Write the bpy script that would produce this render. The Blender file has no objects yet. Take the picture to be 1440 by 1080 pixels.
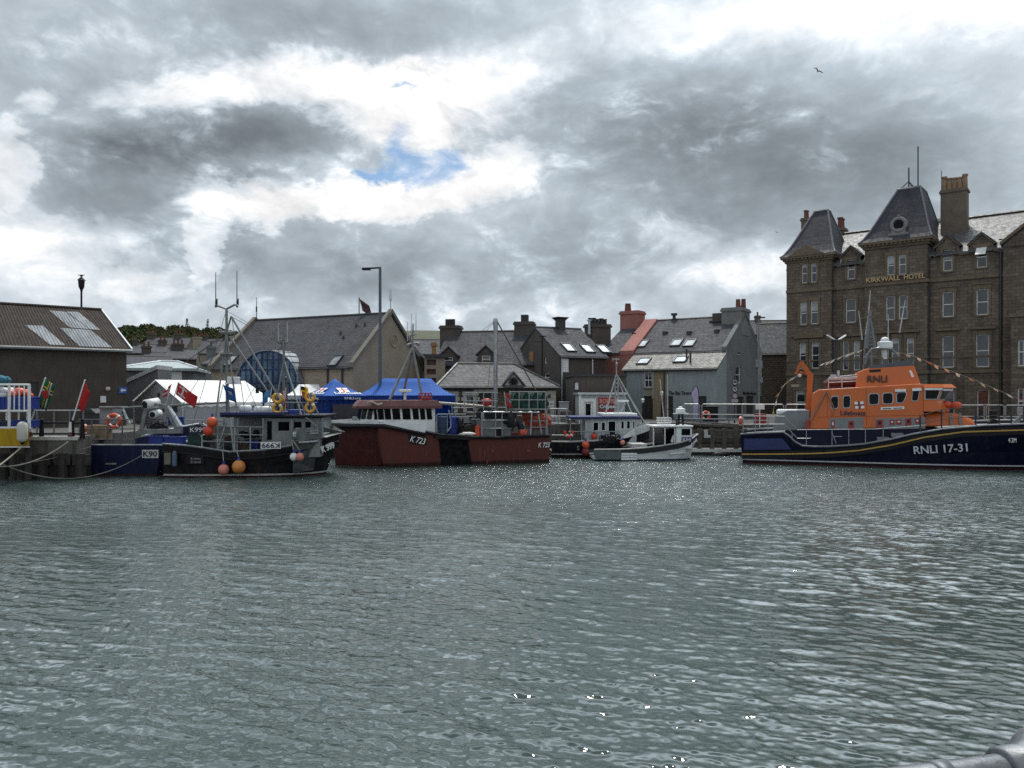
import bpy, bmesh, math, random
import numpy as np
from mathutils import Vector, Matrix
random.seed(7)
scene = bpy.context.scene
COL = scene.collection
FPX, HC, HY = 1080.0, 3.4, 555.0          # lens in photo pixels, eye height over the water, horizon row
G = 1.6                                   # quay level over the water
R = math.radians
V = Vector

# materials
class NT:
 def __init__(s, tree):
  s.t = tree; s.n = tree.nodes; s.l = tree.links
 def new(s, typ, **kw):
  nd = s.n.new(typ)
  for k, v in kw.items(): setattr(nd, k, v)
  return nd
 def put(s, sock, val):
  if hasattr(val, 'links') or isinstance(val, bpy.types.NodeSocket): s.l.new(val, sock)
  else: sock.default_value = val
 def m(s, op, a, b=0.0, c=0.0, clamp=False):
  nd = s.new('ShaderNodeMath', operation=op); nd.use_clamp = clamp
  s.put(nd.inputs[0], a); s.put(nd.inputs[1], b)
  if op in ('MULTIPLY_ADD', 'SMOOTH_MIN', 'SMOOTH_MAX'): s.put(nd.inputs[2], c)
  return nd.outputs[0]
 def vm(s, op, a, b=(0, 0, 0)):
  nd = s.new('ShaderNodeVectorMath', operation=op)
  s.put(nd.inputs[0], a); s.put(nd.inputs[1], b)
  return nd.outputs['Value'] if op in ('DOT_PRODUCT', 'LENGTH') else nd.outputs[0]
 def noise(s, vec, scale, detail=4, rough=0.55, col=False):
  nd = s.new('ShaderNodeTexNoise'); nd.inputs['Scale'].default_value = scale
  nd.inputs['Detail'].default_value = detail; nd.inputs['Roughness'].default_value = rough
  if vec is not None: s.l.new(vec, nd.inputs['Vector'])
  return nd.outputs['Color'] if col else nd.outputs['Fac']
 def mix(s, f, a, b, blend='MIX'):
  nd = s.new('ShaderNodeMix', data_type='RGBA', blend_type=blend)
  s.put(nd.inputs[0], f)
  for k, v in ((6, a), (7, b)):
   if isinstance(v, (tuple, list)): v = (*v[:3], 1)
   s.put(nd.inputs[k], v)
  return nd.outputs[2]
 def maprange(s, v, a, b, c=0.0, d=1.0, smooth=False):
  nd = s.new('ShaderNodeMapRange'); nd.interpolation_type = 'SMOOTHSTEP' if smooth else 'LINEAR'
  s.put(nd.inputs[0], v)
  for k, x in enumerate((a, b, c, d)): nd.inputs[k + 1].default_value = x
  return nd.outputs[0]
 def scaled(s, vec, sc):
  return s.vm('MULTIPLY', vec, sc)

MATS = {}
def new_mat(name):
 mt = bpy.data.materials.new(name); mt.use_nodes = True
 t = NT(mt.node_tree); b = t.n['Principled BSDF']
 return mt, t, b
def objco(t):
 return t.new('ShaderNodeTexCoord').outputs['Object']
def darker(c, k): return tuple(min(1, x * k) for x in c)

def M(name, col, rough=0.6, metal=0.0, var=0.22, scale=2.5, bump=0.0, bscale=25, spec=0.5, streak=0.0, grime=0.0):
 """plain surface with uneven tone, optional vertical run-off streaks, grime patches and bump"""
 if name in MATS: return MATS[name]
 mt, t, b = new_mat(name)
 co = objco(t)
 n = t.noise(co, scale, 6, 0.6)
 c = t.mix(t.maprange(n, 0.3, 0.7), darker(col, 1 - var), darker(col, 1 + var))
 if streak:
  ns = t.noise(t.scaled(co, (5.0, 5.0, 0.35)), 2.0, 5, 0.65)
  c = t.mix(t.m('MULTIPLY', t.maprange(ns, 0.48, 0.72), streak), c, darker(col, 0.35))
 if grime:
  ng = t.noise(co, scale * 0.45, 8, 0.7)
  c = t.mix(t.m('MULTIPLY', t.maprange(ng, 0.5, 0.68), grime), c, (0.03, 0.027, 0.022))
 t.put(b.inputs['Base Color'], c)
 t.put(b.inputs['Roughness'], t.maprange(t.noise(co, scale * 2, 3), 0.3, 0.7, max(0.02, rough - 0.1), min(1, rough + 0.1)))
 b.inputs['Metallic'].default_value = metal
 b.inputs['Specular IOR Level'].default_value = spec
 if bump:
  bp = t.new('ShaderNodeBump'); bp.inputs['Strength'].default_value = bump; bp.inputs['Distance'].default_value = 0.05
  t.put(bp.inputs['Height'], t.noise(co, bscale, 5, 0.6)); t.put(b.inputs['Normal'], bp.outputs[0])
 MATS[name] = mt
 return mt

def masonry(name, c1, c2, mortar, bw=0.55, bh=0.24, msize=0.012, bump=0.5, rough=0.9, zk=1.0, stain=0.5, lichen=None, spec=0.3, bias=0.0):
 """coursed stone or slates: courses run along the wall, rows follow the height"""
 if name in MATS: return MATS[name]
 mt, t, b = new_mat(name)
 co = objco(t)
 sp = t.new('ShaderNodeSeparateXYZ'); t.l.new(co, sp.inputs[0])
 cb = t.new('ShaderNodeCombineXYZ')
 t.put(cb.inputs[0], t.m('ADD', sp.outputs[0], sp.outputs[1])); t.put(cb.inputs[1], t.m('MULTIPLY', sp.outputs[2], zk))
 wob = t.vm('SUBTRACT', t.noise(co, 1.3, 3, 0.5, True), (0.5, 0.5, 0.5))
 vec = t.vm('ADD', cb.outputs[0], t.scaled(wob, (0.06, 0.06, 0)))
 br = t.new('ShaderNodeTexBrick'); t.l.new(vec, br.inputs['Vector'])
 br.inputs['Color1'].default_value = (*c1, 1); br.inputs['Color2'].default_value = (*c2, 1); br.inputs['Mortar'].default_value = (*mortar, 1)
 br.inputs['Scale'].default_value = 1.0; br.inputs['Brick Width'].default_value = bw; br.inputs['Row Height'].default_value = bh
 br.inputs['Mortar Size'].default_value = msize; br.inputs['Mortar Smooth'].default_value = 0.3; br.inputs['Bias'].default_value = bias
 c = t.mix(t.maprange(t.noise(co, 5.0, 6, 0.7), 0.3, 0.7, 0.0, 0.45), br.outputs['Color'], darker(c1, 0.5))
 st = t.noise(t.scaled(co, (0.9, 0.9, 0.25)), 1.1, 6, 0.6)
 c = t.mix(t.m('MULTIPLY', t.maprange(st, 0.45, 0.7), stain), c, darker(mortar, 0.35))
 if lichen:
  ln = t.noise(co, 2.2, 9, 0.75)
  c = t.mix(t.maprange(ln, 0.54, 0.66, 0, 0.75), c, lichen)
 t.put(b.inputs['Base Color'], c)
 t.put(b.inputs['Roughness'], t.maprange(t.noise(co, 3, 3), 0.3, 0.7, max(0.05, rough - 0.12), min(1, rough + 0.08)))
 b.inputs['Specular IOR Level'].default_value = spec
 bp = t.new('ShaderNodeBump'); bp.inputs['Strength'].default_value = bump; bp.inputs['Distance'].default_value = 0.03
 t.put(bp.inputs['Height'], t.m('ADD', t.m('SUBTRACT', 1.0, br.outputs['Fac']), t.m('MULTIPLY', t.noise(co, 9, 5), 0.8)))
 t.put(b.inputs['Normal'], bp.outputs[0])
 MATS[name] = mt
 return mt

def corrugated(name, col, pitch=0.16, rough=0.9, rust=None):
 if name in MATS: return MATS[name]
 mt, t, b = new_mat(name)
 co = objco(t)
 sp = t.new('ShaderNodeSeparateXYZ'); t.l.new(co, sp.inputs[0])
 w = t.m('SINE', t.m('MULTIPLY', sp.outputs[0], 2 * math.pi / pitch))
 n = t.noise(t.scaled(co, (2.5, 0.5, 0.5)), 1.2, 6, 0.65)
 c = t.mix(t.maprange(n, 0.35, 0.68), darker(col, 0.65), darker(col, 1.25))
 if rust: c = t.mix(t.maprange(t.noise(co, 1.1, 7, 0.7), 0.5, 0.62, 0, 0.8), c, rust)
 t.put(b.inputs['Base Color'], c); b.inputs['Roughness'].default_value = rough; b.inputs['Specular IOR Level'].default_value = .12
 bp = t.new('ShaderNodeBump'); bp.inputs['Strength'].default_value = 0.9; bp.inputs['Distance'].default_value = 0.04
 t.put(bp.inputs['Height'], w); t.put(b.inputs['Normal'], bp.outputs[0])
 MATS[name] = mt
 return mt

def banded(name, bands, rough=0.45, dirt=0.35, metal=0.0, rust=0.0):
 """hull paint: colours in level bands above the waterline, scuffed"""
 if name in MATS: return MATS[name]
 mt, t, b = new_mat(name)
 co = objco(t)
 sp = t.new('ShaderNodeSeparateXYZ'); t.l.new(co, sp.inputs[0])
 z = sp.outputs[2]
 c = bands[0][1]; c = (*c, 1)
 for zz, cc in bands[1:]:
  c = t.mix(t.m('GREATER_THAN', z, zz), c, cc)
 ns = t.noise(t.scaled(co, (3.0, 3.0, 0.6)), 1.5, 7, 0.7)
 c = t.mix(t.m('MULTIPLY', t.maprange(ns, 0.5, 0.7), dirt), c, (0.06, 0.05, 0.045))
 n2 = t.noise(t.scaled(co, (7, 7, 0.8)), 1.7, 5, 0.7)
 c = t.mix(t.m('MULTIPLY', t.maprange(n2, 0.6, 0.75), dirt * 0.7), c, (0.22, 0.2, 0.18))
 if rust:
  n3 = t.noise(t.scaled(co, (5, 5, .5)), 1.3, 6, 0.7)
  c = t.mix(t.m('MULTIPLY', t.maprange(n3, 0.57, 0.68), rust), c, (0.13, 0.05, 0.02))
 t.put(b.inputs['Base Color'], c)
 t.put(b.inputs['Roughness'], t.maprange(ns, 0.3, 0.7, rough - 0.12, rough + 0.2))
 b.inputs['Metallic'].default_value = metal; b.inputs['Specular IOR Level'].default_value = .14
 MATS[name] = mt
 return mt

def cloth(name, col, trans=0.45, var=0.08, wrinkle=0.15):
 if name in MATS: return MATS[name]
 mt, t, b = new_mat(name)
 co = objco(t)
 n = t.noise(co, 1.6, 5, 0.6)
 c = t.mix(t.maprange(n, 0.3, 0.7), darker(col, 1 - var), darker(col, 1 + var))
 t.put(b.inputs['Base Color'], c); b.inputs['Roughness'].default_value = 0.7
 b.inputs['Specular IOR Level'].default_value = 0.25
 tr = t.new('ShaderNodeBsdfTranslucent'); t.put(tr.inputs[0], c)
 bp = t.new('ShaderNodeBump'); bp.inputs['Strength'].default_value = wrinkle; bp.inputs['Distance'].default_value = 0.1
 t.put(bp.inputs['Height'], t.noise(t.scaled(co, (1, 1, 0.4)), 2.2, 4, 0.5)); t.put(b.inputs['Normal'], bp.outputs[0])
 mx = t.new('ShaderNodeMixShader'); mx.inputs[0].default_value = trans
 t.l.new(b.outputs[0], mx.inputs[1]); t.l.new(tr.outputs[0], mx.inputs[2])
 t.l.new(mx.outputs[0], t.n['Material Output'].inputs[0])
 MATS[name] = mt
 return mt

# mesh building
class MB:
 def __init__(s): s.v = []; s.f = []
 def add(s, vs, fs):
  o = len(s.v); s.v += [tuple(p) for p in vs]; s.f += [tuple(i + o for i in q) for q in fs]; return s
 def bx(s, x0, x1, y0, y1, z0, z1):
  return s.add([(x, y, z) for z in (z0, z1) for y in (y0, y1) for x in (x0, x1)],
      [(0, 2, 3, 1), (4, 5, 7, 6), (0, 1, 5, 4), (2, 6, 7, 3), (0, 4, 6, 2), (1, 3, 7, 5)])
 def prism(s, poly, vec):
  poly = [V(p) for p in poly]; n = len(poly); vec = V(vec)
  fs = [tuple(range(n)), tuple(range(2 * n - 1, n - 1, -1))]
  fs += [(i, (i + 1) % n, n + (i + 1) % n, n + i) for i in range(n)]
  return s.add(poly + [p + vec for p in poly], fs)
 def loft(s, rings, caps=True, closed=True):
  n = len(rings[0]); vs = [p for r in rings for p in r]; fs = []
  for k in range(len(rings) - 1):
   for i in range(n if closed else n - 1):
    j = (i + 1) % n
    fs.append((k * n + i, k * n + j, (k + 1) * n + j, (k + 1) * n + i))
  if caps: fs += [tuple(range(n)), tuple((len(rings) - 1) * n + i for i in range(n))]
  return s.add(vs, fs)
 def tube(s, pts, r, n=6, caps=True):
  pts = [V(p) for p in pts]; rings = []; ref = None
  for i, p in enumerate(pts):
   d = (pts[min(i + 1, len(pts) - 1)] - pts[max(i - 1, 0)])
   if d.length < 1e-7: d = V((0, 0, 1))
   d.normalize()
   if ref is None:
    ref = d.orthogonal().normalized()
   ref = (ref - d * ref.dot(d))
   ref = ref.normalized() if ref.length > 1e-6 else d.orthogonal().normalized()
   b = d.cross(ref); rr = r[i] if isinstance(r, (list, tuple)) else r
   rings.append([p + (ref * math.cos(a) + b * math.sin(a)) * rr for a in [2 * math.pi * k / n for k in range(n)]])
  return s.loft(rings, caps)
 def bar(s, p0, p1, w, h):
  """square bar between two points"""
  return s.tube([p0, p1], (w + h) / 2 * 0.62, 4)
 def sphere(s, c, r, nu=14, nv=9, sc=(1, 1, 1)):
  c = V(c); rings = []
  for j in range(1, nv):
   a = math.pi * j / nv
   rings.append([c + V((r * sc[0] * math.sin(a) * math.cos(2 * math.pi * i / nu), r * sc[1] * math.sin(a) * math.sin(2 * math.pi * i / nu), r * sc[2] * math.cos(a))) for i in range(nu)])
  return s.loft(rings, True)
 def torus(s, c, R0, r, axis='y', nu=22, nv=8, arc=(0, 2 * math.pi), sz=1.0):
  c = V(c); full = abs(arc[1] - arc[0] - 2 * math.pi) < 1e-6
  rings = []
  for i in range(nu + (0 if full else 1)):
   a = arc[0] + (arc[1] - arc[0]) * i / nu
   ring = []
   for k in range(nv):
    b = 2 * math.pi * k / nv
    rad = R0 + r * math.cos(b); h = r * math.sin(b)
    x, z = rad * math.cos(a), rad * math.sin(a) * sz
    ring.append(c + (V((x, h, z)) if axis == 'y' else V((h, x, z)) if axis == 'x' else V((x, z, h))))
   rings.append(ring)
  if full: rings.append(rings[0])
  return s.loft(rings, not full)
 def build(s, name, mat, parent=None, smooth=False, bevel=0.0):
  me = bpy.data.meshes.new(name); me.from_pydata(s.v, [], s.f)
  bm = bmesh.new(); bm.from_mesh(me)
  bmesh.ops.remove_doubles(bm, verts=bm.verts, dist=1e-6)
  bmesh.ops.recalc_face_normals(bm, faces=bm.faces)
  bm.to_mesh(me); bm.free()
  if mat: me.materials.append(mat)
  if smooth:
   for p in me.polygons: p.use_smooth = True
  o = bpy.data.objects.new(name, me); COL.objects.link(o)
  if parent is not None: o.parent = parent
  if bevel:
   bv = o.modifiers.new('Bevel', 'BEVEL'); bv.width = bevel; bv.segments = 2; bv.limit_method = 'ANGLE'; bv.angle_limit = R(40)
  return o

def thing(name, label, cat, loc=(0, 0, 0), rz=0.0, group=None):
 o = bpy.data.objects.new(name, None); COL.objects.link(o)
 o.location = loc; o.rotation_euler = (0, 0, rz); o.empty_display_size = 0.3
 o['label'] = label; o['category'] = cat
 if group: o['group'] = group
 return o
def tag(o, label, cat, group=None):
 o['label'] = label; o['category'] = cat
 if group: o['group'] = group
 return o
def struct(o, kind='structure'):
 o['kind'] = kind; return o
def copy_tree(o, parent=None):
 c = o.copy(); COL.objects.link(c)
 if parent is not None: c.parent = parent
 for ch in list(o.children): copy_tree(ch, c)
 return c

# reading positions off the photograph
def ray(x, y): return V(((x - 720) / FPX, 1.0, (HY - y) / FPX))
def at(x, y, Y):
 d = ray(x, y); return V((d.x * Y, Y, HC + d.z * Y))
class Frame:
 """local axes: u along a front, v away from the viewer, z up"""
 def __init__(s, o, ang):
  s.o = V(o); s.a = ang
  s.u = V((math.cos(ang), math.sin(ang), 0)); s.v = V((-math.sin(ang), math.cos(ang), 0))
 def loc(s, w):
  d = V(w) - s.o; return V((d.dot(s.u), d.dot(s.v), d.z))
 def _hit(s, x, y, n, c):
  d = ray(x, y); C = V((0, 0, HC)); t = (c + s.o.dot(n) - C.dot(n)) / d.dot(n)
  return s.loc(C + d * t)
 def on(s, x, y, v=0.0):
  p = s._hit(x, y, s.v, v); return p.x, p.z
 def side(s, x, y, u):
  p = s._hit(x, y, s.u, u); return p.y, p.z
 def flat(s, x, y, z):
  p = s._hit(x, y, V((0, 0, 1)), z); return p.x, p.y
 def u_at(s, x, v=0.0): return s.on(x, HY, v)[0]
 def v_at(s, x, u=0.0): return s.side(x, HY, u)[0]

FONT_CACHE = {}
def text(parent, name, s, mat, pos, xdir, up, width=None, height=None, ext=0.006, bold=0.0, shear=0.0):
 cu = bpy.data.curves.new('t', 'FONT'); cu.body = s; cu.extrude = 0.004; cu.offset = bold; cu.shear = shear; cu.resolution_u = 3
 ob = bpy.data.objects.new('t', cu); COL.objects.link(ob)
 dg = bpy.context.evaluated_depsgraph_get(); dg.update()
 me = bpy.data.meshes.new_from_object(ob.evaluated_get(dg))
 bpy.data.objects.remove(ob); bpy.data.curves.remove(cu)
 n = len(me.vertices); co = np.zeros(n * 3); me.vertices.foreach_get('co', co); co = co.reshape(-1, 3)
 mn, mx = co.min(0), co.max(0)
 co[:, :2] -= mn[:2]; w, h = mx[0] - mn[0], mx[1] - mn[1]
 kx = (width / w) if width else height / h
 ky = (height / h) if height else kx
 co[:, 0] *= kx; co[:, 1] *= ky; co[:, 2] *= ext / 0.004
 me.vertices.foreach_set('co', co.reshape(-1)); me.update()
 me.materials.append(mat); me.name = name
 o = bpy.data.objects.new(name, me); COL.objects.link(o)
 xd = V(xdir).normalized(); nz = xd.cross(V(up)).normalized(); yd = nz.cross(xd)
 mtx = Matrix((xd, yd, nz)).transposed().to_4x4(); mtx.translation = V(pos)
 o.matrix_local = mtx
 if parent is not None: o.parent = parent; o.matrix_local = mtx
 return o

# walls with real openings ------------------------------------------------
def wall_holes(mb, a0, a1, z0, z1, holes, fmap, depth=0.16):
 """fmap(a, z, d) -> xyz (d = depth into the wall). rectangles (a0,a1,z0,z1) are left open with reveals"""
 hs = [(max(h[0], a0), min(h[1], a1), max(h[2], z0), min(h[3], z1)) for h in holes]
 hs = [h for h in hs if h[1] > h[0] + .02 and h[3] > h[2] + .02]
 A = sorted({a0, a1, *[x for h in hs for x in h[:2]]}); Z = sorted({z0, z1, *[x for h in hs for x in h[2:]]})
 for i in range(len(A) - 1):
  for j in range(len(Z) - 1):
   ca, cz = (A[i] + A[i + 1]) / 2, (Z[j] + Z[j + 1]) / 2
   if any(h[0] < ca < h[1] and h[2] < cz < h[3] for h in hs): continue
   mb.add([fmap(A[i], Z[j], 0), fmap(A[i + 1], Z[j], 0), fmap(A[i + 1], Z[j + 1], 0), fmap(A[i], Z[j + 1], 0)], [(0, 1, 2, 3)])
 for h in hs:
  c = [(h[0], h[2]), (h[1], h[2]), (h[1], h[3]), (h[0], h[3])]
  for k in range(4):
   p, q = c[k], c[(k + 1) % 4]
   mb.add([fmap(*p, 0), fmap(*q, 0), fmap(*q, depth), fmap(*p, depth)], [(0, 1, 2, 3)])

def rect_boxes(mb, a0, a1, z0, z1, d0, d1, fmap):
 mb.prism([fmap(a0, z0, d0), fmap(a1, z0, d0), fmap(a1, z1, d0), fmap(a0, z1, d0)], V(fmap(a0, z0, d1)) - V(fmap(a0, z0, d0)))

def window(parent, h, fmap, fm, pm, depth=0.16, fw=0.055, sash=0.5, muntin=0, name='window', blind=False, sill=None):
 a0, a1, z0, z1 = h
 mb = MB(); d0, d1 = depth - 0.07, depth - 0.005
 rect_boxes(mb, a0, a1, z0, z0 + fw, d0, d1, fmap); rect_boxes(mb, a0, a1, z1 - fw, z1, d0, d1, fmap)
 rect_boxes(mb, a0, a0 + fw, z0 + fw, z1 - fw, d0, d1, fmap); rect_boxes(mb, a1 - fw, a1, z0 + fw, z1 - fw, d0, d1, fmap)
 if sash: zc = z0 + (z1 - z0) * sash; rect_boxes(mb, a0 + fw, a1 - fw, zc - fw * .45, zc + fw * .45, d0 + .004, d1, fmap)
 for k in range(muntin):
  ac = a0 + (a1 - a0) * (k + 1) / (muntin + 1); rect_boxes(mb, ac - .015, ac + .015, z0 + fw, z1 - fw, d0 + .008, d1, fmap)
 w = mb.build(name, fm, parent)
 if blind and random.random() < .45:
  q = MB(); zb = z1 - (z1 - z0) * random.choice((.18, .3, .42)); rect_boxes(q, a0 + fw, a1 - fw, zb, z1 - fw, depth - .045, depth - .03, fmap); q.build('blind', BLIND, w)
 p = MB(); rect_boxes(p, a0, a1, z0, z1, depth - 0.028, depth + 0.01, fmap)
 p.build('pane', pm, w)
 if sill is not None:
  q = MB(); rect_boxes(q, a0 - .08, a1 + .08, z0 - .12, z0, -0.07, depth - .08, fmap); q.build('sill', sill, w)
 return w

# shared materials
white_paint = M('white_paint', (0.72, 0.72, 0.7), 0.45, var=0.1, grime=0.15)
white_gel = M('white_gelcoat', (0.74, 0.76, 0.76), 0.3, var=0.1, streak=0.3)
black_paint = M('black_paint', (0.011, 0.011, 0.013), 0.5, var=0.4, spec=.2)
galv = M('galvanised_steel', (0.33, 0.35, 0.36), 0.42, 0.75, var=0.25, scale=5, streak=0.3)
BLIND = M('window_blind', (.42, .43, .44), .8, var=.2)
grey_paint = M('grey_paint', (0.2, 0.215, 0.225), 0.5, var=0.15, streak=0.3)
pale_metal = M('pale_metal', (0.5, 0.52, 0.53), 0.35, 0.3, var=0.15)
dark_metal = M('dark_metal', (0.035, 0.037, 0.04), 0.45, 0.3, var=0.3)
rail_grey = M('rail_grey', (0.16, 0.17, 0.18), 0.4, 0.5, var=0.25)
def glass_mat(name, tint, rough=0.04, spec=.8):
 mt, t, b = new_mat(name); co = objco(t)
 c = t.mix(t.maprange(t.noise(co, 1.1, 3), 0.35, 0.65), darker(tint, 0.5), darker(tint, 1.4))
 t.put(b.inputs['Base Color'], c); b.inputs['Roughness'].default_value = rough; b.inputs['IOR'].default_value = 1.5
 b.inputs['Specular IOR Level'].default_value = spec
 bp = t.new('ShaderNodeBump'); bp.inputs['Strength'].default_value = 0.06; bp.inputs['Distance'].default_value = 0.05
 t.put(bp.inputs['Height'], t.noise(co, 1.7, 2)); t.put(b.inputs['Normal'], bp.outputs[0])
 MATS[name] = mt; return mt
glass = glass_mat('window_glass', (0.03, 0.035, 0.045))
glass_dark = glass_mat('dark_glass', (0.005, 0.006, 0.008), 0.08, .12)
glass_blue = glass_mat('blue_glass', (0.09, 0.14, 0.19), .08, .5)
orange_ball = M('orange_plastic', (0.62, 0.1, 0.035), 0.45, var=0.2, scale=6, grime=0.25)
amber_ball = M('amber_plastic', (0.6, 0.22, 0.05), 0.45, var=0.2, scale=6, grime=0.25)
pink_ball = M('faded_pink_plastic', (0.62, 0.22, 0.17), 0.5, var=0.15, scale=6, grime=0.2)
ring_orange = M('lifebuoy_orange', (0.55, 0.07, 0.025), 0.5, var=0.15)
ring_yellow = M('lifebuoy_yellow', (0.62, 0.34, 0.03), 0.5, var=0.15)
rope_mat = M('pale_rope', (0.35, 0.33, 0.28), 0.9, var=0.2, bump=0.4, bscale=60)
rope_dark = M('dark_rope', (0.09, 0.085, 0.08), 0.9)
blue_plastic = M('blue_plastic', (0.012, 0.035, 0.25), 0.45, var=0.25, grime=0.25)
green_net = M('green_netting', (0.012, 0.05, 0.035), 0.9, var=0.6, scale=9, bump=0.8, bscale=40)
rust_red = M('red_oxide_paint', (0.14, 0.035, 0.03), 0.55, var=0.3, streak=0.4, grime=0.2)
slate = masonry('roof_slate', (0.062, 0.065, 0.075), (0.09, 0.092, 0.1), (0.035, 0.036, 0.04), 0.36, 0.26, 0.012, 0.7, 0.78, zk=1.6, stain=0.35, spec=0.2)
slate_b = masonry('roof_slate_weathered', (0.095, 0.095, 0.1), (0.14, 0.137, 0.135), (0.035, 0.035, 0.036), 0.38, 0.3, 0.014, 0.8, 0.55, zk=1.7, stain=0.3, lichen=(0.14, 0.135, 0.12), spec=0.35)
slate_m = masonry('mansard_slate', (0.045, 0.047, 0.06), (0.065, 0.067, 0.082), (0.022, 0.022, 0.028), 0.3, 0.25, 0.01, 0.5, 0.7, zk=1.1, stain=0.4, spec=0.25)
stone = masonry('brown_sandstone', (0.135, 0.108, 0.085), (0.22, 0.176, 0.138), (0.09, 0.079, 0.067), 0.52, 0.25, 0.014, 0.7, 0.92, stain=0.55)
stone_trim = M('dressed_sandstone', (0.15, 0.115, 0.08), 0.9, var=0.25, scale=3, bump=0.3, streak=0.35)
rubble = masonry('rubble_stone', (0.1, 0.085, 0.065), (0.16, 0.135, 0.1), (0.085, 0.075, 0.06), 0.38, 0.2, 0.03, 1.0, 0.95, stain=0.4)
harl_brown = M('brown_harling', (0.07, 0.06, 0.051), 0.95, var=0.25, scale=1.2, bump=0.5, bscale=18, streak=0.45)
harl_dark = M('dark_harling', (0.085, 0.071, 0.063), 0.95, var=0.25, scale=1.0, bump=0.5, bscale=18, streak=0.5)
harl_tan = M('tan_render', (0.29, 0.245, 0.185), 0.95, var=0.15, scale=0.8, bump=0.35, bscale=20, streak=0.3)
harl_grey = M('grey_render', (0.15, 0.16, 0.165), 0.95, var=0.18, scale=0.9, bump=0.35, bscale=18, streak=0.4)
harl_pale = M('pale_blue_render', (0.27, 0.3, 0.31), 0.95, var=0.12, scale=0.9, bump=0.3, bscale=18, streak=0.3)
harl_pink = M('pink_render', (0.32, 0.135, 0.115), 0.95, var=0.15, scale=0.9, bump=0.3, bscale=18, streak=0.35)
pot_clay = M('buff_clay_pot', (0.26, 0.17, 0.1), 0.85, var=0.25)
pot_red = M('red_clay_pot', (0.14, 0.05, 0.035), 0.85, var=0.25)
pot_dark = M('dark_clay_pot', (0.04, 0.035, 0.035), 0.85, var=0.25)
concrete = M('weathered_concrete', (0.15, 0.145, 0.13), 0.92, var=0.25, scale=1.5, bump=0.4, bscale=14, streak=0.65, grime=0.3)
timber = M('weathered_timber', (0.09, 0.08, 0.07), 0.9, var=0.35, scale=4, bump=0.5, streak=0.5)
timber_dark = M('wet_timber', (0.03, 0.024, 0.021), 0.7, var=0.5, scale=3, bump=0.5, streak=0.5)
gutter = M('gutter_iron', (0.025, 0.025, 0.027), 0.5, var=0.3)
tent_white = cloth('white_canvas', (0.9, 0.9, 0.89), 0.2)
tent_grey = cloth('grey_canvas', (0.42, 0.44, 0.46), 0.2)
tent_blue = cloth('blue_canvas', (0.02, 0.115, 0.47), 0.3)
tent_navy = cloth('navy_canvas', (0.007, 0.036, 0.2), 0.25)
letter_white = M('white_lettering', (0.75, 0.75, 0.73), 0.5, var=0.08)
letter_navy = M('navy_lettering', (0.012, 0.014, 0.05), 0.5, var=0.1)
letter_black = M('black_lettering', (0.012, 0.012, 0.012), 0.5, var=0.1)
rnli_orange = M('orange_gelcoat', (0.54, 0.115, 0.014), 0.38, var=0.1, scale=1.4, streak=0.18)
rnli_navy = M('navy_gelcoat', (0.005, 0.006, 0.024), 0.35, var=0.25, spec=.14)
# camera, sun, sky
cam = bpy.data.cameras.new('camera'); camo = bpy.data.objects.new('camera', cam); COL.objects.link(camo)
camo.location = (0, 0, HC); camo.rotation_euler = (R(90), 0, 0)
cam.sensor_width = 36; cam.lens = 36 * FPX / 1440; cam.shift_y = (HY - 540) / 1440.0
cam.clip_start = 0.05; cam.clip_end = 5000
scene.camera = camo
SUN_AZ, SUN_EL = R(9), R(66)             # to the right of straight ahead, high
sd = V((math.sin(SUN_AZ) * math.cos(SUN_EL), math.cos(SUN_AZ) * math.cos(SUN_EL), math.sin(SUN_EL)))
sl = bpy.data.lights.new('sun', 'SUN'); sl.energy = 2.0; sl.angle = R(5); sl.color = (1, 0.95, 0.87)
so = bpy.data.objects.new('sun', sl); COL.objects.link(so); so.location = (0, 0, 60)
so.rotation_euler = (-sd).to_track_quat('-Z', 'Y').to_euler()
scene.view_settings.view_transform = 'Standard'; scene.view_settings.look = 'None'
scene.view_settings.exposure = 0.45; scene.view_settings.gamma = 1
scene.cycles.use_denoising = False; scene.cycles.sample_clamp_direct = 9; scene.cycles.sample_clamp_indirect = 4
scene.cycles.max_bounces = 6; scene.cycles.diffuse_bounces = 3; scene.cycles.glossy_bounces = 3; scene.cycles.transmission_bounces = 4
scene.cycles.caustics_reflective = False; scene.cycles.caustics_refractive = False

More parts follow.
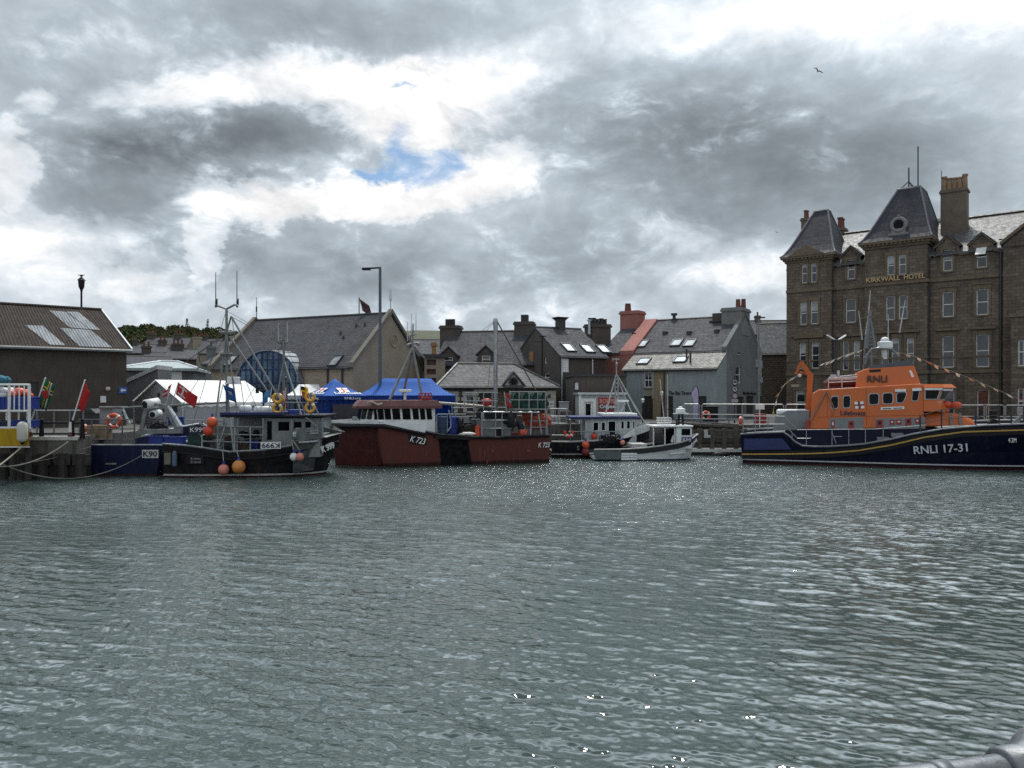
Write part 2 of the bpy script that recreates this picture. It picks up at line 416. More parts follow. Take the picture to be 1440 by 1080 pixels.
def build_sky():
 w = bpy.data.worlds.new('World'); scene.world = w; w.use_nodes = True
 t = NT(w.node_tree); bg = t.n['Background']; bg.inputs['Strength'].default_value = 0.1
 sky = t.new('ShaderNodeTexSky'); sky.sky_type = 'NISHITA'; sky.sun_disc = False
 sky.sun_elevation = SUN_EL; sky.sun_rotation = SUN_AZ; sky.air_density = 1.0; sky.dust_density = 0.6
 d = t.new('ShaderNodeTexCoord').outputs['Generated']
 d = t.vm('NORMALIZE', d)
 sp = t.new('ShaderNodeSeparateXYZ'); t.l.new(d, sp.inputs[0])
 # clouds lie on the sky by direction: azimuth/elevation tangents of the world, in units of 100 "photo" pixels
 dy = t.m('MAXIMUM', sp.outputs[1], 0.04)
 px = t.m('MULTIPLY_ADD', t.m('DIVIDE', sp.outputs[0], dy), 10.8, 7.2)
 pz = t.m('MULTIPLY_ADD', t.m('DIVIDE', sp.outputs[2], dy), -10.8, 5.55)
 cb = t.new('ShaderNodeCombineXYZ'); t.put(cb.inputs[0], px); t.put(cb.inputs[1], pz)
 front = t.maprange(sp.outputs[1], 0.05, 0.4, 0, 1, True)
 dn = t.vm('MULTIPLY', d, (1.0, 1.0, 1.7))
 w1 = t.vm('SUBTRACT', t.noise(dn, 5.0, 3, 0.55, True), (0.5, 0.5, 0.5))
 w2 = t.vm('SUBTRACT', t.noise(dn, 21.0, 8, 0.62, True), (0.5, 0.5, 0.5))
 P = t.vm('ADD', cb.outputs[0], t.vm('ADD', t.scaled(w1, (1.5, 1.0, 0)), t.scaled(w2, (0.85, 0.62, 0))))
 fine = t.noise(dn, 9.0, 9, 0.6)           # broad billows
 fine2 = t.noise(t.vm('ADD', dn, t.scaled(w1, (0.25, 0.25, 0.25))), 30.0, 8, 0.62)
 vo = t.new('ShaderNodeTexVoronoi'); vo.inputs['Scale'].default_value = 11; vo.inputs['Detail'].default_value = 3; vo.inputs['Roughness'].default_value = .6; vo.normalize = True; t.l.new(t.vm('ADD', dn, t.scaled(w1, (0.12, 0.12, 0.12))), vo.inputs['Vector'])
 puff = t.m('ADD', t.m('ADD', t.m('MULTIPLY', t.m('SUBTRACT', fine, 0.5), 0.85), t.m('MULTIPLY', t.m('SUBTRACT', fine2, 0.5), 0.45)), t.m('MULTIPLY', t.m('SUBTRACT', 0.36, vo.outputs['Distance']), 0.75))
 def blob(cx, cy, rx, ry, amp, hard=0.0):
  q = t.vm('MULTIPLY', t.vm('SUBTRACT', P, (cx / 100, cy / 100, 0)), (100 / rx, 100 / ry, 0))
  r2 = t.vm('DOT_PRODUCT', q, q)
  g = t.m('POWER', 2.71828, t.m('MULTIPLY', r2, -1.0))
  if hard:                               # a cloud with its own ragged rim
   gp = t.m('ADD', g, t.m('MULTIPLY', puff, 0.95)); g = t.m('MULTIPLY_ADD', t.maprange(gp, 0.47 - hard * 1.7, 0.47 + hard * 1.7, 0, 1, True), 0.34, t.m('MULTIPLY', t.maprange(gp, 0.28, 1.2), 0.7))
  return t.m('MULTIPLY', g, amp)
 L = None
 for bdef in SKY_BLOBS:
  g = blob(*bdef[:4], bdef[4] * (.74 if bdef[4] > 0 else 1.15), *bdef[5:])
  L = g if L is None else t.m('ADD', L, g)
 L = t.m('MULTIPLY', L, front)
 base = t.m('ADD', 0.415, t.m('MULTIPLY', t.m('SUBTRACT', t.noise(dn, 3.2, 6, 0.55), 0.5), 0.3))
 back = t.maprange(sp.outputs[1], -0.6, 0.25, BACK_K, 1.0)
 base = t.m('MULTIPLY', base, back)
 L = t.m('ADD', L, base)
 bright = t.maprange(L, 0.36, 0.85)
 L = t.m('ADD', L, t.m('MULTIPLY', puff, t.maprange(L, 0.2, 0.9, 0.12, 0.85)))
 ov = t.m('MAXIMUM', t.m('SUBTRACT', L, 0.45), 0.0)
 L = t.m('ADD', t.m('MINIMUM', L, 0.45), t.m('DIVIDE', ov, t.m('MULTIPLY_ADD', ov, 2.0, 1.0)))
 L = t.m('ADD', L, t.m('MULTIPLY', puff, t.maprange(L, 0.45, 0.75, 0, 0.3)))
 L = t.m('MAXIMUM', L, 0.12)
 for bdef in GLOW: L = t.m('ADD', L, t.m('MULTIPLY', blob(*bdef), front))
 tint = t.mix(bright, (0.87, 1.0, 1.11), (1.0, 1.0, 1.005))
 lc = t.new('ShaderNodeCombineXYZ')
 for k in range(3): t.put(lc.inputs[k], t.m('MULTIPLY', L, 10.0))
 cloud = t.vm('MULTIPLY', lc.outputs[0], tint)
 hole = None
 for hx, hy, rx, ry in ((552, 205, 30, 32), (618, 220, 46, 18), (545, 241, 62, 14), (500, 247, 36, 8), (575, 120, 26, 6)):
  g = blob(hx, hy, rx, ry, 1.0); hole = g if hole is None else t.m('ADD', hole, g)
 hole = t.m('MULTIPLY', t.maprange(t.m('SUBTRACT', hole, t.m('MULTIPLY', puff, 1.3)), 0.22, 1.2, 0, .85, True), front)
 blue = t.vm('ADD', t.scaled(sky.outputs[0], (SKYK * .55, SKYK * .72, SKYK * .85)), (0.3, 0.5, 0.6))
 c = t.mix(hole, cloud, blue)
 t.l.new(c, bg.inputs['Color'])
 w.cycles.sampling_method = 'AUTOMATIC'

# x, y, rx, ry in photo pixels of sky, added brightness, ragged rim (0 = soft)
SKY_BLOBS = [
 # grey masses
 (460, 20, 240, 70, -0.12), (60, 70, 160, 90, -0.05), (340, 190, 180, 50, -0.2), (290, 220, 110, 28, -.05), (160, 265, 120, 70, -0.13),
 (250, 320, 90, 60, -0.08), (950, 200, 230, 80, -0.17), (1240, 205, 190, 80, -0.14), (1010, 300, 240, 70, -0.06), (480, 380, 190, 60, -0.13),
 (820, 360, 120, 60, -0.10), (1290, 330, 160, 70, -0.05), (180, 210, 60, 40, -0.06),
 # lit rims and banks
 (250, 128, 130, 26, 0.5, 0.25), (420, 108, 150, 34, 0.6, 0.22), (560, 150, 120, 62, 0.9, 0.2), (640, 130, 120, 46, 0.5, 0.25), (700, 90, 140, 36, 0.25, 0.35),
 (330, 262, 75, 22, 0.5, 0.15), (380, 285, 115, 26, 0.7, 0.12), (540, 282, 120, 26, 0.8, 0.12), (650, 245, 90, 34, 0.8, 0.12), (720, 212, 60, 30, 0.5, 0.2), (600, 175, 90, 40, 0.3, 0.25), (520, 270, 230, 50, 0.14),
 (45, 135, 34, 22, 0.35, 0.15), (120, 165, 40, 25, 0.16, 0.3),
 (0, 235, 62, 62, 0.5, 0.05), (95, 250, 40, 50, -.05), (30, 320, 60, 40, 0.26, 0.1), (110, 330, 80, 38, 0.24, 0.1), (60, 385, 130, 45, 0.24, 0.2), (190, 402, 70, 26, 0.26, 0.08),
 (278, 350, 32, 55, 0.46, 0.04), (345, 340, 40, 60, -0.06), (245, 320, 40, 40, 0.14, 0.1), (180, 375, 50, 30, 0.14, 0.1),
 (1000, 35, 170, 36, 0.30, .3), (1240, 0, 180, 48, 0.6), (1410, 18, 90, 34, 0.5, .3), (1130, 15, 130, 30, 0.28), (860, 50, 110, 50, 0.16),
 (1000, 365, 110, 45, 0.22, 0.25), (1060, 395, 90, 28, 0.30, 0.2), (930, 330, 70, 30, 0.14, 0.25), (620, 400, 48, 26, 0.14, 0.14), (650, 432, 26, 10, 0.22, 0.14),
 (900, 430, 240, 30, 0.04), (60, 440, 300, 40, 0.06), (1160, 160, 40, 8, 0.06), (1290, 120, 60, 12, 0.1, 0.2),
 # above the picture, round the hidden sun
 (500, -160, 500, 120, -.06),
]
GLOW = [(1220, -650, 560, 360, 4.6), (250, -190, 220, 80, 1.7), (-250, -420, 320, 180, 2.8), (560, -420, 240, 120, 2.6), (100, -850, 600, 220, 2.2), (850, -150, 130, 50, .5)]   # bright cloud round the hidden sun, then unseen patches added to brighten the water
BACK_K = 1.25; SKYK = 0.9
build_sky()

# water
def build_water():
 th = np.concatenate([np.radians(np.linspace(-110, -41, 60, endpoint=False)), np.radians(np.linspace(-41, 41, 960)), np.radians(np.linspace(41, 110, 61)[1:])])
 r = [1.5]
 while r[-1] < 62: r.append(r[-1] * (1.05 if r[-1] < 5 else 1.0021))
 r = np.array(r)
 T, RR = np.meshgrid(th, r)
 X = (RR * np.sin(T)).astype(np.float64); Y = (RR * np.cos(T)).astype(np.float64)
 sp = np.maximum(RR * 0.0021, RR * np.radians(82 / 960.))
 rng = np.random.default_rng(11)
 dX = np.zeros_like(X); dY = np.zeros_like(X); Z = np.zeros_like(X)
 # patchy gusts
 def lowf(seed, n=9, l0=5, l1=16):
  g = np.random.default_rng(seed); s = np.zeros_like(X)
  for _ in range(n):
   lam = g.uniform(l0, l1); a = g.uniform(0, 2 * np.pi); s += np.sin(2 * np.pi / lam * (X * np.cos(a) + Y * np.sin(a)) + g.uniform(0, 6.28))
  return s / np.sqrt(n / 2)
 gust = 1.0 + 0.22 * lowf(3)
 N = 140
 for i in range(N):
  lam = 0.075 * (1.4 / 0.075) ** rng.random()
  spread = 0.36 if lam > 0.25 else 0.6
  a = R(66) + spread * rng.standard_normal()
  k = 2 * np.pi / lam
  s = (0.024 if lam < 0.24 else 0.019) * (1.0 if lam < 0.4 else (0.4 / lam) ** 0.9)
  amp = s / k
  ph = k * (X * np.cos(a) + Y * np.sin(a)) + rng.uniform(0, 6.28)
  att = np.clip((lam / sp - 2.2) / 2.5, 0, 1)
  A = amp * att * gust
  sn, cs = np.sin(ph), np.cos(ph)
  Z += A * sn; dX += A * .62 * np.cos(a) * cs; dY += A * .62 * np.sin(a) * cs
 nr, nt = X.shape
 co = np.stack([X + dX, Y + dY, Z], -1).reshape(-1, 3)
 me = bpy.data.meshes.new('water')
 idx = np.arange(nr * nt).reshape(nr, nt)
 q = np.stack([idx[:-1, :-1], idx[:-1, 1:], idx[1:, 1:], idx[1:, :-1]], -1).reshape(-1, 4)
 me.vertices.add(len(co)); me.vertices.foreach_set('co', co.astype(np.float32).ravel())
 me.loops.add(q.size); me.loops.foreach_set('vertex_index', q.ravel().astype(np.int32))
 me.polygons.add(len(q)); me.polygons.foreach_set('loop_start', np.arange(0, q.size, 4, dtype=np.int32))
 me.polygons.foreach_set('use_smooth', np.ones(len(q), dtype=bool))
 me.update(calc_edges=True)
 mt, t, b = new_mat('harbour_water'); g = t.new('ShaderNodeNewGeometry').outputs['Position']
 n = t.noise(g, 0.25, 4)
 t.put(b.inputs['Base Color'], t.mix(n, (0.034, 0.052, 0.049), (0.043, 0.062, 0.058)))
 b.inputs['Roughness'].default_value = 0.05; b.inputs['IOR'].default_value = 1.4
 b.inputs['Specular IOR Level'].default_value = 0.5
 mp = t.scaled(g, (0.4, 1.4, 1.0))
 h = t.noise(mp, 6.5, 3, 0.55)
 bp = t.new('ShaderNodeBump'); sy = t.new('ShaderNodeSeparateXYZ'); t.l.new(g, sy.inputs[0]); t.put(bp.inputs['Strength'], t.maprange(sy.outputs[1], 13, 31, 0.10, 1.8)); bp.inputs['Distance'].default_value = 0.045
 t.put(bp.inputs['Height'], h); t.put(b.inputs['Normal'], bp.outputs[0])
 me.materials.append(mt)
 o = bpy.data.objects.new('water', me); COL.objects.link(o); struct(o)
build_water()

# land
asphalt = M('asphalt', (0.06, 0.06, 0.06), 0.9, var=0.25, scale=0.8, bump=0.3, bscale=30, grime=0.2)
QX = -17.62
edge = [(-120, 31.2), (QX, 31.2), (QX, 41.0), (-5, 42.0), (9.5, 46.0), (13.6, 44.6), (29, 38.8), (60, 27), (400, 27), (400, 700), (-500, 700), (-500, 31.2)]
def slab(name, pts, z0, z1, mat):
 mb = MB(); mb.prism([(x, y, z0) for x, y in pts], (0, 0, z1 - z0)); return struct(mb.build(name, mat))
quay_mat, _t, _b = new_mat('quay_concrete')
_co = objco(_t); _sp = _t.new('ShaderNodeSeparateXYZ'); _t.l.new(_co, _sp.inputs[0])
_nz = _t.new('ShaderNodeNewGeometry'); _sn = _t.new('ShaderNodeSeparateXYZ'); _t.l.new(_nz.outputs['Normal'], _sn.inputs[0])
_c = _t.mix(_t.maprange(_t.noise(_co, 0.8, 7, 0.65), 0.3, 0.7), (0.10, 0.095, 0.085), (0.17, 0.16, 0.145))
_c = _t.mix(_t.maprange(_t.noise(_t.scaled(_co, (4, 4, 0.4)), 1.6, 6, 0.65), 0.45, 0.65, 0, 0.8), _c, (0.04, 0.037, 0.032))
_wz = _t.m('ADD', _sp.outputs[2], _t.m('MULTIPLY', _t.m('SUBTRACT', _t.noise(_co, 1.4, 5), 0.5), 0.35))
_c = _t.mix(_t.maprange(_wz, 0.55, 0.7), (0.018, 0.017, 0.013), _c)
_c = _t.mix(_t.maprange(_sn.outputs[2], 0.8, 0.9), _c, _t.mix(_t.noise(_co, 0.7, 7, 0.65), (0.05, 0.05, 0.048), (0.1, 0.097, 0.09)))
_t.put(_b.inputs['Base Color'], _c); _b.inputs['Roughness'].default_value = 0.9
slab('quay', edge, -3, G, quay_mat)
# painted cope edge of the left quay
mb = MB(); mb.bx(-60, QX - .01, 31.16, 31.46, G - .05, G + .09); struct(mb.build('kerb_left', M('cope_white', (0.5, 0.49, 0.46), 0.8, var=0.2, streak=0.3)))
mb = MB(); mb.prism([(QX + .0, 31.5, G), (QX - .3, 31.5, G), (QX - .3, 41, G), (QX + .0, 41.0, G)], (0, 0, .1)); struct(mb.build('kerb_side', concrete))
mb = MB()
for p, q in zip(edge[2:7], edge[3:8]):
 d = V((q[0] - p[0], q[1] - p[1], 0)).normalized(); n = V((-d.y, d.x, 0)) * .35
 a, b_ = V((*p, G - .02)), V((*q, G - .02)); mb.prism([a, b_, b_ + n, a + n], (0, 0, .13))
struct(mb.build('kerb_harbour', concrete))
mb = MB(); mb.bx(-60, 60, -30, 0.55, -1, 1.75); struct(mb.build('near_quay', quay_mat))
# road behind the railings with a pale kerb line
mb = MB(); mb.add([(-120, 50.5, G + .004), (5, 50, G + .004), (13, 49, G + .004), (30, 43.5, G + .004), (70, 28.5, G + .004), (70, 60, G + .004), (-120, 60, G + .004)], [(0, 1, 2, 3, 4, 5, 6)]); struct(mb.build('road', asphalt))

# hills far behind
def hill(name, prof, Y0, Y1, mat, seed):
 g = random.Random(seed); rings = []
 nj = 14
 for j in range(nj + 1):
  f = j / nj; Y = Y0 + (Y1 - Y0) * f; row = []
  for i in range(81):
   xx = -100 + i * 20
   ytop = np.interp(xx, [p[0] for p in prof], [p[1] for p in prof])
   top = (HY - ytop) / FPX * Y1 * .92 + HC
   z = G + (top - G) * math.sin(min(1, f / .85) * math.pi / 2) - (0 if f < .85 else (f - .85) * 8)
   row.append(((xx - 720) / FPX * (Y0 * .4 + Y1 * .6), Y, z + g.uniform(-.25, .25)))
  rings.append(row)
 mb = MB(); mb.loft(rings, False, False); o = mb.build(name, mat, smooth=True); struct(o); return o
grass_hill = M('hill_grass', (0.055, 0.062, 0.025), 0.95, var=0.5, scale=0.05, bump=0.3, bscale=1)
hill('hill', [(-100, 480), (150, 492), (200, 490), (330, 488), (400, 474), (480, 470), (560, 469), (600, 467.5), (650, 470), (720, 476), (1500, 500)], 150, 300, grass_hill, 5)

# wooded crest: countless trees seen as one mass
def woodland():
 g = np.random.default_rng(4)
 vs = []; fs = []
 n = 0
 def leafball(cx, cy, cz, rr, k, pal):
  nonlocal n
  u = g.standard_normal((k, 3)); u /= np.linalg.norm(u, axis=1)[:, None]
  rad = rr * (0.7 + 0.34 * g.random(k))[:, None]
  c = u * rad * np.array([1.25, 1, .72]) + np.array([cx, cy, cz])
  a = g.standard_normal((k, 3)); a /= np.linalg.norm(a, axis=1)[:, None]; b = np.cross(a, g.standard_normal((k, 3))); b /= np.linalg.norm(b, axis=1)[:, None]
  s = (0.17 * rr * (0.5 + 0.7 * g.random(k)))[:, None]
  vs.append(np.stack([c + a * s, c + b * s * .8, c - a * s, c - b * s * .8], 1).reshape(-1, 3))
 for i in range(520):
  Y = g.uniform(205, 275); px = g.uniform(140, 350)
  top = np.interp(px, [140, 160, 185, 215, 230, 245, 265, 285, 300, 330, 350], [468, 460, 454, 453, 461, 452, 455, 462, 457, 462, 470])
  f = (Y - 205) / 70.
  ypx = top + (1 - f) * 32 + g.uniform(0, 5)
  rr = g.uniform(1.6, 3.6)
  leafball((px - 720) / FPX * Y, Y, HC + (HY - ypx) / FPX * Y - rr * .72, rr, 230, 0)
 vs = np.concatenate(vs); me = bpy.data.meshes.new('woodland'); me.from_pydata(vs.tolist(), [], np.arange(len(vs)).reshape(-1, 4).tolist())
 mt, t, b = new_mat('wood_foliage'); co = objco(t)
 c = t.mix(t.maprange(t.noise(co, 0.09, 3), 0.38, 0.62), (0.045, 0.075, 0.026), (0.1, 0.09, 0.04))
 c = t.mix(t.maprange(t.noise(co, 0.5, 3), 0.4, 0.6, 0, .7), c, (0.03, 0.034, 0.016))
 t.put(b.inputs['Base Color'], c); b.inputs['Roughness'].default_value = 0.9; b.inputs['Specular IOR Level'].default_value = 0.1
 me.materials.append(mt); o = bpy.data.objects.new('woodland', me); COL.objects.link(o); o['kind'] = 'stuff'
woodland()
conifer = M('conifer_needles', (0.018, 0.03, 0.015), 0.9, var=0.4, scale=1)
bark = M('bark', (0.05, 0.04, 0.03), 0.9)
for px, lab in ((263, 'tall dark conifer spike on the wooded skyline, beside the broad green domes'), (292, 'tall dark conifer spike on the wooded skyline, nearest to the boat mast')):
 p = at(px, 464, 262); tr = thing('conifer_tree', lab, 'tree', p - V((0, 0, 3)), 0, 'conifers on the skyline')
 m1 = MB(); m1.tube([(0, 0, 0), (0, 0, 6)], [.2, .05], 6); m1.build('trunk', bark, tr)
 m2 = MB(); g = random.Random(px)
 for k in range(260):
  z = g.uniform(1.2, 6.6); rr = .95 * (1 - (z - 1.2) / 5.6) + .12; a = g.uniform(0, 6.28); q = V((rr * math.cos(a) * g.uniform(.4, 1), rr * math.sin(a) * g.uniform(.4, 1), z))
  m2.add([q + V((g.uniform(-.3, .3), g.uniform(-.3, .3), g.uniform(-.1, .4))) for _ in range(3)], [(0, 1, 2)])
 m2.build('crown', conifer, tr)
# building helpers
def front_map(v0): return lambda a, z, d: (a, v0 + d, z)
def right_map(u0): return lambda a, z, d: (u0 - d, a, z)
def left_map(u0): return lambda a, z, d: (u0 + d, a, z)
def rect_on(F, x0, x1, y0, y1, v=0.0):
 xm, ym = (x0 + x1) / 2, (y0 + y1) / 2
 return (F.on(x0, ym, v)[0], F.on(x1, ym, v)[0], F.on(xm, y1, v)[1], F.on(xm, y0, v)[1])
def rect_side(F, x0, x1, y0, y1, u):
 xm, ym = (x0 + x1) / 2, (y0 + y1) / 2
 return (F.side(x0, ym, u)[0], F.side(x1, ym, u)[0], F.side(xm, y1, u)[1], F.side(xm, y0, u)[1])
def frame_at(x, Y, slope, z=G):
 p = at(x, HY, Y); return Frame((p.x, p.y, z), math.atan(slope))
def chimney(parent, u0, u1, v0, v1, z0, z1, mat, npots, potmat, ph=0.55, pr=0.13, name='chimney'):
 mb = MB(); mb.bx(u0, u1, v0, v1, z0, z1 - .28); mb.bx(u0 - .09, u1 + .09, v0 - .09, v1 + .09, z1 - .28, z1 - .12); mb.bx(u0 - .03, u1 + .03, v0 - .03, v1 + .03, z1 - .12, z1)
 c = mb.build(name, mat, parent)
 for k in range(npots):
  f = (k + .5) / npots
  cx, cy = (u0 + (u1 - u0) * f, (v0 + v1) / 2) if (u1 - u0) >= (v1 - v0) else ((u0 + u1) / 2, v0 + (v1 - v0) * f)
  h = ph * (0.86 + .28 * random.random()); q = MB()
  q.tube([(cx, cy, z1 - .01), (cx, cy, z1 + h * .85), (cx, cy, z1 + h * .86), (cx, cy, z1 + h)], [pr, pr * .85, pr * 1.1, pr * 1.1], 10)
  q.build('chimney_pot', potmat, c)
 return c
def gabled(name, label, cat, F, L, D, hw, hr, wm, rm, fh=(), rh=(), lh=(), rv=None, over=0.18, verge=0.06, depth=0.16, hb=None, group=None, t=0.12):
 th = thing(name, label, cat, F.o, F.a, group)
 rv = D / 2 if rv is None else rv; hb = hw if hb is None else hb
 mb = MB()
 wall_holes(mb, 0, L, 0, hw, fh, front_map(0), depth)
 for u, holes, mp in ((L, rh, right_map(L)), (0, lh, left_map(0))):
  hm = min(hw, hb); wall_holes(mb, 0, D, 0, hm, holes, mp, depth)
  pts = [(u, 0, hm), (u, D, hm), (u, D, hb), (u, rv, hr), (u, 0, hw)]
  clean = [p for i, p in enumerate(pts) if p != pts[i - 1]]
  mb.add(clean, [tuple(range(len(clean)))])
 mb.add([(0, D, 0), (L, D, 0), (L, D, hb), (0, D, hb)], [(0, 1, 2, 3)])
 mb.build('wall', wm, th)
 s1 = (hr - hw) / max(.01, rv); s2 = (hr - hb) / max(.01, D - rv)
 roof = MB(); o = over
 sec = [(-o, hw - o * s1 + .01), (rv, hr + .01), (D + o, hb - o * s2 + .01), (D + o, hb - o * s2 + t), (rv, hr + t * 1.25), (-o, hw - o * s1 + t)]
 roof.prism([(-verge, v, z) for v, z in sec], (L + 2 * verge, 0, 0))
 ro = roof.build('roof', rm, th)
 rg = MB(); rg.tube([(-verge, rv, hr + t * 1.2), (L + verge, rv, hr + t * 1.2)], .09, 6); rg.build('ridge', gutter, ro)
 if o > 0.05:
  gt = MB(); gt.tube([(-verge, -o - .05, hw - o * s1), (L + verge, -o - .05, hw - o * s1)], .06, 6); gt.build('gutter', gutter, th)
 th_roof[name] = ro
 return th, ro, s1
th_roof = {}
def roof_hit(F, x, y, hw, s):
 """point where the sight line meets the front slope z = hw + s*v"""
 d = ray(x, y); C = V((0, 0, HC)) - F.o
 du, dv, dz = d.dot(F.u), d.dot(F.v), d.z; cu, cv, cz = C.dot(F.u), C.dot(F.v), C.z
 k = (hw + s * cv - cz) / (dz - s * dv)
 return V((cu + du * k, cv + dv * k, cz + dz * k))
def skylight(parent, F, x, y, w, h, hw, s, t=0.12, pm=None):
 p = roof_hit(F, x, y, hw + t, s); n = V((0, -s, 1)).normalized(); up = V((0, 1, s)).normalized(); u = V((1, 0, 0))
 mb = MB()
 for a0, a1, b0, b1 in ((-w / 2, w / 2, -h / 2, -h / 2 + .07), (-w / 2, w / 2, h / 2 - .07, h / 2), (-w / 2, -w / 2 + .07, -h / 2, h / 2), (w / 2 - .07, w / 2, -h / 2, h / 2)):
  mb.prism([p + u * a0 + up * b0, p + u * a1 + up * b0, p + u * a1 + up * b1, p + u * a0 + up * b1], n * .12)
 o = mb.build('skylight', dark_metal, parent)
 q = MB(); q.prism([p + u * -w / 2.1 + up * -h / 2.1, p + u * w / 2.1 + up * -h / 2.1, p + u * w / 2.1 + up * h / 2.1, p + u * -w / 2.1 + up * h / 2.1], n * .08)
 q.build('pane', pm or sky_glass, o)
sky_glass = glass_mat('skylight_glass', (0.25, 0.27, 0.28), 0.16)  # pale tint puts the mirrored sky into the pane colour

# the stone hotel
def build_hotel():
 X = 86.8 / (1 / .3574 + .815); F = Frame((X, 86.8 - .815 * X, G), -math.atan(.815))
 th = thing('hotel', 'tall brown sandstone hotel with slate mansard towers and gilt letters across its front', 'hotel', F.o, F.a)
 PT = -.45
 uA0, uA1 = F.u_at(1106, PT), F.u_at(1169, PT); uC0, uC1 = F.u_at(1216, PT), F.u_at(1304, PT); uE = F.u_at(1411, 0)
 wt = white_paint
 # px rectangles of the openings: bay, centre and recessed fronts
 A = [(1127.4, 1135, 371, 398), (1140.3, 1148.3, 370, 397), (1125, 1134.5, 424.6, 456.4), (1139.7, 1150.3, 423, 455.6), (1124, 1133.7, 482, 518), (1141, 1151.8, 481, 518), (1119, 1132, 549, 582), (1142, 1152, 549, 582)]
 Cc = [(1247.4, 1258, 359.4, 386.7), (1263.7, 1274.4, 357.4, 385.8), (1245.7, 1258, 416, 449.8), (1263.7, 1276, 414.8, 448.4), (1239, 1250, 475.5, 519), (1253.5, 1264.5, 475, 519.5), (1275, 1285, 474.5, 519.5), (1240, 1252, 548, 585), (1272, 1284, 548, 585)]
 Mn = [(1191.4, 1202, 365, 392.4), (1189, 1203.5, 419.7, 453.6), (1184.8, 1193.5, 480, 520.6), (1200, 1209, 479, 520.6), (1187, 1206, 548, 584),
   (1326, 1339.3, 350.8, 381), (1373.4, 1387.8, 348, 376), (1325, 1341.3, 410.2, 445.5), (1372.8, 1390, 406, 442.7), (1324.8, 1341.7, 472, 516.8), (1372.3, 1391, 470, 516), (1326, 1342, 548, 590), (1373.8, 1391, 548, 590)]
 zA = F.on(1137, 361, PT)[1]; zC = F.on(1262, 339.5, PT)[1]; zM = F.on(1371, 356.5, 0)[1]
 hA = [rect_on(F, *r, PT) for r in A]; hC = [rect_on(F, *r, PT) for r in Cc]; hM = [rect_on(F, *r, 0) for r in Mn]
 DA, DC, DM = 4.6, 5.6, 10.5
 mb = MB()
 wall_holes(mb, uA0, uA1, 0, zA, hA, front_map(PT), .2); wall_holes(mb, uC0, uC1, 0, zC, hC, front_map(PT), .2)
 wall_holes(mb, uA1, uC0, 0, zM, [h for h in hM if h[1] < uC0], front_map(0), .2)
 wall_holes(mb, uC1, uE, 0, zM, [h for h in hM if h[0] > uC1], front_map(0), .2)
 for u0, u1, d, z in ((uA0, uA1, DA, zA), (uC0, uC1, DC, zC)):
  for u in (u0, u1): mb.add([(u, PT, 0), (u, d, 0), (u, d, z), (u, PT, z)], [(0, 1, 2, 3)])
  mb.add([(u0, d, zM), (u1, d, zM), (u1, d, z), (u0, d, z)], [(0, 1, 2, 3)])
 mb.add([(uA0, 0, 0), (uA0, DM, 0), (uA0, DM, zM), (uA0, 0, zM)], [(0, 1, 2, 3)])
 mb.add([(uE, 0, 0), (uE, DM, 0), (uE, DM, zM), (uE, 0, zM)], [(0, 1, 2, 3)])
 mb.add([(uA0, DM, 0), (uE, DM, 0), (uE, DM, zM), (uA0, DM, zM)], [(0, 1, 2, 3)])
 # wallhead gablets carry the dormer windows above the eaves
 gab = [h for h in hM if h[3] > zM - 1.0]
 for h in gab:
  a0, a1 = h[0] - .45, h[1] + .45; zt = h[3] + .28; am = (a0 + a1) / 2
  wall_holes(mb, a0, a1, zM, zt, [h], front_map(-.02), .22)
  mb.add([(a0, -.02, zt), (a1, -.02, zt), (am, -.02, zt + .75)], [(0, 1, 2)])
  for a in (a0, a1): mb.add([(a, -.02, zM), (a, 2.2, zM), (a, 2.2, zt), (a, -.02, zt)], [(0, 1, 2, 3)])
 mb.build('wall', stone, th)
 WIN = {}
 for hs, v in ((hA, PT), (hC, PT), (hM, 0)):
  for h in hs:
   g = h in gab
   w = window(th, h, front_map(v - (.02 if g else 0)), wt, glass, .2, .07, .5, blind=True, sill=stone_trim)
   WIN[h] = w
   if abs(h[0] - rect_on(F, 1373.4, 1387.8, 348, 376)[0]) < .01:   # tilted open sash of the last dormer
    a0, a1, z0, z1 = h; s = MB(); zt = z1
    s.prism([(a0 + .0, -.05, zt - .75), (a1, -.05, zt - .75), (a1, -.05, zt - .68), (a0, -.05, zt - .68)], (0, .05, 0))
    s.prism([(a0, -.75, zt - .62), (a1, -.75, zt - .62), (a1, -.02, zt), (a0, -.02, zt)], (0, .02, .05))
    s.build('open_sash', wt, w)
 # dressed surrounds, string courses, cornices, quoins
 for hs, v in ((hA, PT), (hC, PT), (hM, 0)):
  for h in hs:
   if h in gab: continue
   a0, a1, z0, z1 = h; o = v - .05; tr = MB()
   tr.bx(a0 - .17, a0 - .002, o, v + .02, z0 - .0, z1); tr.bx(a1 + .002, a1 + .17, o, v + .02, z0 - .0, z1); tr.bx(a0 - .2, a1 + .2, o - .02, v + .02, z1 + .002, z1 + .3); tr.build('surround', stone_trim, WIN[h])
 for h in gab:
  a0, a1, z0, z1 = h; o = -.07; tr = MB()
  tr.bx(a0 - .16, a0 - .002, o, -.03, z0, z1); tr.bx(a1 + .002, a1 + .16, o, -.03, z0, z1); tr.bx(a0 - .2, a1 + .2, o - .02, -.03, z1 + .002, z1 + .2)
  am = (a0 + a1) / 2
  for sg in (-1, 1):
   tr.prism([(am + sg * (a1 - a0 + 1.05) / 2, -.16, z1 + .18), (am, -.16, z1 + 1.0), (am, -.16, z1 + 1.14), (am + sg * (a1 - a0 + 1.3) / 2, -.16, z1 + .22)], (0, .16, 0))
  tr.build('surround', stone_trim, WIN[h])
 st = MB()
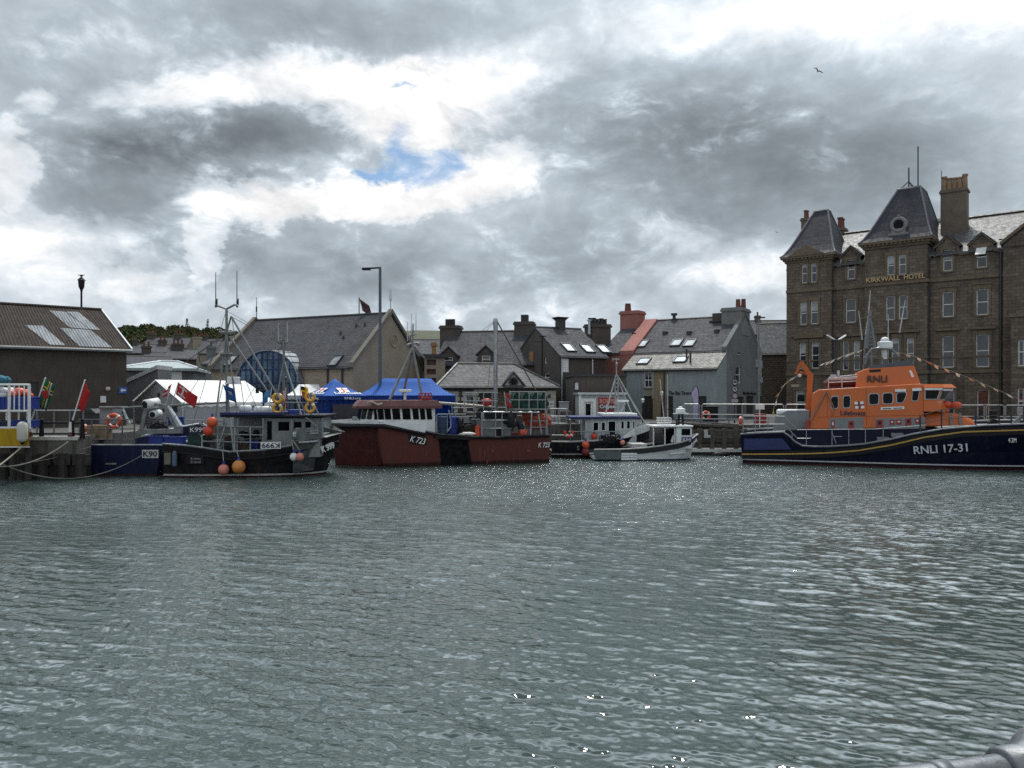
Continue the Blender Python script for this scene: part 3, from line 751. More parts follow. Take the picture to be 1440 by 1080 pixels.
 zs = [F.on(1262, 398.5, PT)[1], F.on(1137, 411, PT)[1], F.on(1333, 395, 0)[1], F.on(1333, 527, 0)[1], F.on(1137, 470, PT)[1]]
 z3 = F.on(1333, 395, 0)[1]; z1_ = F.on(1333, 525, 0)[1]
 def course(z, h, out, ua, uc):
  st.bx(uA0 - .02, uA1 + out, PT - out, PT + .03, z, z + h); st.bx(uC0 - out, uC1 + out, PT - out, PT + .03, z, z + h)
  st.bx(uA1 + out + .001, uC0 - out - .001, -out, .03, z, z + h); st.bx(uC1 + out + .001, uE + .02, -out, .03, z, z + h)
  for u in (uA1, uC1): st.bx(u - .01, u + out, PT + .031, .0, z, z + h)
 course(z3, .24, .12, 0, 0); course(z1_, .26, .14, 0, 0); course(zM - 4 + .05 - 3.9, .12, .07, 0, 0)
 for h in hM[9:11] + hM[2:4]: st.bx(h[0] - .45, h[1] + .45, -.26, .0, h[3] + .38, h[3] + .56)
 for h in [hM[7], hM[8]]: st.bx(h[0] - .3, h[1] + .3, -.14, 0, h[3] + .34, h[3] + .44)
 for a0, a1, v, z in ((hA[4][0], hA[5][1], PT, hA[4][3]), (hC[4][0], hC[6][1], PT, hC[4][3])):
  st.bx(a0 - .4, a1 + .4, v - .24, v, z + .38, z + .55)
 am = (hA[4][0] + hA[5][1]) / 2; zt = hA[4][3] + .56
 st.prism([(am - 1.5, PT - .2, zt), (am + 1.5, PT - .2, zt), (am, PT - .2, zt + .6)], (0, .2, 0))
 for u0, u1, d, z in ((uA0, uA1, DA, zA), (uC0, uC1, DC, zC)):
  for k, (o, za, zb) in enumerate(((.12, z - .42, z - .25), (.24, z - .25, z - .08), (.4, z - .08, z + .1))):
   st.bx(u0 - o, u1 + o, PT - o, d + o, za, zb)
  n = int((u1 - u0) / .32)
  for i in range(n): uu = u0 + (i + .3) * .32; st.bx(uu, uu + .15, PT - .36, PT - .23, z - .24, z - .081)
  n = int(d / .32)
  for i in range(n): vv = PT + (i + .3) * .32; st.bx(u1 + .23, u1 + .36, vv, vv + .15, z - .24, z - .081)
 for a0, a1 in ((uA1, uC0), (uC1, uE)):
  xs = [a0 + .4] + sorted(sum(([h[0] - .47, h[1] + .47] for h in gab if a0 < h[0] < a1), [])) + [a1]
  for i in range(0, len(xs) - 1, 2):
   if xs[i + 1] > xs[i]: st.bx(xs[i], xs[i + 1], -.22, 0, zM - .02, zM + .16)
 st.build('string_course', stone_trim, th)
 # little pediment over the bay, front of the left mansard
 pd = MB(); am = (uA0 + uA1) / 2 - .1; pd.prism([(am - 1.55, PT - .46, zA + .08), (am + 1.55, PT - .46, zA + .08), (am, PT - .46, zA + 1.0)], (0, .9, 0)); pd.build('pediment', stone_trim, th)
 # mansard roofs, slightly bell-cast
 def mansard(u0, u1, d, z, tu0, tu1, tv0, tv1, zt):
  rings = []
  for f, k in ((0, 0), (.07, .13), (.2, .28), (.37, .44), (.735, .76), (1, 1)):
   a = u0 - .42 + (tu0 - u0 + .42) * k; b = u1 + .42 + (tu1 - u1 - .42) * k; c = PT - .42 + (tv0 - PT + .42) * k; e = d + .42 + (tv1 - d - .42) * k
   zz = z + .1 + (zt - z - .1) * f; rings.append([(a, c, zz), (b, c, zz), (b, e, zz), (a, e, zz)])
  m = MB(); m.loft(rings); o = m.build('mansard_roof', slate_m, th)
  lead = MB()
  for i in range(4): lead.tube([rg[i] for rg in rings], .075, 6)
  top = rings[-1]; lead.tube([top[i % 4] for i in range(5)], .1, 6)
  lead.build('lead_flashing', M('lead_flashing', (0.13, 0.135, 0.15), 0.6, var=.2), o)
  return o, rings
 zt = F.on(1155, 297.5, 2.1)[1]; mansard(uA0, uA1, DA, zA, F.u_at(1145.5, 1.8), F.u_at(1164, 1.8), 1.8, 2.5, zt)
 zt2 = F.on(1278, 264.5, 1.4)[1]; mo, rg = mansard(uC0, uC1, DC, zC, F.u_at(1262.5, 1.4), F.u_at(1294, 1.4), 1.4, 3.8, zt2)
 # round dormers
 stone_pale = M('pale_dormer_stone', (0.2, 0.2, 0.2), .85, var=.2)
 def oculus(c, ax):
  m = MB(); r = .5
  m.torus(c, r, .14, ax, 20, 8)
  if ax == 'y':
   m.bx(c[0] - .75, c[0] + .75, c[1] - .1, c[1] + .7, c[2] - .95, c[2] - .66); m.bx(c[0] - .5, c[0] + .5, c[1] - .06, c[1] + .7, c[2] - .7, c[2] - .3); m.sphere((c[0], c[1], c[2] + .72), .1, 8, 6)
   m.tube([(c[0], c[1] + .02, c[2]), (c[0], c[1] + 1.2, c[2])], [.62, .62], 20)
  else:
   m.bx(c[0] - .7, c[0] + .1, c[1] - .75, c[1] + .75, c[2] - .95, c[2] - .66); m.bx(c[0] - .7, c[0] + .06, c[1] - .5, c[1] + .5, c[2] - .7, c[2] - .3); m.sphere((c[0], c[1], c[2] + .72), .1, 8, 6)
   m.tube([(c[0] - .02, c[1], c[2]), (c[0] - 1.2, c[1], c[2])], [.62, .62], 20)
  o = m.build('dormer', stone_pale, mo); return o
 ua, za = F.on(1263.7, 316, -.42); o1 = oculus((ua, -.42, za), 'y')
 p = MB(); p.tube([(ua, -.46, za), (ua, -.4, za)], .42, 20); p.build('round_pane', glass_dark, th)
 us = uC1 + .12; vb, zb = F.side(1328, 316, us); oculus((us, vb, zb), 'x')
 p = MB(); p.tube([(us + .04, vb, zb), (us, vb, zb)], .42, 20); p.build('round_pane', glass_dark, th)
 # main roof
 zr = F.on(1400, 302.5, 5.2)[1]; rf = MB(); tt = .14
 wing = 9.0
 sec = [(-.25, zM + .08), (5.2, zr - tt), (DM + .2, zM + .08), (DM + .2, zM + .08 + tt), (5.2, zr), (-.25, zM + .08 + tt)]
 rf.prism([(uA0 - .1, v, z) for v, z in sec], (uE + wing - uA0, 0, 0)); ro = rf.build('main_roof', slate_b, th)
 rd = MB(); rd.tube([(uA0, 5.2, zr + .04), (uE + wing, 5.2, zr + .04)], .12, 6); rd.build('ridge', gutter, ro)
 for h in gab:
  gr = MB(); a0, a1 = h[0] - .6, h[1] + .6; am = (a0 + a1) / 2; zt_ = h[3] + .26; L = 3.2
  for sg, a in ((-1, a0), (1, a1)):
   gr.prism([(a, -.18, zt_ - .05), (am, -.18, zt_ + .82), (am, -.18, zt_ + .94), (a, -.18, zt_ + .07)], (0, L, 0))
  gr.build('dormer_roof', slate, th)
 # chimneys
 def chim(x0, x1, ytop, v, d, npot, pm, ph, yb=None, mat=M('chimney_stone', (.15, .122, .095), .9, var=.2, scale=1.5, bump=.4, streak=.4), pr=.16):
  a0, a1 = F.u_at(x0, v), F.u_at(x1, v); chimney(th, a0, a1, v, v + d, zM, F.on((x0 + x1) / 2, ytop, v)[1], mat, npot, pm, ph, pr)
 chim(1322.5, 1359, 265, 2.9, 1.15, 5, pot_clay, 1.05, pr=.2)
 chim(1126.5, 1137, 306, 5.2, .9, 2, pot_red, .8); chim(1174, 1187, 320, 5.6, 1.0, 2, pot_red, .95, pr=.24)
 # antennas on the tower flat
 ao = MB(); u, z = F.on(1291, 262, 2.2); u2, z2 = F.on(1291, 206, 2.2); ao.tube([(u, 2.2, z2 * 0 + zt2), (u, 2.2, z2)], .055, 6)
 u, z2 = F.on(1278, 236, 2.2); ao.tube([(u, 2.2, zt2), (u, 2.2, z2)], .06, 6)
 for dx, dy in ((-.9, 0), (.5, .4), (.4, -.5)): ao.tube([(u, 2.2, zt2 + .75), (u + dx, 2.2 + dy, zt2)], .045, 5)
 u, z2 = F.on(1324, 240, 3.2); ao.tube([(u, 3.2, zt2 - 1), (u, 3.2, z2)], .03, 5)
 ao.build('antenna', dark_metal, th)
 # drainpipes
 for x, v in ((1170.3, -.12), (1306, -.12), (1407, -.12)):
  dp = MB(); u = F.u_at(x, v); dp.tube([(u, v, 0), (u, v, zM + .1)], .085, 7); dp.bx(u - .17, u + .17, v - .1, v + .1, zM - .1, zM + .2)
  for k in range(1, 8): dp.bx(u - .12, u + .12, v - .06, v + .11, k * 1.9, k * 1.9 + .07)
  dp.build('drainpipe', gutter, th)
 # gilt sign
 gilt = M('gilt_lettering', (0.5, 0.36, 0.18), .5, var=.15)
 xs = [(1218.6, 1266.5, 'KIRKWALL'), (1271.5, 1301, 'HOTEL')]
 for xa, xb, s in xs:
  ua, ub = F.u_at(xa, PT - .1), F.u_at(xb, PT - .1); z = F.on(1260, 398.3, PT - .1)[1]; hh = F.on(1260, 391.2, PT - .1)[1] - z
  text(th, 'lettering', s, gilt, (ua, PT - .16, z3 + .3), (1, 0, 0), (0, 0, 1), ub - ua, hh, .05, bold=.012)
 # wall at the right: gable wing with lower front block
 wg = MB(); v = -.25; u0, u1 = uE + .02, uE + wing - .2; zg = F.on(1405, 346, 0)[1]
 wall_holes(wg, u0, u1, 0, zg, [], front_map(v)); wg.add([(u0, v, zg), (u1, v, zg), ((u0 + u1) / 2, v, zg + 3.6)], [(0, 1, 2)])
 wg.add([(u0, v, 0), (u0, 0.2, 0), (u0, .2, zg), (u0, v, zg)], [(0, 1, 2, 3)]); wg.add([(u1, v, 0), (u1, DM, 0), (u1, DM, zg), (u1, v, zg)], [(0, 1, 2, 3)])
 wg.build('gable_wall', stone, th)
 um = (u0 + u1) / 2; wr = MB()
 for sg, ue in ((-1, u0 - .15), (1, u1 + .15)): wr.prism([(ue, v - .12, zg - .05), (um, v - .12, zg + 3.65), (um, v - .12, zg + 3.8), (ue, v - .12, zg + .12)], (0, 5.6, 0))
 wr.build('gable_roof', slate_b, th)
 sk = MB()
 for sg, ue in ((-1, u0 - .2), (1, u1 + .2)): sk.prism([(ue, v - .2, zg - .02), (um, v - .2, zg + 3.7), (um, v - .2, zg + 3.95), (ue, v - .2, zg + .23)], (0, .07, 0))
 sk.build('verge', stone_trim, th)
 vb = -2.2; ub0 = F.u_at(1421.5, vb); zb = F.on(1425, 446, vb)[1]
 hb = [rect_on(F, 1431.5, 1446, 478, 515, vb), rect_on(F, 1431, 1446, 546, 586, vb)]
 bk = MB(); wall_holes(bk, ub0, ub0 + 5, 0, zb, hb, front_map(vb), .2)
 bk.add([(ub0, vb, 0), (ub0, v, 0), (ub0, v, zb), (ub0, vb, zb)], [(0, 1, 2, 3)]); bk.add([(ub0, vb, zb), (ub0 + 5, vb, zb), (ub0 + 5, v, zb), (ub0, v, zb)], [(0, 1, 2, 3)])
 bk.build('front_block', stone, th)
 q = MB(); q.bx(ub0 - .12, ub0 + 5, vb - .14, v - .01, zb + .003, zb + .25); q.build('cornice', stone_trim, th)
 for h in hb:
  w = window(th, h, front_map(vb), white_paint, glass, .2, .08, .55, muntin=1, sill=stone_trim)
 # wall lamp cluster by the ground floor, small notice board
 nb = MB(); a = rect_on(F, 1113, 1124, 540.5, 544, PT - .06); nb.bx(a[0], a[1], PT - .1, PT - .01, a[2], a[3]); nb.build('name_board', M('buff_board', (.4, .33, .26), .7), th)
build_hotel()

# brown warehouse at the left
def build_warehouse():
 F = Frame((*(at(178, HY, 45).xy), G), math.atan(.8))
 hw = F.on(178, 491, 0)[1]
 rv = 8.2; p = F.on(127, 437, rv)[1]; hr = p; L = 22; D = 16.4
 Fm = Frame(F.o - F.u * L, F.a)
 th = thing('warehouse', 'large brown harled warehouse with a patched corrugated roof behind the flags', 'warehouse', Fm.o, Fm.a)
 door = rect_on(Fm, 38, 54, 545, 600, 0)
 mb = MB(); wall_holes(mb, 0, L, 0, hw, [(door[0], door[1], 0, 2.5)], front_map(0), .2)
 for u in (0, L): mb.add([(u, 0, 0), (u, D, 0), (u, D, hw), (u, rv, hr), (u, 0, hw)], [(0, 1, 2, 3, 4)])
 mb.add([(0, D, 0), (L, D, 0), (L, D, hw), (0, D, hw)], [(0, 1, 2, 3)])
 mb.build('wall', harl_brown, th)
 s = (hr - hw) / rv
 brownc = corrugated('brown_corrugated_sheet', (0.055, 0.043, 0.036), rust=(0.04, 0.034, 0.03)); greyc = corrugated('grey_corrugated_sheet', (0.22, 0.235, 0.25), rough=.5)
 rf = MB(); t = .08; o = .35
 sec = [(-o, hw - o * s), (rv, hr), (D + o, hw - o * s), (D + o, hw - o * s + t), (rv, hr + t), (-o, hw - o * s + t)]
 rf.prism([(-.2, v, z) for v, z in sec], (L + .4, 0, 0)); ro = rf.build('roof', brownc, th)
 def patch(px, name, mat):
  pts = [roof_hit(Fm, x, y, hw + t, s) for x, y in px]; m = MB(); n = V((0, -s, 1)).normalized()
  m.prism([q + n * .004 for q in pts], n * .025); m.build(name, mat, ro)
 patch([(36, 458), (60, 458.5), (92, 486), (70, 485)], 'grey_roof_sheet', corrugated('pale_corrugated_sheet', (0.27, 0.285, 0.3), rough=.5))
 patch([(69, 437), (92, 439), (126, 463.5), (98, 461)], 'grey_roof_sheet', greyc)
 patch([(84, 461.5), (127, 464.5), (158, 489), (112, 487.5)], 'grey_roof_sheet', greyc)
 patch([(93, 438.5), (110, 439), (141, 464.5), (127, 463.5)], 'grey_roof_sheet', corrugated('pale_corrugated_sheet', (0.27, 0.285, 0.3), rough=.5))
 rg = MB(); rg.tube([(-.2, rv, hr + t), (L + .2, rv, hr + t)], .14, 6); rg.build('ridge', brownc, ro)
 vg = MB(); vg.prism([(L + .18, -o, hw - o * s - .02), (L + .18, rv, hr - .02), (L + .18, rv, hr + .16), (L + .18, -o, hw - o * s + .16)], (.08, 0, 0)); vg.build('verge', pale_metal, ro)
 gt = MB(); gt.tube([(-.2, -o - .08, hw - o * s), (L + .2, -o - .08, hw - o * s)], .09, 6); gt.build('gutter', grey_paint, th)
 dm = MB(); rect_boxes(dm, door[0], door[1], 0, 2.5, .12, .2, front_map(0)); dm.build('door', dark_metal, th)
 return Fm, th, L
FW, warehouse, LW = build_warehouse()
def on_wall(F, px, v=-.0): return rect_on(F, *px, v)
a = on_wall(FW, (141, 149, 557, 566)); mb = MB(); mb.bx(a[0], a[1], -.05, -.003, a[2], a[3]); nb = mb.build('notice_board', white_paint)
nb.matrix_world = Matrix.Translation(FW.o) @ Matrix.Rotation(FW.a, 4, 'Z'); tag(nb, 'small white notice on the brown warehouse wall, below its lamp', 'notice')
lp = thing('wall_lamp', 'round bulkhead lamp on the brown warehouse wall', 'lamp', FW.o, FW.a)
u, z = FW.on(151, 547, 0); mb = MB(); mb.sphere((u, -.14, z), .14, 12, 8); mb.build('lamp_globe', M('frosted_globe', (.5, .42, .38), .3), lp, True)
mb = MB(); mb.tube([(u, -.003, z), (u, -.06, z)], .11, 12); mb.build('lamp_base', dark_metal, lp)
sg = thing('arrow_sign', 'blue one-way sign with a white left arrow at the warehouse corner', 'sign', FW.o, FW.a)
a = on_wall(FW, (167, 178, 544.5, 553)); mb = MB(); mb.bx(a[0], a[1], -.08, -.05, a[2], a[3]); mb.build('sign_plate', M('sign_blue', (.02, .09, .42), .4), sg)
mb = MB(); mb.bx((a[0] + a[1]) / 2 - .03, (a[0] + a[1]) / 2 + .03, -.05, -.003, a[2], a[3]); mb.build('bracket', dark_metal, sg)
zc, hx, w = (a[2] + a[3]) / 2, a[0], a[1] - a[0]
mb = MB(); mb.prism([(hx + w * .16, -.084, zc), (hx + w * .42, -.084, zc + .13), (hx + w * .42, -.084, zc + .045), (hx + w * .86, -.084, zc + .045), (hx + w * .86, -.084, zc - .045), (hx + w * .42, -.084, zc - .045), (hx + w * .42, -.084, zc - .13)], (0, .003, 0)); mb.build('arrow', letter_white, sg)

# long slate-roofed hall with the blue arched window
def build_hall():
 ang = -math.atan(.48); c = at(497, HY, 50); L = 12.6; F0 = Frame((c.x, c.y, G), ang); F = Frame(F0.o - F0.u * L, ang)
 hw = F.on(497, 514, 0)[1]; rv = 4.2; D = 8.4; hr = F.on(548, 443, rv)[1]
 ac = F.u_at(383, 0); hole = []
 fh = [rect_on(F, 463, 480, 522, 548), rect_on(F, 446, 459, 522, 548)]
 th, ro, s = gabled('slate_hall', 'long tan hall with a slate roof, tall end gable and blue arched window', 'building', F, L, D, hw, hr, harl_tan, slate, [], verge=-.12, over=.2)
 # panel doors either side of dark downpipes
 for x in (461.5, 482): dp = MB(); u = F.u_at(x); dp.tube([(u, -.07, 0), (u, -.07, hw)], .06, 6); dp.build('drainpipe', gutter, th)
 # raised gable skews
 for u, nm in ((L, 'skew'), (0, 'skew')):
  sk = MB()
  sk.prism([(u - .16, -.25, hw - .12), (u - .16, rv, hr + .14), (u - .16, D + .25, hw - .12), (u - .16, D + .25, hw + .2), (u - .16, rv, hr + .42), (u - .16, -.25, hw + .2)], (.34, 0, 0)); sk.build('skew', M('gable_coping', (.17, .155, .13), .9, var=.2, streak=.3), th)
 # round plaque on the gable
 v, z = F.side(554, 479.5, L); mb = MB(); mb.torus((L + .02, v, z), .42, .05, 'x', 24, 6); mb.torus((L + .02, v, z), .14, .03, 'x', 16, 6); mb.build('round_plaque', harl_tan, th)
 # arched bay
 r = 2.3; zb = F.on(383, 545, -.5)[1]; zc = F.on(383, 536, -.5)[1] - .15
 top = F.on(383, 493, -.5)[1]; rz = top - zc; u0, u1 = F.u_at(333, -.5), F.u_at(419, -.5); um, ru = (u0 + u1) / 2, (u1 - u0) / 2
 arc = lambda k, e=0: (um + (ru + e) * math.cos(k), zc + (rz + e) * math.sin(k))
 ks = [math.pi * i / 24 for i in range(25)]
 bar = MB()
 rings = []
 for v in (-.55, 3.4):
  rings.append([(arc(k, .07)[0], v, arc(k, .07)[1]) for k in ks] + [(arc(k, .0)[0], v, arc(k, .0)[1]) for k in reversed(ks)])
 bar.loft(rings)
 for i in range(1, 24, 2):
  k = ks[i]; x, zz = arc(k, .08); bar.tube([(x, -.55, zz), (x, 3.4, zz)], .045, 4)
 vr = bar.build('vault_roof', M('lead_sheet', (.2, .22, .24), .5, .2, var=.2, streak=.3), th)
 gl = MB(); gl.prism([(arc(k)[0], -.42, arc(k)[1]) for k in ks], (0, .08, 0)); aw = gl.build('arched_window', glass_blue, th)
 low = MB(); low.bx(um - ru, um + ru, -.42, -.34, 0, zc); low.build('lower_pane', glass_blue, aw)
 blue = M('blue_frame_paint', (.008, .025, .1), .45, var=.2)
 fr = MB()
 for i in range(24): fr.prism([(arc(ks[i])[0], -.46, arc(ks[i])[1]), (arc(ks[i + 1])[0], -.46, arc(ks[i + 1])[1]), (arc(ks[i + 1], -.1)[0], -.46, arc(ks[i + 1], -.1)[1]), (arc(ks[i], -.1)[0], -.46, arc(ks[i], -.1)[1])], (0, .035, 0))
 for k in range(-5, 6):
  x = um + ru * k / 5.6; zz = zc + rz * math.sqrt(max(0, 1 - (k / 5.6) ** 2)) - .05
  w = .09 if abs(k) in (1, 3) else .035
  fr.bx(x - w, x + w, -.455, -.425, .2, zz)
 for zz in (zc + .02, zc + rz * .42, zc + rz * .72, zc - 1.1):
  hwid = ru * math.sqrt(max(0.02, 1 - max(0, (zz - zc) / rz) ** 2)) - .05; fr.bx(um - hwid, um + hwid, -.46, -.43, zz - .035, zz + .035)
 fr.build('window_frame', blue, aw)
 rl = MB()
 for zz in (zc - .3, zc - .8): rl.tube([(um - ru - .3, -1.0, zz), (um + ru + .4, -1.0, zz)], .03, 5)
 rl.build('balcony_rail', dark_metal, th)
 for x, y, w, h in ((472, 508, .75, 1.1), (325, 508, .7, 1.2)): skylight(ro, F, x, y, w, h, hw, s)
 vent = MB()
 for x, y in ((501, 459.5), (513, 458.5), (483, 476), (479, 470)): p = roof_hit(F, x, y, hw + .12, s); vent.tube([p, p + V((0, 0, .22))], [.1, .06], 6)
 vent.build('roof_vent', dark_metal, ro)
 ms = MB(); u, z2 = F.on(555.5, 406, rv); zt = hr + .3; ms.tube([(L, rv, zt - .4), (L, rv, zt + .7), (L, rv, zt + .75), (L, rv, z2)], [.05, .05, .1, .06], 6); ms.build('roof_mast', pale_metal, th)
 u, z2 = F.on(357, 418, rv); ms = MB(); ms.tube([(.2, rv, hr), (.2, rv, z2)], [.04, .02], 5); ms.tube([(.2, rv, hr + .8), (.2, rv, hr + 1.2)], .06, 5); ms.build('roof_mast', dark_metal, th)
 # flag on the ridge
 fl = thing('roof_flag', 'dark furled flag on a short pole above the slate hall ridge', 'flag', F.o, F.a)
 u, z2 = F.on(505, 418, rv); mb = MB(); mb.tube([(u, rv, hr), (u, rv, z2)], .035, 6); mb.build('pole', dark_metal, fl)
 flagmesh(fl, (u + .03, rv, z2 - .1), (.25, .05, -.95), (.38, .12, -.28), .9, .9, [((0, 1, 0, 1), M('dark_flag_cloth', (.05, .02, .02), .8))])
def flagmesh(parent, o, fly, hoist, lf, lh, cols, wav=.06, name='flag_cloth', n=9):
 """wavy cloth; cols = [((a0,a1,b0,b1), material)] areas in 0..1 along fly and hoist"""
 o, fly, hoist = V(o), V(fly).normalized(), V(hoist).normalized(); nr = fly.cross(hoist).normalized()
 res = []
 for qi, ((a0, a1, b0, b1), m) in enumerate(cols):
  rows = []
  for j in range(n + 1):
   b = b0 + (b1 - b0) * j / n; row = []
   for i in range(n + 1):
    a = a0 + (a1 - a0) * i / n
    row.append(o + fly * lf * a + hoist * lh * b + nr * (wav * math.sin(a * 7 + b * 2.2) * (.25 + a)))
   rows.append(row)
  base = MB(); vs = [p for r in rows for p in r]; off = nr * (.004 + .003 * qi)
  k = n + 1; fs = [(j * k + i, j * k + i + 1, (j + 1) * k + i + 1, (j + 1) * k + i) for j in range(n) for i in range(n)]
  N = len(vs); rim = [i for i in range(k)] + [j * k + n for j in range(1, k)] + [n * k + i for i in range(n - 1, -1, -1)] + [j * k for j in range(n - 1, 0, -1)]
  base.add([p - off for p in vs] + [p + off for p in vs], fs + [tuple(N + i for i in f) for f in fs] + [(rim[i], rim[(i + 1) % len(rim)], N + rim[(i + 1) % len(rim)], N + rim[i]) for i in range(len(rim))])
  res.append(base.build(name if qi == 0 else 'emblem', m, parent, True))
 return res
build_hall()
# low stone harbour building with hipped roof
def build_harbour_house():
 F = frame_at(641, 51.5, .12); u0 = 0
 L = F.u_at(781, 0); uL = F.u_at(619, 0); F = Frame(F.o + F.u * uL, F.a); L = L - uL; D = 6.2
 hw = F.on(700, 545, 0)[1]; th = thing('harbour_office', 'low stone harbour building with a hipped slate roof and small round-window gablet', 'building', F.o, F.a)
 rects = [(629, 640, 556, 580), (672, 694, 553, 592), (655, 668, 556, 580), (747, 766, 556, 592)]
 hs = [rect_on(F, *r) for r in rects]; hs = [(a, b, max(.0, c), d) for a, b, c, d in hs]
 mb = MB(); wall_holes(mb, 0, L, 0, hw, hs, front_map(0), .2)
 for u in (0, L): mb.add([(u, 0, 0), (u, D, 0), (u, D, hw), (u, 0, hw)], [(0, 1, 2, 3)])
 mb.add([(0, D, 0), (L, D, 0), (L, D, hw), (0, D, hw)], [(0, 1, 2, 3)]); mb.build('wall', rubble, th)
 for i, h in enumerate(hs):
  if h[2] < .3: d = MB(); rect_boxes(d, h[0], h[1], 0, h[3], .1, .2, front_map(0)); d.build('door', timber_dark, th)
  else: window(th, h, front_map(0), white_paint, glass, .2, .07, .5, sill=concrete)
 qm = M('pale_quoin_stone', (.42, .4, .35), .85, var=.15, streak=.3)
 for u, sg in ((0, 1), (L, -1)):
  qn = MB()
  for k in range(int(hw / .26)): w = .55 if k % 2 else .32; a, b = sorted((u - sg * .03, u + sg * w)); qn.bx(a, b, -.04, .03, k * .26 + .004, k * .26 + .254)
  qn.build('quoins', qm, th)
 for h in hs:
  qn = MB()
  for k in range(int((h[3] - 0) / .26) + 1):
   w = .3 if k % 2 else .18
   for a, b in ((h[0] - w, h[0] - .003), (h[1] + .003, h[1] + w)): qn.bx(a, b, -.035, .03, max(h[2], 0) + k * .26, max(h[2], 0) + k * .26 + .25) if max(h[2], 0) + k * .26 < h[3] else 0
  qn.bx(h[0] - .25, h[1] + .25, -.05, .03, h[3] + .004, h[3] + .26); qn.build('surround', qm, th)
 ra = F.on(643, 510, D / 2)[0]; rb = F.on(722, 513, D / 2)[0]; zr = F.on(680, 511.5, D / 2)[1]; o = .3; t = .1
 rf = MB(); e = hw - .02
 c = [(-o, -o, e), (L + o, -o, e), (L + o, D + o, e), (-o, D + o, e)]; c2 = [(x, y, z + t) for x, y, z in c]
 rf.add(c + c2 + [(ra, D / 2, zr), (rb, D / 2, zr)], [(0, 1, 2, 3), (0, 1, 5, 4), (1, 2, 6, 5), (2, 3, 7, 6), (3, 0, 4, 7), (4, 5, 9, 8), (5, 6, 9), (6, 7, 8, 9), (7, 4, 8)])
 ro = rf.build('roof', masonry('harbour_roof_slate', (.12, .12, .125), (.165, .163, .16), (.04, .04, .042), .4, .3, .02, .6, .75, zk=2.0, stain=.3, spec=.2), th)
 hp = MB(); hp.tube([c2[0], (ra, D / 2, zr)], .1, 6); hp.tube([c2[1], (rb, D / 2, zr)], .1, 6); hp.tube([(ra, D / 2, zr), (rb, D / 2, zr)], .1, 6); hp.build('ridge', gutter, ro)
 gt = MB(); gt.tube([(-o, -o - .06, e), (L + o, -o - .06, e)], .07, 6); gt.build('gutter', gutter, th)
 # gablet
 ga, gb = F.u_at(706, -.1), F.u_at(738, -.1); gm = (ga + gb) / 2; zt = F.on(720, 524.5, -.1)[1]
 gp = MB(); gp.prism([(ga, -.12, hw - .05), (gb, -.12, hw - .05), (gm, -.12, zt)], (0, .25, 0)); g = gp.build('gablet', qm, th)
 gr = MB()
 for ue in (ga - .15, gb + .15): gr.prism([(ue, -.3, hw - .1), (gm, -.3, zt), (gm, -.3, zt + .12), (ue, -.3, hw + .02)], (0, 3.0, 0))
 gr.build('gablet_roof', slate, th)
 z = F.on(721.5, 537, -.2)[1]; p = MB(); p.torus((gm, -.15, z), .26, .06, 'y', 20, 6); p.build('round_frame', rubble, g); p = MB(); p.tube([(gm, -.14, z), (gm, -.1, z)], .26, 18); p.build('pane', glass_dark, g)
 lp = thing('wall_plaque', 'small white square plaque on the right end of the stone harbour building', 'sign', F.o, F.a)
 a = rect_on(F, 772, 778.5, 564.5, 571.5); m = MB(); m.bx(a[0], a[1], -.09, -.05, a[2], a[3]); m.build('plate', white_paint, lp); m = MB(); m.torus(((a[0] + a[1]) / 2, -.092, (a[2] + a[3]) / 2), .06, .02, 'y', 12, 5); m.build('symbol', letter_black, lp)
build_harbour_house()

# dark slate house with two dormers
def dormer(th, F, x0, x1, ytop, yw0, yw1, v, hw, s, wallm):
 a0, a1 = F.u_at(x0, v), F.u_at(x1, v); am = (a0 + a1) / 2; zt = F.on((x0 + x1) / 2, ytop, v)[1]; zb = hw + s * v - .6; ze = zb + .6 + (zt - zb - .6) * .5
 h = rect_on(F, x0 + (x1 - x0) * .24, x1 - (x1 - x0) * .24, yw0, yw1, v); mb = MB()
 wall_holes(mb, a0, a1, zb, ze, [h], front_map(v), .12); mb.add([(a0, v, ze), (a1, v, ze), (am, v, zt)], [(0, 1, 2)])
 ve = v + (ze - zb) / s + .4
 for a in (a0, a1): mb.add([(a, v, zb), (a, ve, ze), (a, v, ze)], [(0, 1, 2)])
 d = mb.build('dormer', wallm, th)
 rf = MB(); vt = v + (zt - zb) / s + .5
 for ae in (a0 - .15, a1 + .15): rf.prism([(ae, v - .15, ze - .1), (am, v - .15, zt), (am, v - .15, zt + .1), (ae, v - .15, ze + .02)], (0, vt - v, 0))
 rf.build('dormer_roof', slate, d)
 window(d, h, front_map(v), white_paint, glass, .12, .06, .5)
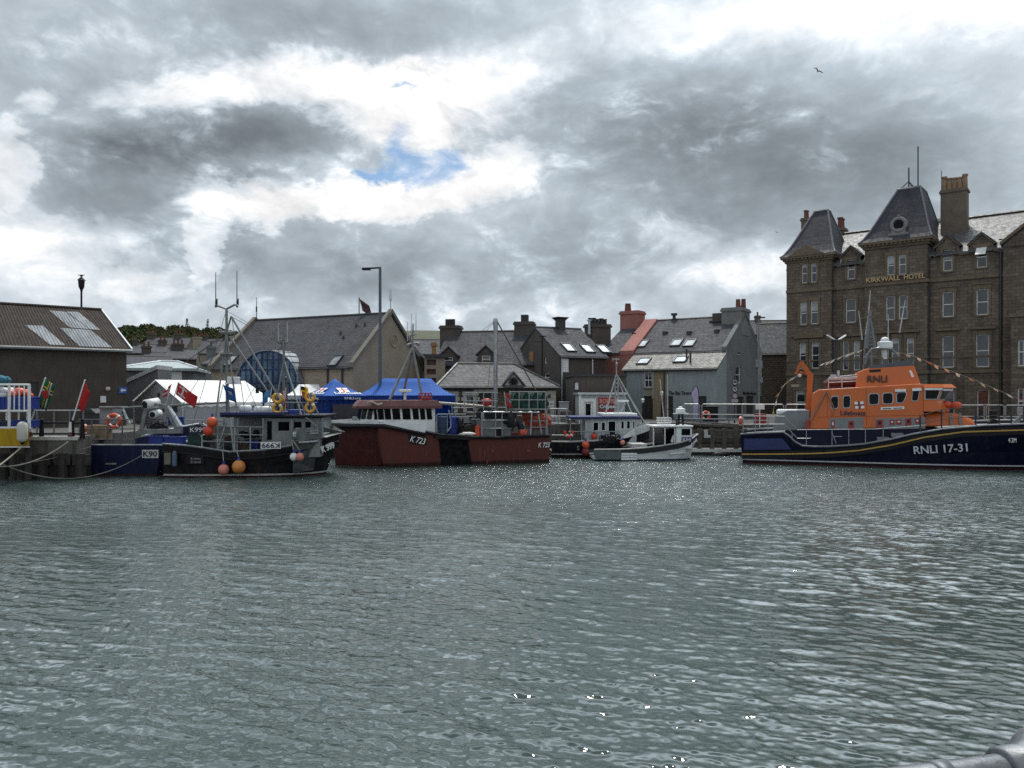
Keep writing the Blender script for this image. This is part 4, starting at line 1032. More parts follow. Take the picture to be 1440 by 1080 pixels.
def build_dormer_house():
 F = frame_at(640, 62, -.2); uL = F.u_at(610, 0); L = F.u_at(752, 0) - uL; F = Frame(F.o + F.u * uL, F.a); D = 8
 hw = F.on(680, 512, 0)[1]; hr = F.on(680, 468.5, D / 2)[1]
 th, ro, s = gabled('dormer_house', 'dark slate-roofed house with two gabled dormers between two broad chimneys', 'house', F, L, D, hw, hr, harl_dark, slate, verge=-.05)
 for x0, x1, yt, a, b in ((620.5, 642, 488, 502, 511), (672, 695, 486.5, 500, 510)): dormer(th, F, x0, x1, yt, a, b, .12, hw, s, harl_dark)
 for x0, x1, yc, yp, n in ((618.5, 645, 457.5, 449, 3), (723, 749, 452, 442, 1)):
  v = D / 2 - .6; u0, u1 = F.u_at(x0, v), F.u_at(x1, v); zt = F.on((x0 + x1) / 2, yc, v)[1]
  if n == 3:
   c = chimney(th, u0, u1, v, v + 1.2, hr - 1.6, zt, harl_dark, 0, pot_dark)
   for k in range(3): q = MB(); uu = F.u_at(628.5 + k * 4.2, v + .5); q.tube([(uu, v + .6, zt), (uu, v + .6, F.on(630, 449, v + .6)[1])], .17, 10); q.build('chimney_pot', pot_dark, c)
  else:
   c = chimney(th, u0, u1, v, v + 1.2, hr - 2.2, zt, harl_dark, 0, pot_dark)
   q = MB(); a, b = F.u_at(731.5, v), F.u_at(741, v); q.bx(a, b, v + .3, v + .9, zt - .01, F.on(736, 442, v)[1]); q.build('chimney_pot', pot_dark, c)
build_dormer_house()

# brown gabled house, its gable end towards the boats
def build_gable_house():
 ang = math.atan(.5); c = at(787, HY, 57); F = Frame((c.x, c.y, G), ang); D = 7.6
 L = F.u_at(853, 0); hw = F.on(787, 500.5, 0)[1]; hr = F.side(750, 462, 0)[1]; hr = F.on(752, 462.5, D / 2)[1]
 lh = [rect_side(F, 768.8, 765.2, 496, 511, 0), rect_side(F, 730, 725, 497, 511, 0), rect_side(F, 773, 765, 525, 537, 0)]
 lh = [tuple([min(h[0], h[1]), max(h[0], h[1]), h[2], h[3]]) for h in lh]
 th, ro, s = gabled('gable_house', 'brown harled house showing its gable end, three skylights in its slate roof', 'house', F, L, D, hw, hr, harl_dark, slate, [], [], lh, verge=.05)
 for h in lh: window(th, h, left_map(0), white_paint, glass, .16, .07, .5)
 bo = rect_side(F, 750.5, 745, 494.5, 509.5, 0); b0, b1 = sorted(bo[:2]); m = MB(); m.bx(-.05, -.003, b0, b1, bo[2], bo[3]); m.build('boarded_window', M('orange_board', (.28, .15, .06), .8, var=.2), th)
 for x, y in ((799.5, 489.5), (826, 491), (848.5, 491.5)): skylight(ro, F, x, y, .85, 1.25, hw, s)
 for x, m_ in ((789.5, pale_metal), (832.5, pale_metal)): d = MB(); u = F.u_at(x); d.tube([(u, -.08, 0), (u, -.08, hw)], .06, 6); d.build('drainpipe', m_, th)
 a = rect_on(F, 790.5, 799, 504.5, 523.5); m = MB(); m.bx(a[0], a[1], -.05, -.003, a[2], a[3])
 for k in range(6): z = a[2] + (a[3] - a[2]) * (k + .5) / 6; m.bx(a[0] + .05, a[1] - .05, -.075, -.051, z - .05, z + .02)
 m.build('louvre_vent', white_paint, th)
 a = rect_on(F, 834, 851, 502, 529); m = MB(); m.bx(a[0], a[1], -.04, -.003, a[2], a[3]); m.build('brown_panel', M('brown_panel_paint', (.05, .022, .02), .7), th)
 v = D / 2; u = F.u_at(788, v); q = MB(); q.bx(u - .3, u + .3, v - .3, v + .3, hr - .1, hr + .75); q.prism([(u - .35, v - .35, hr + .76), (u + .35, v - .35, hr + .76), (u + .35, v + .35, hr + .76), (u - .35, v + .35, hr + .76)], (0, 0, .06)); q.add([(u - .3, v - .3, hr + .75), (u + .3, v - .3, hr + .75), (u + .55, v - .5, hr + 1.0), (u - .55, v - .5, hr + 1.0), (u - .3, v + .3, hr + .75), (u + .3, v + .3, hr + .75), (u + .55, v + .5, hr + 1.0), (u - .55, v + .5, hr + 1.0)], [(0, 1, 2, 3), (1, 5, 6, 2), (5, 4, 7, 6), (4, 0, 3, 7), (3, 2, 6, 7)])
 q.build('ridge_vent', gutter, ro)
 u0, u1 = F.u_at(832, v - .5), F.u_at(858, v - .5); zt = F.on(846, 456.5, v)[1]
 ch = chimney(th, u0, u1, v - .6, v + .6, hr - 1.8, zt, harl_dark, 5, pot_dark, .5, .17)
 d = MB(); u = F.u_at(829.5, v - .7); d.tube([(u, v - .6, hr - .3), (u, v - .6, F.on(829.5, 452, v)[1])], .1, 8); d.tube([(u, v - .6, F.on(829.5, 452.5, v)[1]), (u, v - .6, F.on(829.5, 451, v)[1])], .2, 8); d.build('flue', pale_metal, th)
build_gable_house()

# grey tavern with its pale lean-to, pink gable
def build_tavern():
 m = -.65; A = at(1008, HY, 54); F = Frame((A.x, A.y, G), math.atan(m))
 vE = F.v_at(1022, 0); vApex = F.v_at(1048, 0); vB = 2 * vApex - vE; D = vB - vE
 FE = Frame(F.o + F.v * vE, F.a); L = -FE.u_at(893, 0); FE = Frame(FE.o - FE.u * L, F.a)
 hw = FE.on(1000, 493.5, 0)[1]; hr = FE.on(1010, 448.5, D / 2)[1]
 rh = []
 for r in ((1037.5, 1042.5, 483, 499), (1015.5, 1021.5, 514, 538), (1034.5, 1042, 515, 539), (1014.5, 1023, 558, 584), (1036, 1046, 558, 592), (1049.5, 1060, 557, 592), (1066, 1074, 557, 585)):
  h = rect_side(FE, *r, L); rh.append((h[0], h[1], max(0, h[2]), h[3]))
 th, ro, s = gabled('tavern', 'grey rendered tavern with a crow-stepped chimney gable and long slate roof', 'tavern', FE, L, D, hw, hr, harl_grey, slate, [], [h for h in rh if h[0] > .05], verge=-.04)
 th['label'] = 'grey rendered tavern with a tall chimney on its gable and long slate roof'
 for h in rh:
  if h[0] > .05:
   if h[2] < .3: d = MB(); rect_boxes(d, h[0], h[1], h[2], h[3], .1, .15, right_map(L)); d.build('door', timber_dark, th)
   else: window(th, h, right_map(L), white_paint, glass, .16, .06, .5)
 sk = MB(); v0 = -.2; sk.prism([(L - .3, v0, hw - .1), (L - .3, D / 2, hr), (L - .3, D + .2, hw - .1), (L - .3, D + .2, hw + .28), (L - .3, D / 2, hr + .36), (L - .3, v0, hw + .28)], (.33, 0, 0)); sk.build('skew', harl_grey, th)
 ca, cb = D / 2 - 1.15, D / 2 + 1.15; zt = FE.side(1048, 433.5, L)[1]
 c = chimney(th, L - 1.5, L + .03, ca, cb, hr - 1.4, zt, M('chimney_render', (.19, .195, .19), .95, var=.15, streak=.4), 0, pot_red)
 for x, yt, du in ((1038, 421, -.75), (1045.5, 420.5, -.5), (1041, 430, -1.2)): v = FE.v_at(x, L + du); q = MB(); q.tube([(L + du, v, zt - .01), (L + du, v, FE.side(x, yt, L + du)[1])], [.2, .17], 10); q.build('chimney_pot', pot_red, c)
 q = MB(); q.bx(L - 2.3, L - 1.502, ca + .2, cb - .2, hr - .3, zt - .35); q.bx(L - 2.6, L - 2.3, ca + .3, cb - .3, hr - .3, zt - .9); q.build('stepped_stack', harl_dark, c)
 for x, y in ((903.5, 484), (951.5, 482.5), (970, 483)): skylight(ro, FE, x, y, .8, 1.1, hw, s)
 vt = MB()
 for x, y in ((892, 472), (935, 470), (969, 470), (1008, 467.5)): p = roof_hit(FE, x, y, hw + .12, s); vt.bx(p.x - .18, p.x + .18, p.y - .1, p.y + .25, p.z - .05, p.z + .22)
 u = FE.u_at(948, D / 2); vt.tube([(u, D / 2, hr), (u, D / 2, hr + .55)], .14, 8); vt.tube([(u, D / 2, hr + .5), (u, D / 2, hr + .65)], .28, 8)
 vt.build('roof_vent', gutter, ro)
 # sign lettering on the gable (name of the house)
 v0, z0 = FE.side(1044, 556.5, L); v1 = FE.v_at(1063, L)
 text(th, 'lettering', 'The Bay Tavern', letter_black, (L + .03, v0, z0), (0, 1, 0), (0, 0, 1), v1 - v0, .32, .02)
 bx = MB()
 for x, y, w in ((1064, 511, .5), (1067, 512.5, .55), (1065.5, 519, .4), (1066.5, 526, .35), (1068, 534, .35)): v, z = FE.side(x, y, L); bx.bx(L, L + .22, v - w / 2, v + w / 2, z - w * .6, z + w * .6)
 for x in (1064.5, 1068.5): v = FE.v_at(x, L); bx.tube([(L + .07, v, FE.side(x, 480, L)[1]), (L + .07, v, FE.side(x, 540, L)[1])], .05, 5)
 bx.build('meter_box', pale_metal, th)
 # lean-to ------------------------------------------------------
 LA = -F.u_at(877.5, 0); FA = Frame(F.o - F.u * LA, F.a); hA = FA.on(1004, 517.5, 0)[1]; zt = FA.on(1020, 496.5, vE)[1] if False else FA.side(1021, 495, LA)[1]
 fr = [(905.5, 917, 521.5, 545), (903.5, 918, 557, 583), (937, 946.5, 557, 584), (981.5, 993.5, 557, 584)]
 fh = [rect_on(FA, *r) for r in fr]; fh = [(a, b, max(0, c) if c > .5 else 0, d) for a, b, c, d in fh]
 s2 = (zt - hA) / vE
 ta = thing('lean_to', 'pale blue rendered lean-to front of the tavern with a yellow stain down its wall', 'building', FA.o, FA.a)
 mb = MB(); wall_holes(mb, 0, LA, 0, hA, fh, front_map(0), .18)
 for u in (0, LA): mb.add([(u, 0, 0), (u, vE - .01, 0), (u, vE - .01, zt), (u, 0, hA)], [(0, 1, 2, 3)])
 mt, t, b = new_mat('stained_pale_render'); co = objco(t); sp = t.new('ShaderNodeSeparateXYZ'); t.l.new(co, sp.inputs[0])
 us = FA.u_at(925, 0); wob = t.m('MULTIPLY', t.m('SUBTRACT', t.noise(t.scaled(co, (1, 1, .3)), 1.2, 5), .5), 1.2)
 c = t.mix(t.maprange(t.noise(t.scaled(co, (1, 1, .6)), .9, 6, .65), .3, .7), (.21, .245, .255), (.29, .325, .33))
 dist = t.m('ABSOLUTE', t.m('SUBTRACT', t.m('ADD', sp.outputs[0], wob), us))
 c = t.mix(t.maprange(dist, .5, 1.0, .9, 0, True), c, (.26, .19, .1))
 c = t.mix(t.maprange(t.noise(t.scaled(co, (4, 4, .4)), 1.5, 6, .65), .5, .7, 0, .45), c, (.12, .13, .13))
 t.put(b.inputs['Base Color'], c); b.inputs['Roughness'].default_value = .92
 mb.build('wall', mt, ta)
 rf = MB(); o = .18; rf.prism([(-.1, -o, hA - o * s2), (-.1, vE - .02, zt - .0), (-.1, vE - .02, zt + .12), (-.1, -o, hA - o * s2 + .12)], (LA + .2, 0, 0))
 ra = rf.build('roof', masonry('stone_flag_roof', (.17, .165, .15), (.25, .24, .215), (.06, .058, .053), .6, .42, .025, .9, .62, zk=2.1, stain=.35, lichen=(.26, .24, .17), spec=.35), ta)
 gt = MB(); gt.tube([(-.1, -o - .06, hA - o * s2), (LA + .1, -o - .06, hA - o * s2)], .07, 6); gt.tube([(.12, -.07, 0), (.12, -.07, hA)], .06, 6); gt.tube([(FA.u_at(934.5), -.07, 0), (FA.u_at(934.5), -.07, hA)], .05, 6); gt.build('gutter', gutter, ta)
 for x, y in ((905.5, 508.5), (957.5, 506)): skylight(ra, FA, x, y, .95, 1.0, hA, s2)
 fl = MB()
 for x, y0, y1 in ((965.5, 505, 496), (971, 510, 497)): p = roof_hit(FA, x, y0, hA + .12, s2); fl.tube([p - V((0, 0, .1)), p + V((0, 0, .75))], .07, 8)
 fl.build('flue', gutter, ra)
 for i, h in enumerate(fh):
  if h[2] < .3: d = MB(); rect_boxes(d, h[0], h[1], 0, h[3], .1, .16, front_map(0)); dd = d.build('door', timber_dark, ta)
  else: window(ta, h, front_map(0), white_paint, glass, .16, .07, .45, muntin=1, sill=concrete)
 sr = MB(); h = fh[0]; sr.bx(h[0] - .14, h[0] - .003, -.04, .02, fh[1][3] - .2, h[3]); sr.bx(h[1] + .003, h[1] + .14, -.04, .02, fh[1][3] - .2, h[3]); sr.build('window_surround', harl_pale, ta)
 ua, z = FA.on(940.5, 556.5, 0); ub = FA.u_at(972.5)
 text(ta, 'lettering', 'The Bay Tavern', letter_black, (ua, -.03, z), (1, 0, 0), (0, 0, 1), ub - ua, .34, .02)
 # pink gabled neighbour -----------------------------------------
 FP = Frame(FE.o - FE.u * 2.9, F.a); Lp = 2.86
 tp = thing('pink_house', 'narrow pink rendered house end with a tall pink chimney beside the tavern roof', 'house', FP.o, FP.a)
 mb = MB(); hp = hw + .05
 wall_holes(mb, 0, Lp, 0, hp, [], front_map(-.15)); mb.add([(0, -.15, 0), (0, D, 0), (0, D, hp), (0, D / 2, hr - .3), (0, -.15, hp)], [(0, 1, 2, 3, 4)])
 mb.prism([(Lp - 1.15, -.2, hw - .1), (Lp - 1.15, D / 2, hr), (Lp - 1.15, D, hw), (Lp - 1.15, D, hw + .3), (Lp - 1.15, D / 2, hr + .3), (Lp - 1.15, -.2, hw + .22)], (1.14, 0, 0))
 mb.build('wall', harl_pink, tp)
 rf = MB(); s3 = s; rf.prism([(-.1, -.3, hp - .1), (-.1, D / 2, hr - .25), (-.1, D + .1, hp - .1), (-.1, D + .1, hp), (-.1, D / 2, hr - .12), (-.1, -.3, hp + .02)], (Lp - 1.1, 0, 0)); rf.build('roof', slate, tp)
 v = D / 2 - .7; u0, u1 = FP.u_at(872, v), FP.u_at(897.5, v); zt = FP.on(884, 437, v)[1]; c = chimney(tp, u0, u1, v, v + 1.4, hr - 2.2, zt, harl_pink, 0, pot_red)
 q = MB(); uu = FP.u_at(883, v + .7); q.tube([(uu, v + .7, zt - .01), (uu, v + .7, FP.on(883, 427, v + .7)[1])], [.3, .24], 10); q.build('chimney_pot', pot_red, c)
 # row behind on the right
 F2 = frame_at(1066, 72, -.3); D2 = 9; L2 = F2.u_at(1112); hw2 = F2.on(1090, 497, 0)[1]; hr2 = F2.on(1090, 457, D2 / 2)[1]
 gabled('side_house', 'dark stone house with weathered slate roof between the tavern and the hotel', 'house', F2, L2, D2, hw2, hr2, rubble, slate, [], verge=.05)
build_tavern()

# dark flat-roofed block with the pale kiosk in front
def build_kiosk():
 F = frame_at(806, 51.5, 0.03); L = F.u_at(880); hw = F.on(840, 529.5)[1]; D = 5
 th = thing('flat_roofed_block', 'dark brown flat-roofed block behind the pale kiosk', 'building', F.o, F.a)
 mb = MB(); mb.bx(0, L, 0, D, 0, hw); mb.build('wall', harl_dark, th)
 mb = MB(); mb.bx(-.1, L + .1, -.12, D + .1, hw + .003, hw + .16); mb.build('coping', gutter, th)
 wl = thing('wall_lantern', 'white box lantern on the dark block wall, left of the kiosk', 'lamp', F.o, F.a)
 a = rect_on(F, 808.5, 813, 538, 548, -.1); mb = MB(); mb.bx(a[0], a[1], -.2, -.04, a[2], a[3]); mb.build('lantern_body', M('lantern_glass', (.45, .47, .5), .3), wl); mb = MB(); mb.bx(a[0] - .03, a[1] + .03, -.23, -.003, a[3] + .002, a[3] + .06); mb.build('lantern_cap', gutter, wl)
 K = frame_at(815, 48.2, .02); L = K.u_at(879); h = K.on(840, 555)[1]
 tk = thing('kiosk', 'pale grey-green kiosk with a glazed door and red painted sign board', 'kiosk', K.o, K.a)
 dr = rect_on(K, 821, 833.5, 565, 590); dr = (dr[0], dr[1], 0.05, dr[3])
 kw = M('kiosk_boards', (.33, .37, .37), .7, var=.1, streak=.25)
 mb = MB(); wall_holes(mb, 0, L, 0, h, [dr], front_map(0), .12)
 mb.add([(0, 0, 0), (0, 2.6, 0), (0, 2.6, h), (0, 0, h)], [(0, 1, 2, 3)]); mb.add([(L, 0, 0), (L, 2.6, 0), (L, 2.6, h), (L, 0, h)], [(0, 1, 2, 3)]); mb.add([(0, 2.6, 0), (L, 2.6, 0), (L, 2.6, h), (0, 2.6, h)], [(0, 1, 2, 3)])
 mb.build('wall', kw, tk)
 mb = MB(); mb.bx(-.12, L + .12, -.15, 2.7, h + .003, h + .14); mb.build('roof', pale_metal, tk)
 mb = MB(); mb.bx(-.05, .1, -.03, .03, 0, h); mb.bx(dr[0] - .2, dr[0] - .002, -.04, .03, 0, dr[3] + .2); mb.bx(dr[1] + .002, dr[1] + .2, -.04, .03, 0, dr[3] + .2); mb.bx(dr[0] - .002, dr[1] + .002, -.04, .03, dr[3] + .002, dr[3] + .2); mb.build('trim', white_paint, tk)
 w = window(tk, dr, front_map(0), white_paint, glass_dark, .12, .12, .3, name='door')
 a = rect_on(K, 841.5, 866, 559, 579); sb = thing('sign_board', 'red sign board with white and pink lettering on the kiosk wall', 'sign', K.o, K.a)
 mb = MB(); mb.bx(a[0], a[1], -.06, -.003, a[2], a[3]); mb.build('board', M('sign_red', (.3, .02, .02), .5, var=.15), sb)
 w_, h_ = a[1] - a[0], a[3] - a[2]
 mb = MB(); mb.bx(a[0] + w_ * .04, a[1] - w_ * .04, -.063, -.061, a[2] + h_ * .14, a[2] + h_ * .52); mb.build('sign_panel', M('sign_dark_panel', (.04, .05, .06), .5), sb)
 text(sb, 'lettering', 'ROLFIS', M('pink_lettering', (.6, .32, .3), .5), (a[0] + w_ * .07, -.064, a[2] + h_ * .6), (1, 0, 0), (0, 0, 1), w_ * .86, h_ * .3, .004, bold=.02)
 text(sb, 'lettering', 'Crêpes', letter_white, (a[0] + w_ * .07, -.066, a[2] + h_ * .17), (1, 0, 0), (0, 0, 1), w_ * .84, h_ * .34, .004, bold=.02)
 # grey meter cabinet at the left of the block
 C = frame_at(786, 48.5, 0); a = rect_on(C, 787, 800, 566, 590)
 mb = MB(); mb.bx(a[0], a[1], 0, .7, 0, a[3]); mb.bx(a[0] - .04, a[1] + .04, -.04, .74, a[3], a[3] + .05); o = mb.build('utility_cabinet', M('cabinet_grey', (.2, .21, .24), .6), None, bevel=.02); o.matrix_world = Matrix.Translation(C.o); tag(o, 'plain grey utility cabinet standing at the left foot of the dark block', 'cabinet')
build_kiosk()

# stair tower and cottage by the hall gable
def build_stair():
 F = frame_at(597, 56, .1); L = F.u_at(626); hw = F.on(612, 503)[1]; hs = [rect_on(F, 600, 613, *r) for r in ((505.5, 513.5), (519, 526.5), (531.5, 540))]
 th = thing('louvred_tower', 'pale block with three dark slot openings under an orange chimney stack', 'building', F.o, F.a)
 mb = MB(); wall_holes(mb, 0, L, 0, hw, hs, front_map(0), .35); mb.add([(0, 0, 0), (0, 4, 0), (0, 4, hw), (0, 0, hw)], [(0, 1, 2, 3)]); mb.add([(L, 0, 0), (L, 4, 0), (L, 4, hw), (L, 0, hw)], [(0, 1, 2, 3)]); mb.add([(0, 0, hw), (L, 0, hw), (L, 4, hw), (0, 4, hw)], [(0, 1, 2, 3)]); mb.build('wall', harl_tan, th)
 mb = MB()
 for h in hs: mb.bx(h[0] - .02, h[1] + .02, .34, .4, h[2] - .02, h[3] + .02)
 mb.build('louvre', rust_red, th)
 mb = MB(); mb.bx(-.25, L + .25, -.3, 4.2, hw + .003, hw + .25); mb.build('roof', gutter, th)
 a, b = F.u_at(607, 1.5), F.u_at(613.5, 1.5); chimney(th, a, b, 1.5, 2.0, hw + .25, F.on(610, 481.5, 1.5)[1], M('orange_brick_stack', (.3, .16, .07), .9, var=.2), 0, pot_clay)
 F2 = frame_at(575, 66, .05); L2 = F2.u_at(640); h2 = F2.on(600, 499)[1]; r2 = F2.on(600, 480, 3.5)[1]
 gabled('slate_cottage', 'low slate-roofed cottage seen over the blue tent beside the hall gable', 'house', F2, L2, 7, h2, r2, rubble, slate, verge=.05)
build_stair()

# roofs of the town below the wood
def town():
 rows = [  # x0, x1, y eave, y ridge, Y, slope, wall, chimney x list, label
  (178, 232, 497, 486, 105, .25, harl_dark, [(190, 1), (228, 2)], 'small dark slate house far behind the warehouse corner'),
  (200, 262, 489, 476, 128, .2, rubble, [(212, 3), (250, 2)], 'far brown house with a clay-potted chimney under the wood'),
  (232, 276, 505, 493, 92, .35, harl_dark, [(250, 3)], 'far terrace house with a row of red pots over the white marquee'),
  (240, 300, 488, 478, 150, -.1, rubble, [(256, 2), (285, 4)], 'farthest town house with three clay chimneys before the trees'),
  (268, 330, 497, 481, 118, -.3, harl_tan, [(275, 2), (326, 1)], 'tan gabled town house with a pale verge behind the boat mast'),
  (284, 345, 512, 497, 88, -.25, harl_grey, [(294, 1)], 'grey low town house left of the long slate hall'),
  (176, 246, 520, 503, 84, .55, harl_grey, [], 'near slate terrace with stepped roofs beside the warehouse'),
  (205, 262, 513, 497, 90, .55, harl_dark, [(206, 2)], 'second slate terrace roof behind the glass-roofed pavilion'),
  (560, 640, 500, 484, 112, .1, rubble, [(575, 2)], 'far brown house glimpsed right of the tan hall gable'),
  (1062, 1120, 470, 452, 110, -.1, harl_dark, [(1066, 1)], 'distant slate roof between the tavern chimney and the hotel')]
 for x0, x1, ye, yr, Y, sl, wm, chs, lab in rows:
  F = frame_at(x0, Y, sl, G); L = F.u_at(x1); D = 8.0
  hw = F.on((x0 + x1) / 2, ye)[1]; hr = F.on((x0 + x1) / 2, yr, D / 2)[1]
  th, ro, s = gabled('town_house', lab, 'house', F, L, D, hw, hr, wm, slate, over=.15, verge=.05, group='houses of the town behind the harbour')
  for cx, n in chs:
   v = D / 2 - .5; u = F.u_at(cx, v); chimney(th, u - .2 - n * .16, u + .2 + n * .16, v, v + .8, hr - 1, hr + .85, wm, n, pot_red, .5, .13)
  for k in range(0):
   a = L * (.3 + .4 * k); h = (a - .45, a + .45, hw - 1.9, hw - .5); fmb = front_map(-.16)
   window(th, h, fmb, white_paint, glass, .15, .07, .5)
town()
# pavilion with a pale glazed hipped roof
def pavilion():
 F = frame_at(152, 62, .28); uL = F.u_at(176); L = F.u_at(272) - uL; F = Frame(F.o + F.u * uL, F.a); D = 9
 hw = F.on(225, 521.5)[1]; hw0 = F.on(220, 552)[1]
 th = thing('pavilion', 'low grey building with a pale hipped glass roof behind the white marquee', 'building', F.o, F.a)
 mb = MB(); mb.bx(0, L, 0, D, 0, hw); mb.build('wall', M('grey_cladding', (.11, .115, .125), .8, var=.2), th)
 zr = F.on(238, 508.5, 4.5)[1]; ua, ub = F.u_at(226, 4.5), F.u_at(250, 4.5)
 e0 = F.on(178, 538, -.2); rf = MB(); o = .4
 c = [(-o, -o, hw), (L + o, -o, hw), (L + o, D + o, hw), (-o, D + o, hw)]; c2 = [(x, y, z + .22) for x, y, z in c]
 rf.add(c + c2 + [(ua, 4.5, zr), (ub, 4.5, zr)], [(0, 1, 2, 3), (0, 1, 5, 4), (1, 2, 6, 5), (2, 3, 7, 6), (3, 0, 4, 7), (4, 5, 9, 8), (5, 6, 9), (6, 7, 8, 9), (7, 4, 8)])
 ro = rf.build('roof', M('pale_green_roof', (.3, .36, .35), .4, var=.12), th)
 hp = MB(); hp.tube([c2[0], (ua, 4.5, zr), (ub, 4.5, zr), c2[1]], .12, 6); hp.build('hip_flashing', pale_metal, ro)
 a = rect_on(F, 221, 256, 522.5, 534); m = MB(); m.bx(a[0], a[1], -.06, -.004, a[2], a[3])
 for k in range(5): z = a[2] + (a[3] - a[2]) * (k + .5) / 5; m.bx(a[0], a[1], -.09, -.061, z - .03, z + .03)
 m.build('white_cladding', white_paint, th)
 # grey lean-to wing at its left
 W = frame_at(178, 57, .1); L2 = W.u_at(222); m = MB(); z0, z1 = W.on(178, 540)[1], W.on(218, 519)[1]
 tw = thing('grey_shed', 'grey boarded shed with a single-pitch pale verge beside the warehouse corner', 'shed', W.o, W.a)
 m.prism([(0, 0, 0), (L2, 0, 0), (L2, 0, z1), (0, 0, z0)], (0, 3, 0)); m.build('wall', M('grey_cladding', (.11, .115, .125)), tw)
 m = MB(); m.prism([(-.2, -.2, z0 - .05), (L2, -.2, z1), (L2, -.2, z1 + .3), (-.2, -.2, z0 + .25)], (0, 3.4, 0)); m.build('roof', pale_metal, tw)
pavilion()
# boat helpers
def hull(parent, st, mat, deckmat, bul=.45, vc=0.0, name='hull', low=-.5, flare=.55):
 """st: stations (u at sheer, u at waterline, half beam sheer, half beam waterline, sheer height)"""
 rings = []
 for us, uw, bs, bw, zs in st:
  pts = [(uw, vc, low)]
  side = lambda s: [(uw, vc + s * bw * .8, low * .55), (uw + (us - uw) * .08, vc + s * bw, .02), (uw + (us - uw) * .45, vc + s * (bw + (bs - bw) * flare * .6), zs * .4), (uw + (us - uw) * .75, vc + s * (bw + (bs - bw) * .72), zs * .7), (us, vc + s * bs, zs)]
  pts += side(-1)
  ib = max(.0, bs - .09)
  pts += [(us - .0, vc - ib, zs), (us, vc - ib * .98, zs - bul), (us, vc + ib * .98, zs - bul), (us, vc + ib, zs)]
  pts += list(reversed(side(1)))
  rings.append(pts)
 m = MB(); m.loft(rings); h = m.build(name, mat, parent)
 me = h.data; me.materials.append(deckmat)
 for p in me.polygons:
  if p.normal.z > .7 and p.center.z > .2: p.material_index = 1
 return h
def sheer_line(st, s, dv=0.0, dz=0.0, vc=0.0, sub=1): return [V((a[0], vc + s * (a[2] + dv), a[4] + dz)) for a in st]
def ball(name_mat, F_parent, c, r, name='fender_ball', rope=None):
 pass
def buoy(label, w, r, mat, rope_to=None, squash=1.0, group='round plastic fenders and floats hung on the boats'):
 """inflatable ball fender with its lug and lanyard"""
 w = V(w); t = thing('ball_fender', label, 'fender', w - V((0, 0, r)), 0, group)
 m = MB(); m.sphere((0, 0, r), r, 20, 12, (1, 1, 1.06)); m.build('float', mat, t, True)
 m = MB(); m.tube([(0, 0, 2 * r), (0, 0, 2 * r + .09)], [r * .3, r * .2], 10); m.torus((0, 0, 2 * r + .1), .035, .018, 'y', 10, 5); m.build('lug', mat if False else blue_plastic, t)
 if rope_to is not None:
  d = V(rope_to) - (w - V((0, 0, r))); m = MB(); m.tube([(0, 0, 2 * r + .1), d * .5 + V((0, 0, r + .05)), d], .018, 5); m.build('lanyard', rope_mat, t)
 return t
def ring_buoy(label, pos, r, mat, rz=0, cat='lifebuoy', arc=None, tilt=0.0):
 t = thing('lifebuoy', label, cat, V(pos) - V((0, 0, r)), rz, 'lifebuoys round the harbour')
 m = MB(); m.torus((0, 0, r), r * .74, r * .26, 'y', 26, 10, arc or (0, 2 * math.pi)); m.build('ring', mat, t, True)
 m = MB()
 for a in (.8, 2.35, 3.9, 5.5):
  c = V((r * .74 * math.cos(a), 0, r + r * .74 * math.sin(a))); d = V((-math.sin(a), 0, math.cos(a)))
  if arc is None or arc[0] < a < arc[1]: m.tube([c - d * .035, c + d * .035], r * .275, 12)
 m.build('reflective_band', letter_white, t)
 return t
def rails(mb, pts, hs, r=.025, posts=True, n=6):
 pts = [V(p) for p in pts]
 for h in hs: mb.tube([p + V((0, 0, h)) for p in pts], r, n)
 if posts:
  for p in pts: mb.tube([p, p + V((0, 0, max(hs)))], r * 1.15, n)
 return mb
def Fp(F, x, y, v=0.0):
 u, z = F.on(x, y, v); return V((u, v, z))
def world(F, p): return F.o + F.u * p[0] + F.v * p[1] + V((0, 0, p[2]))

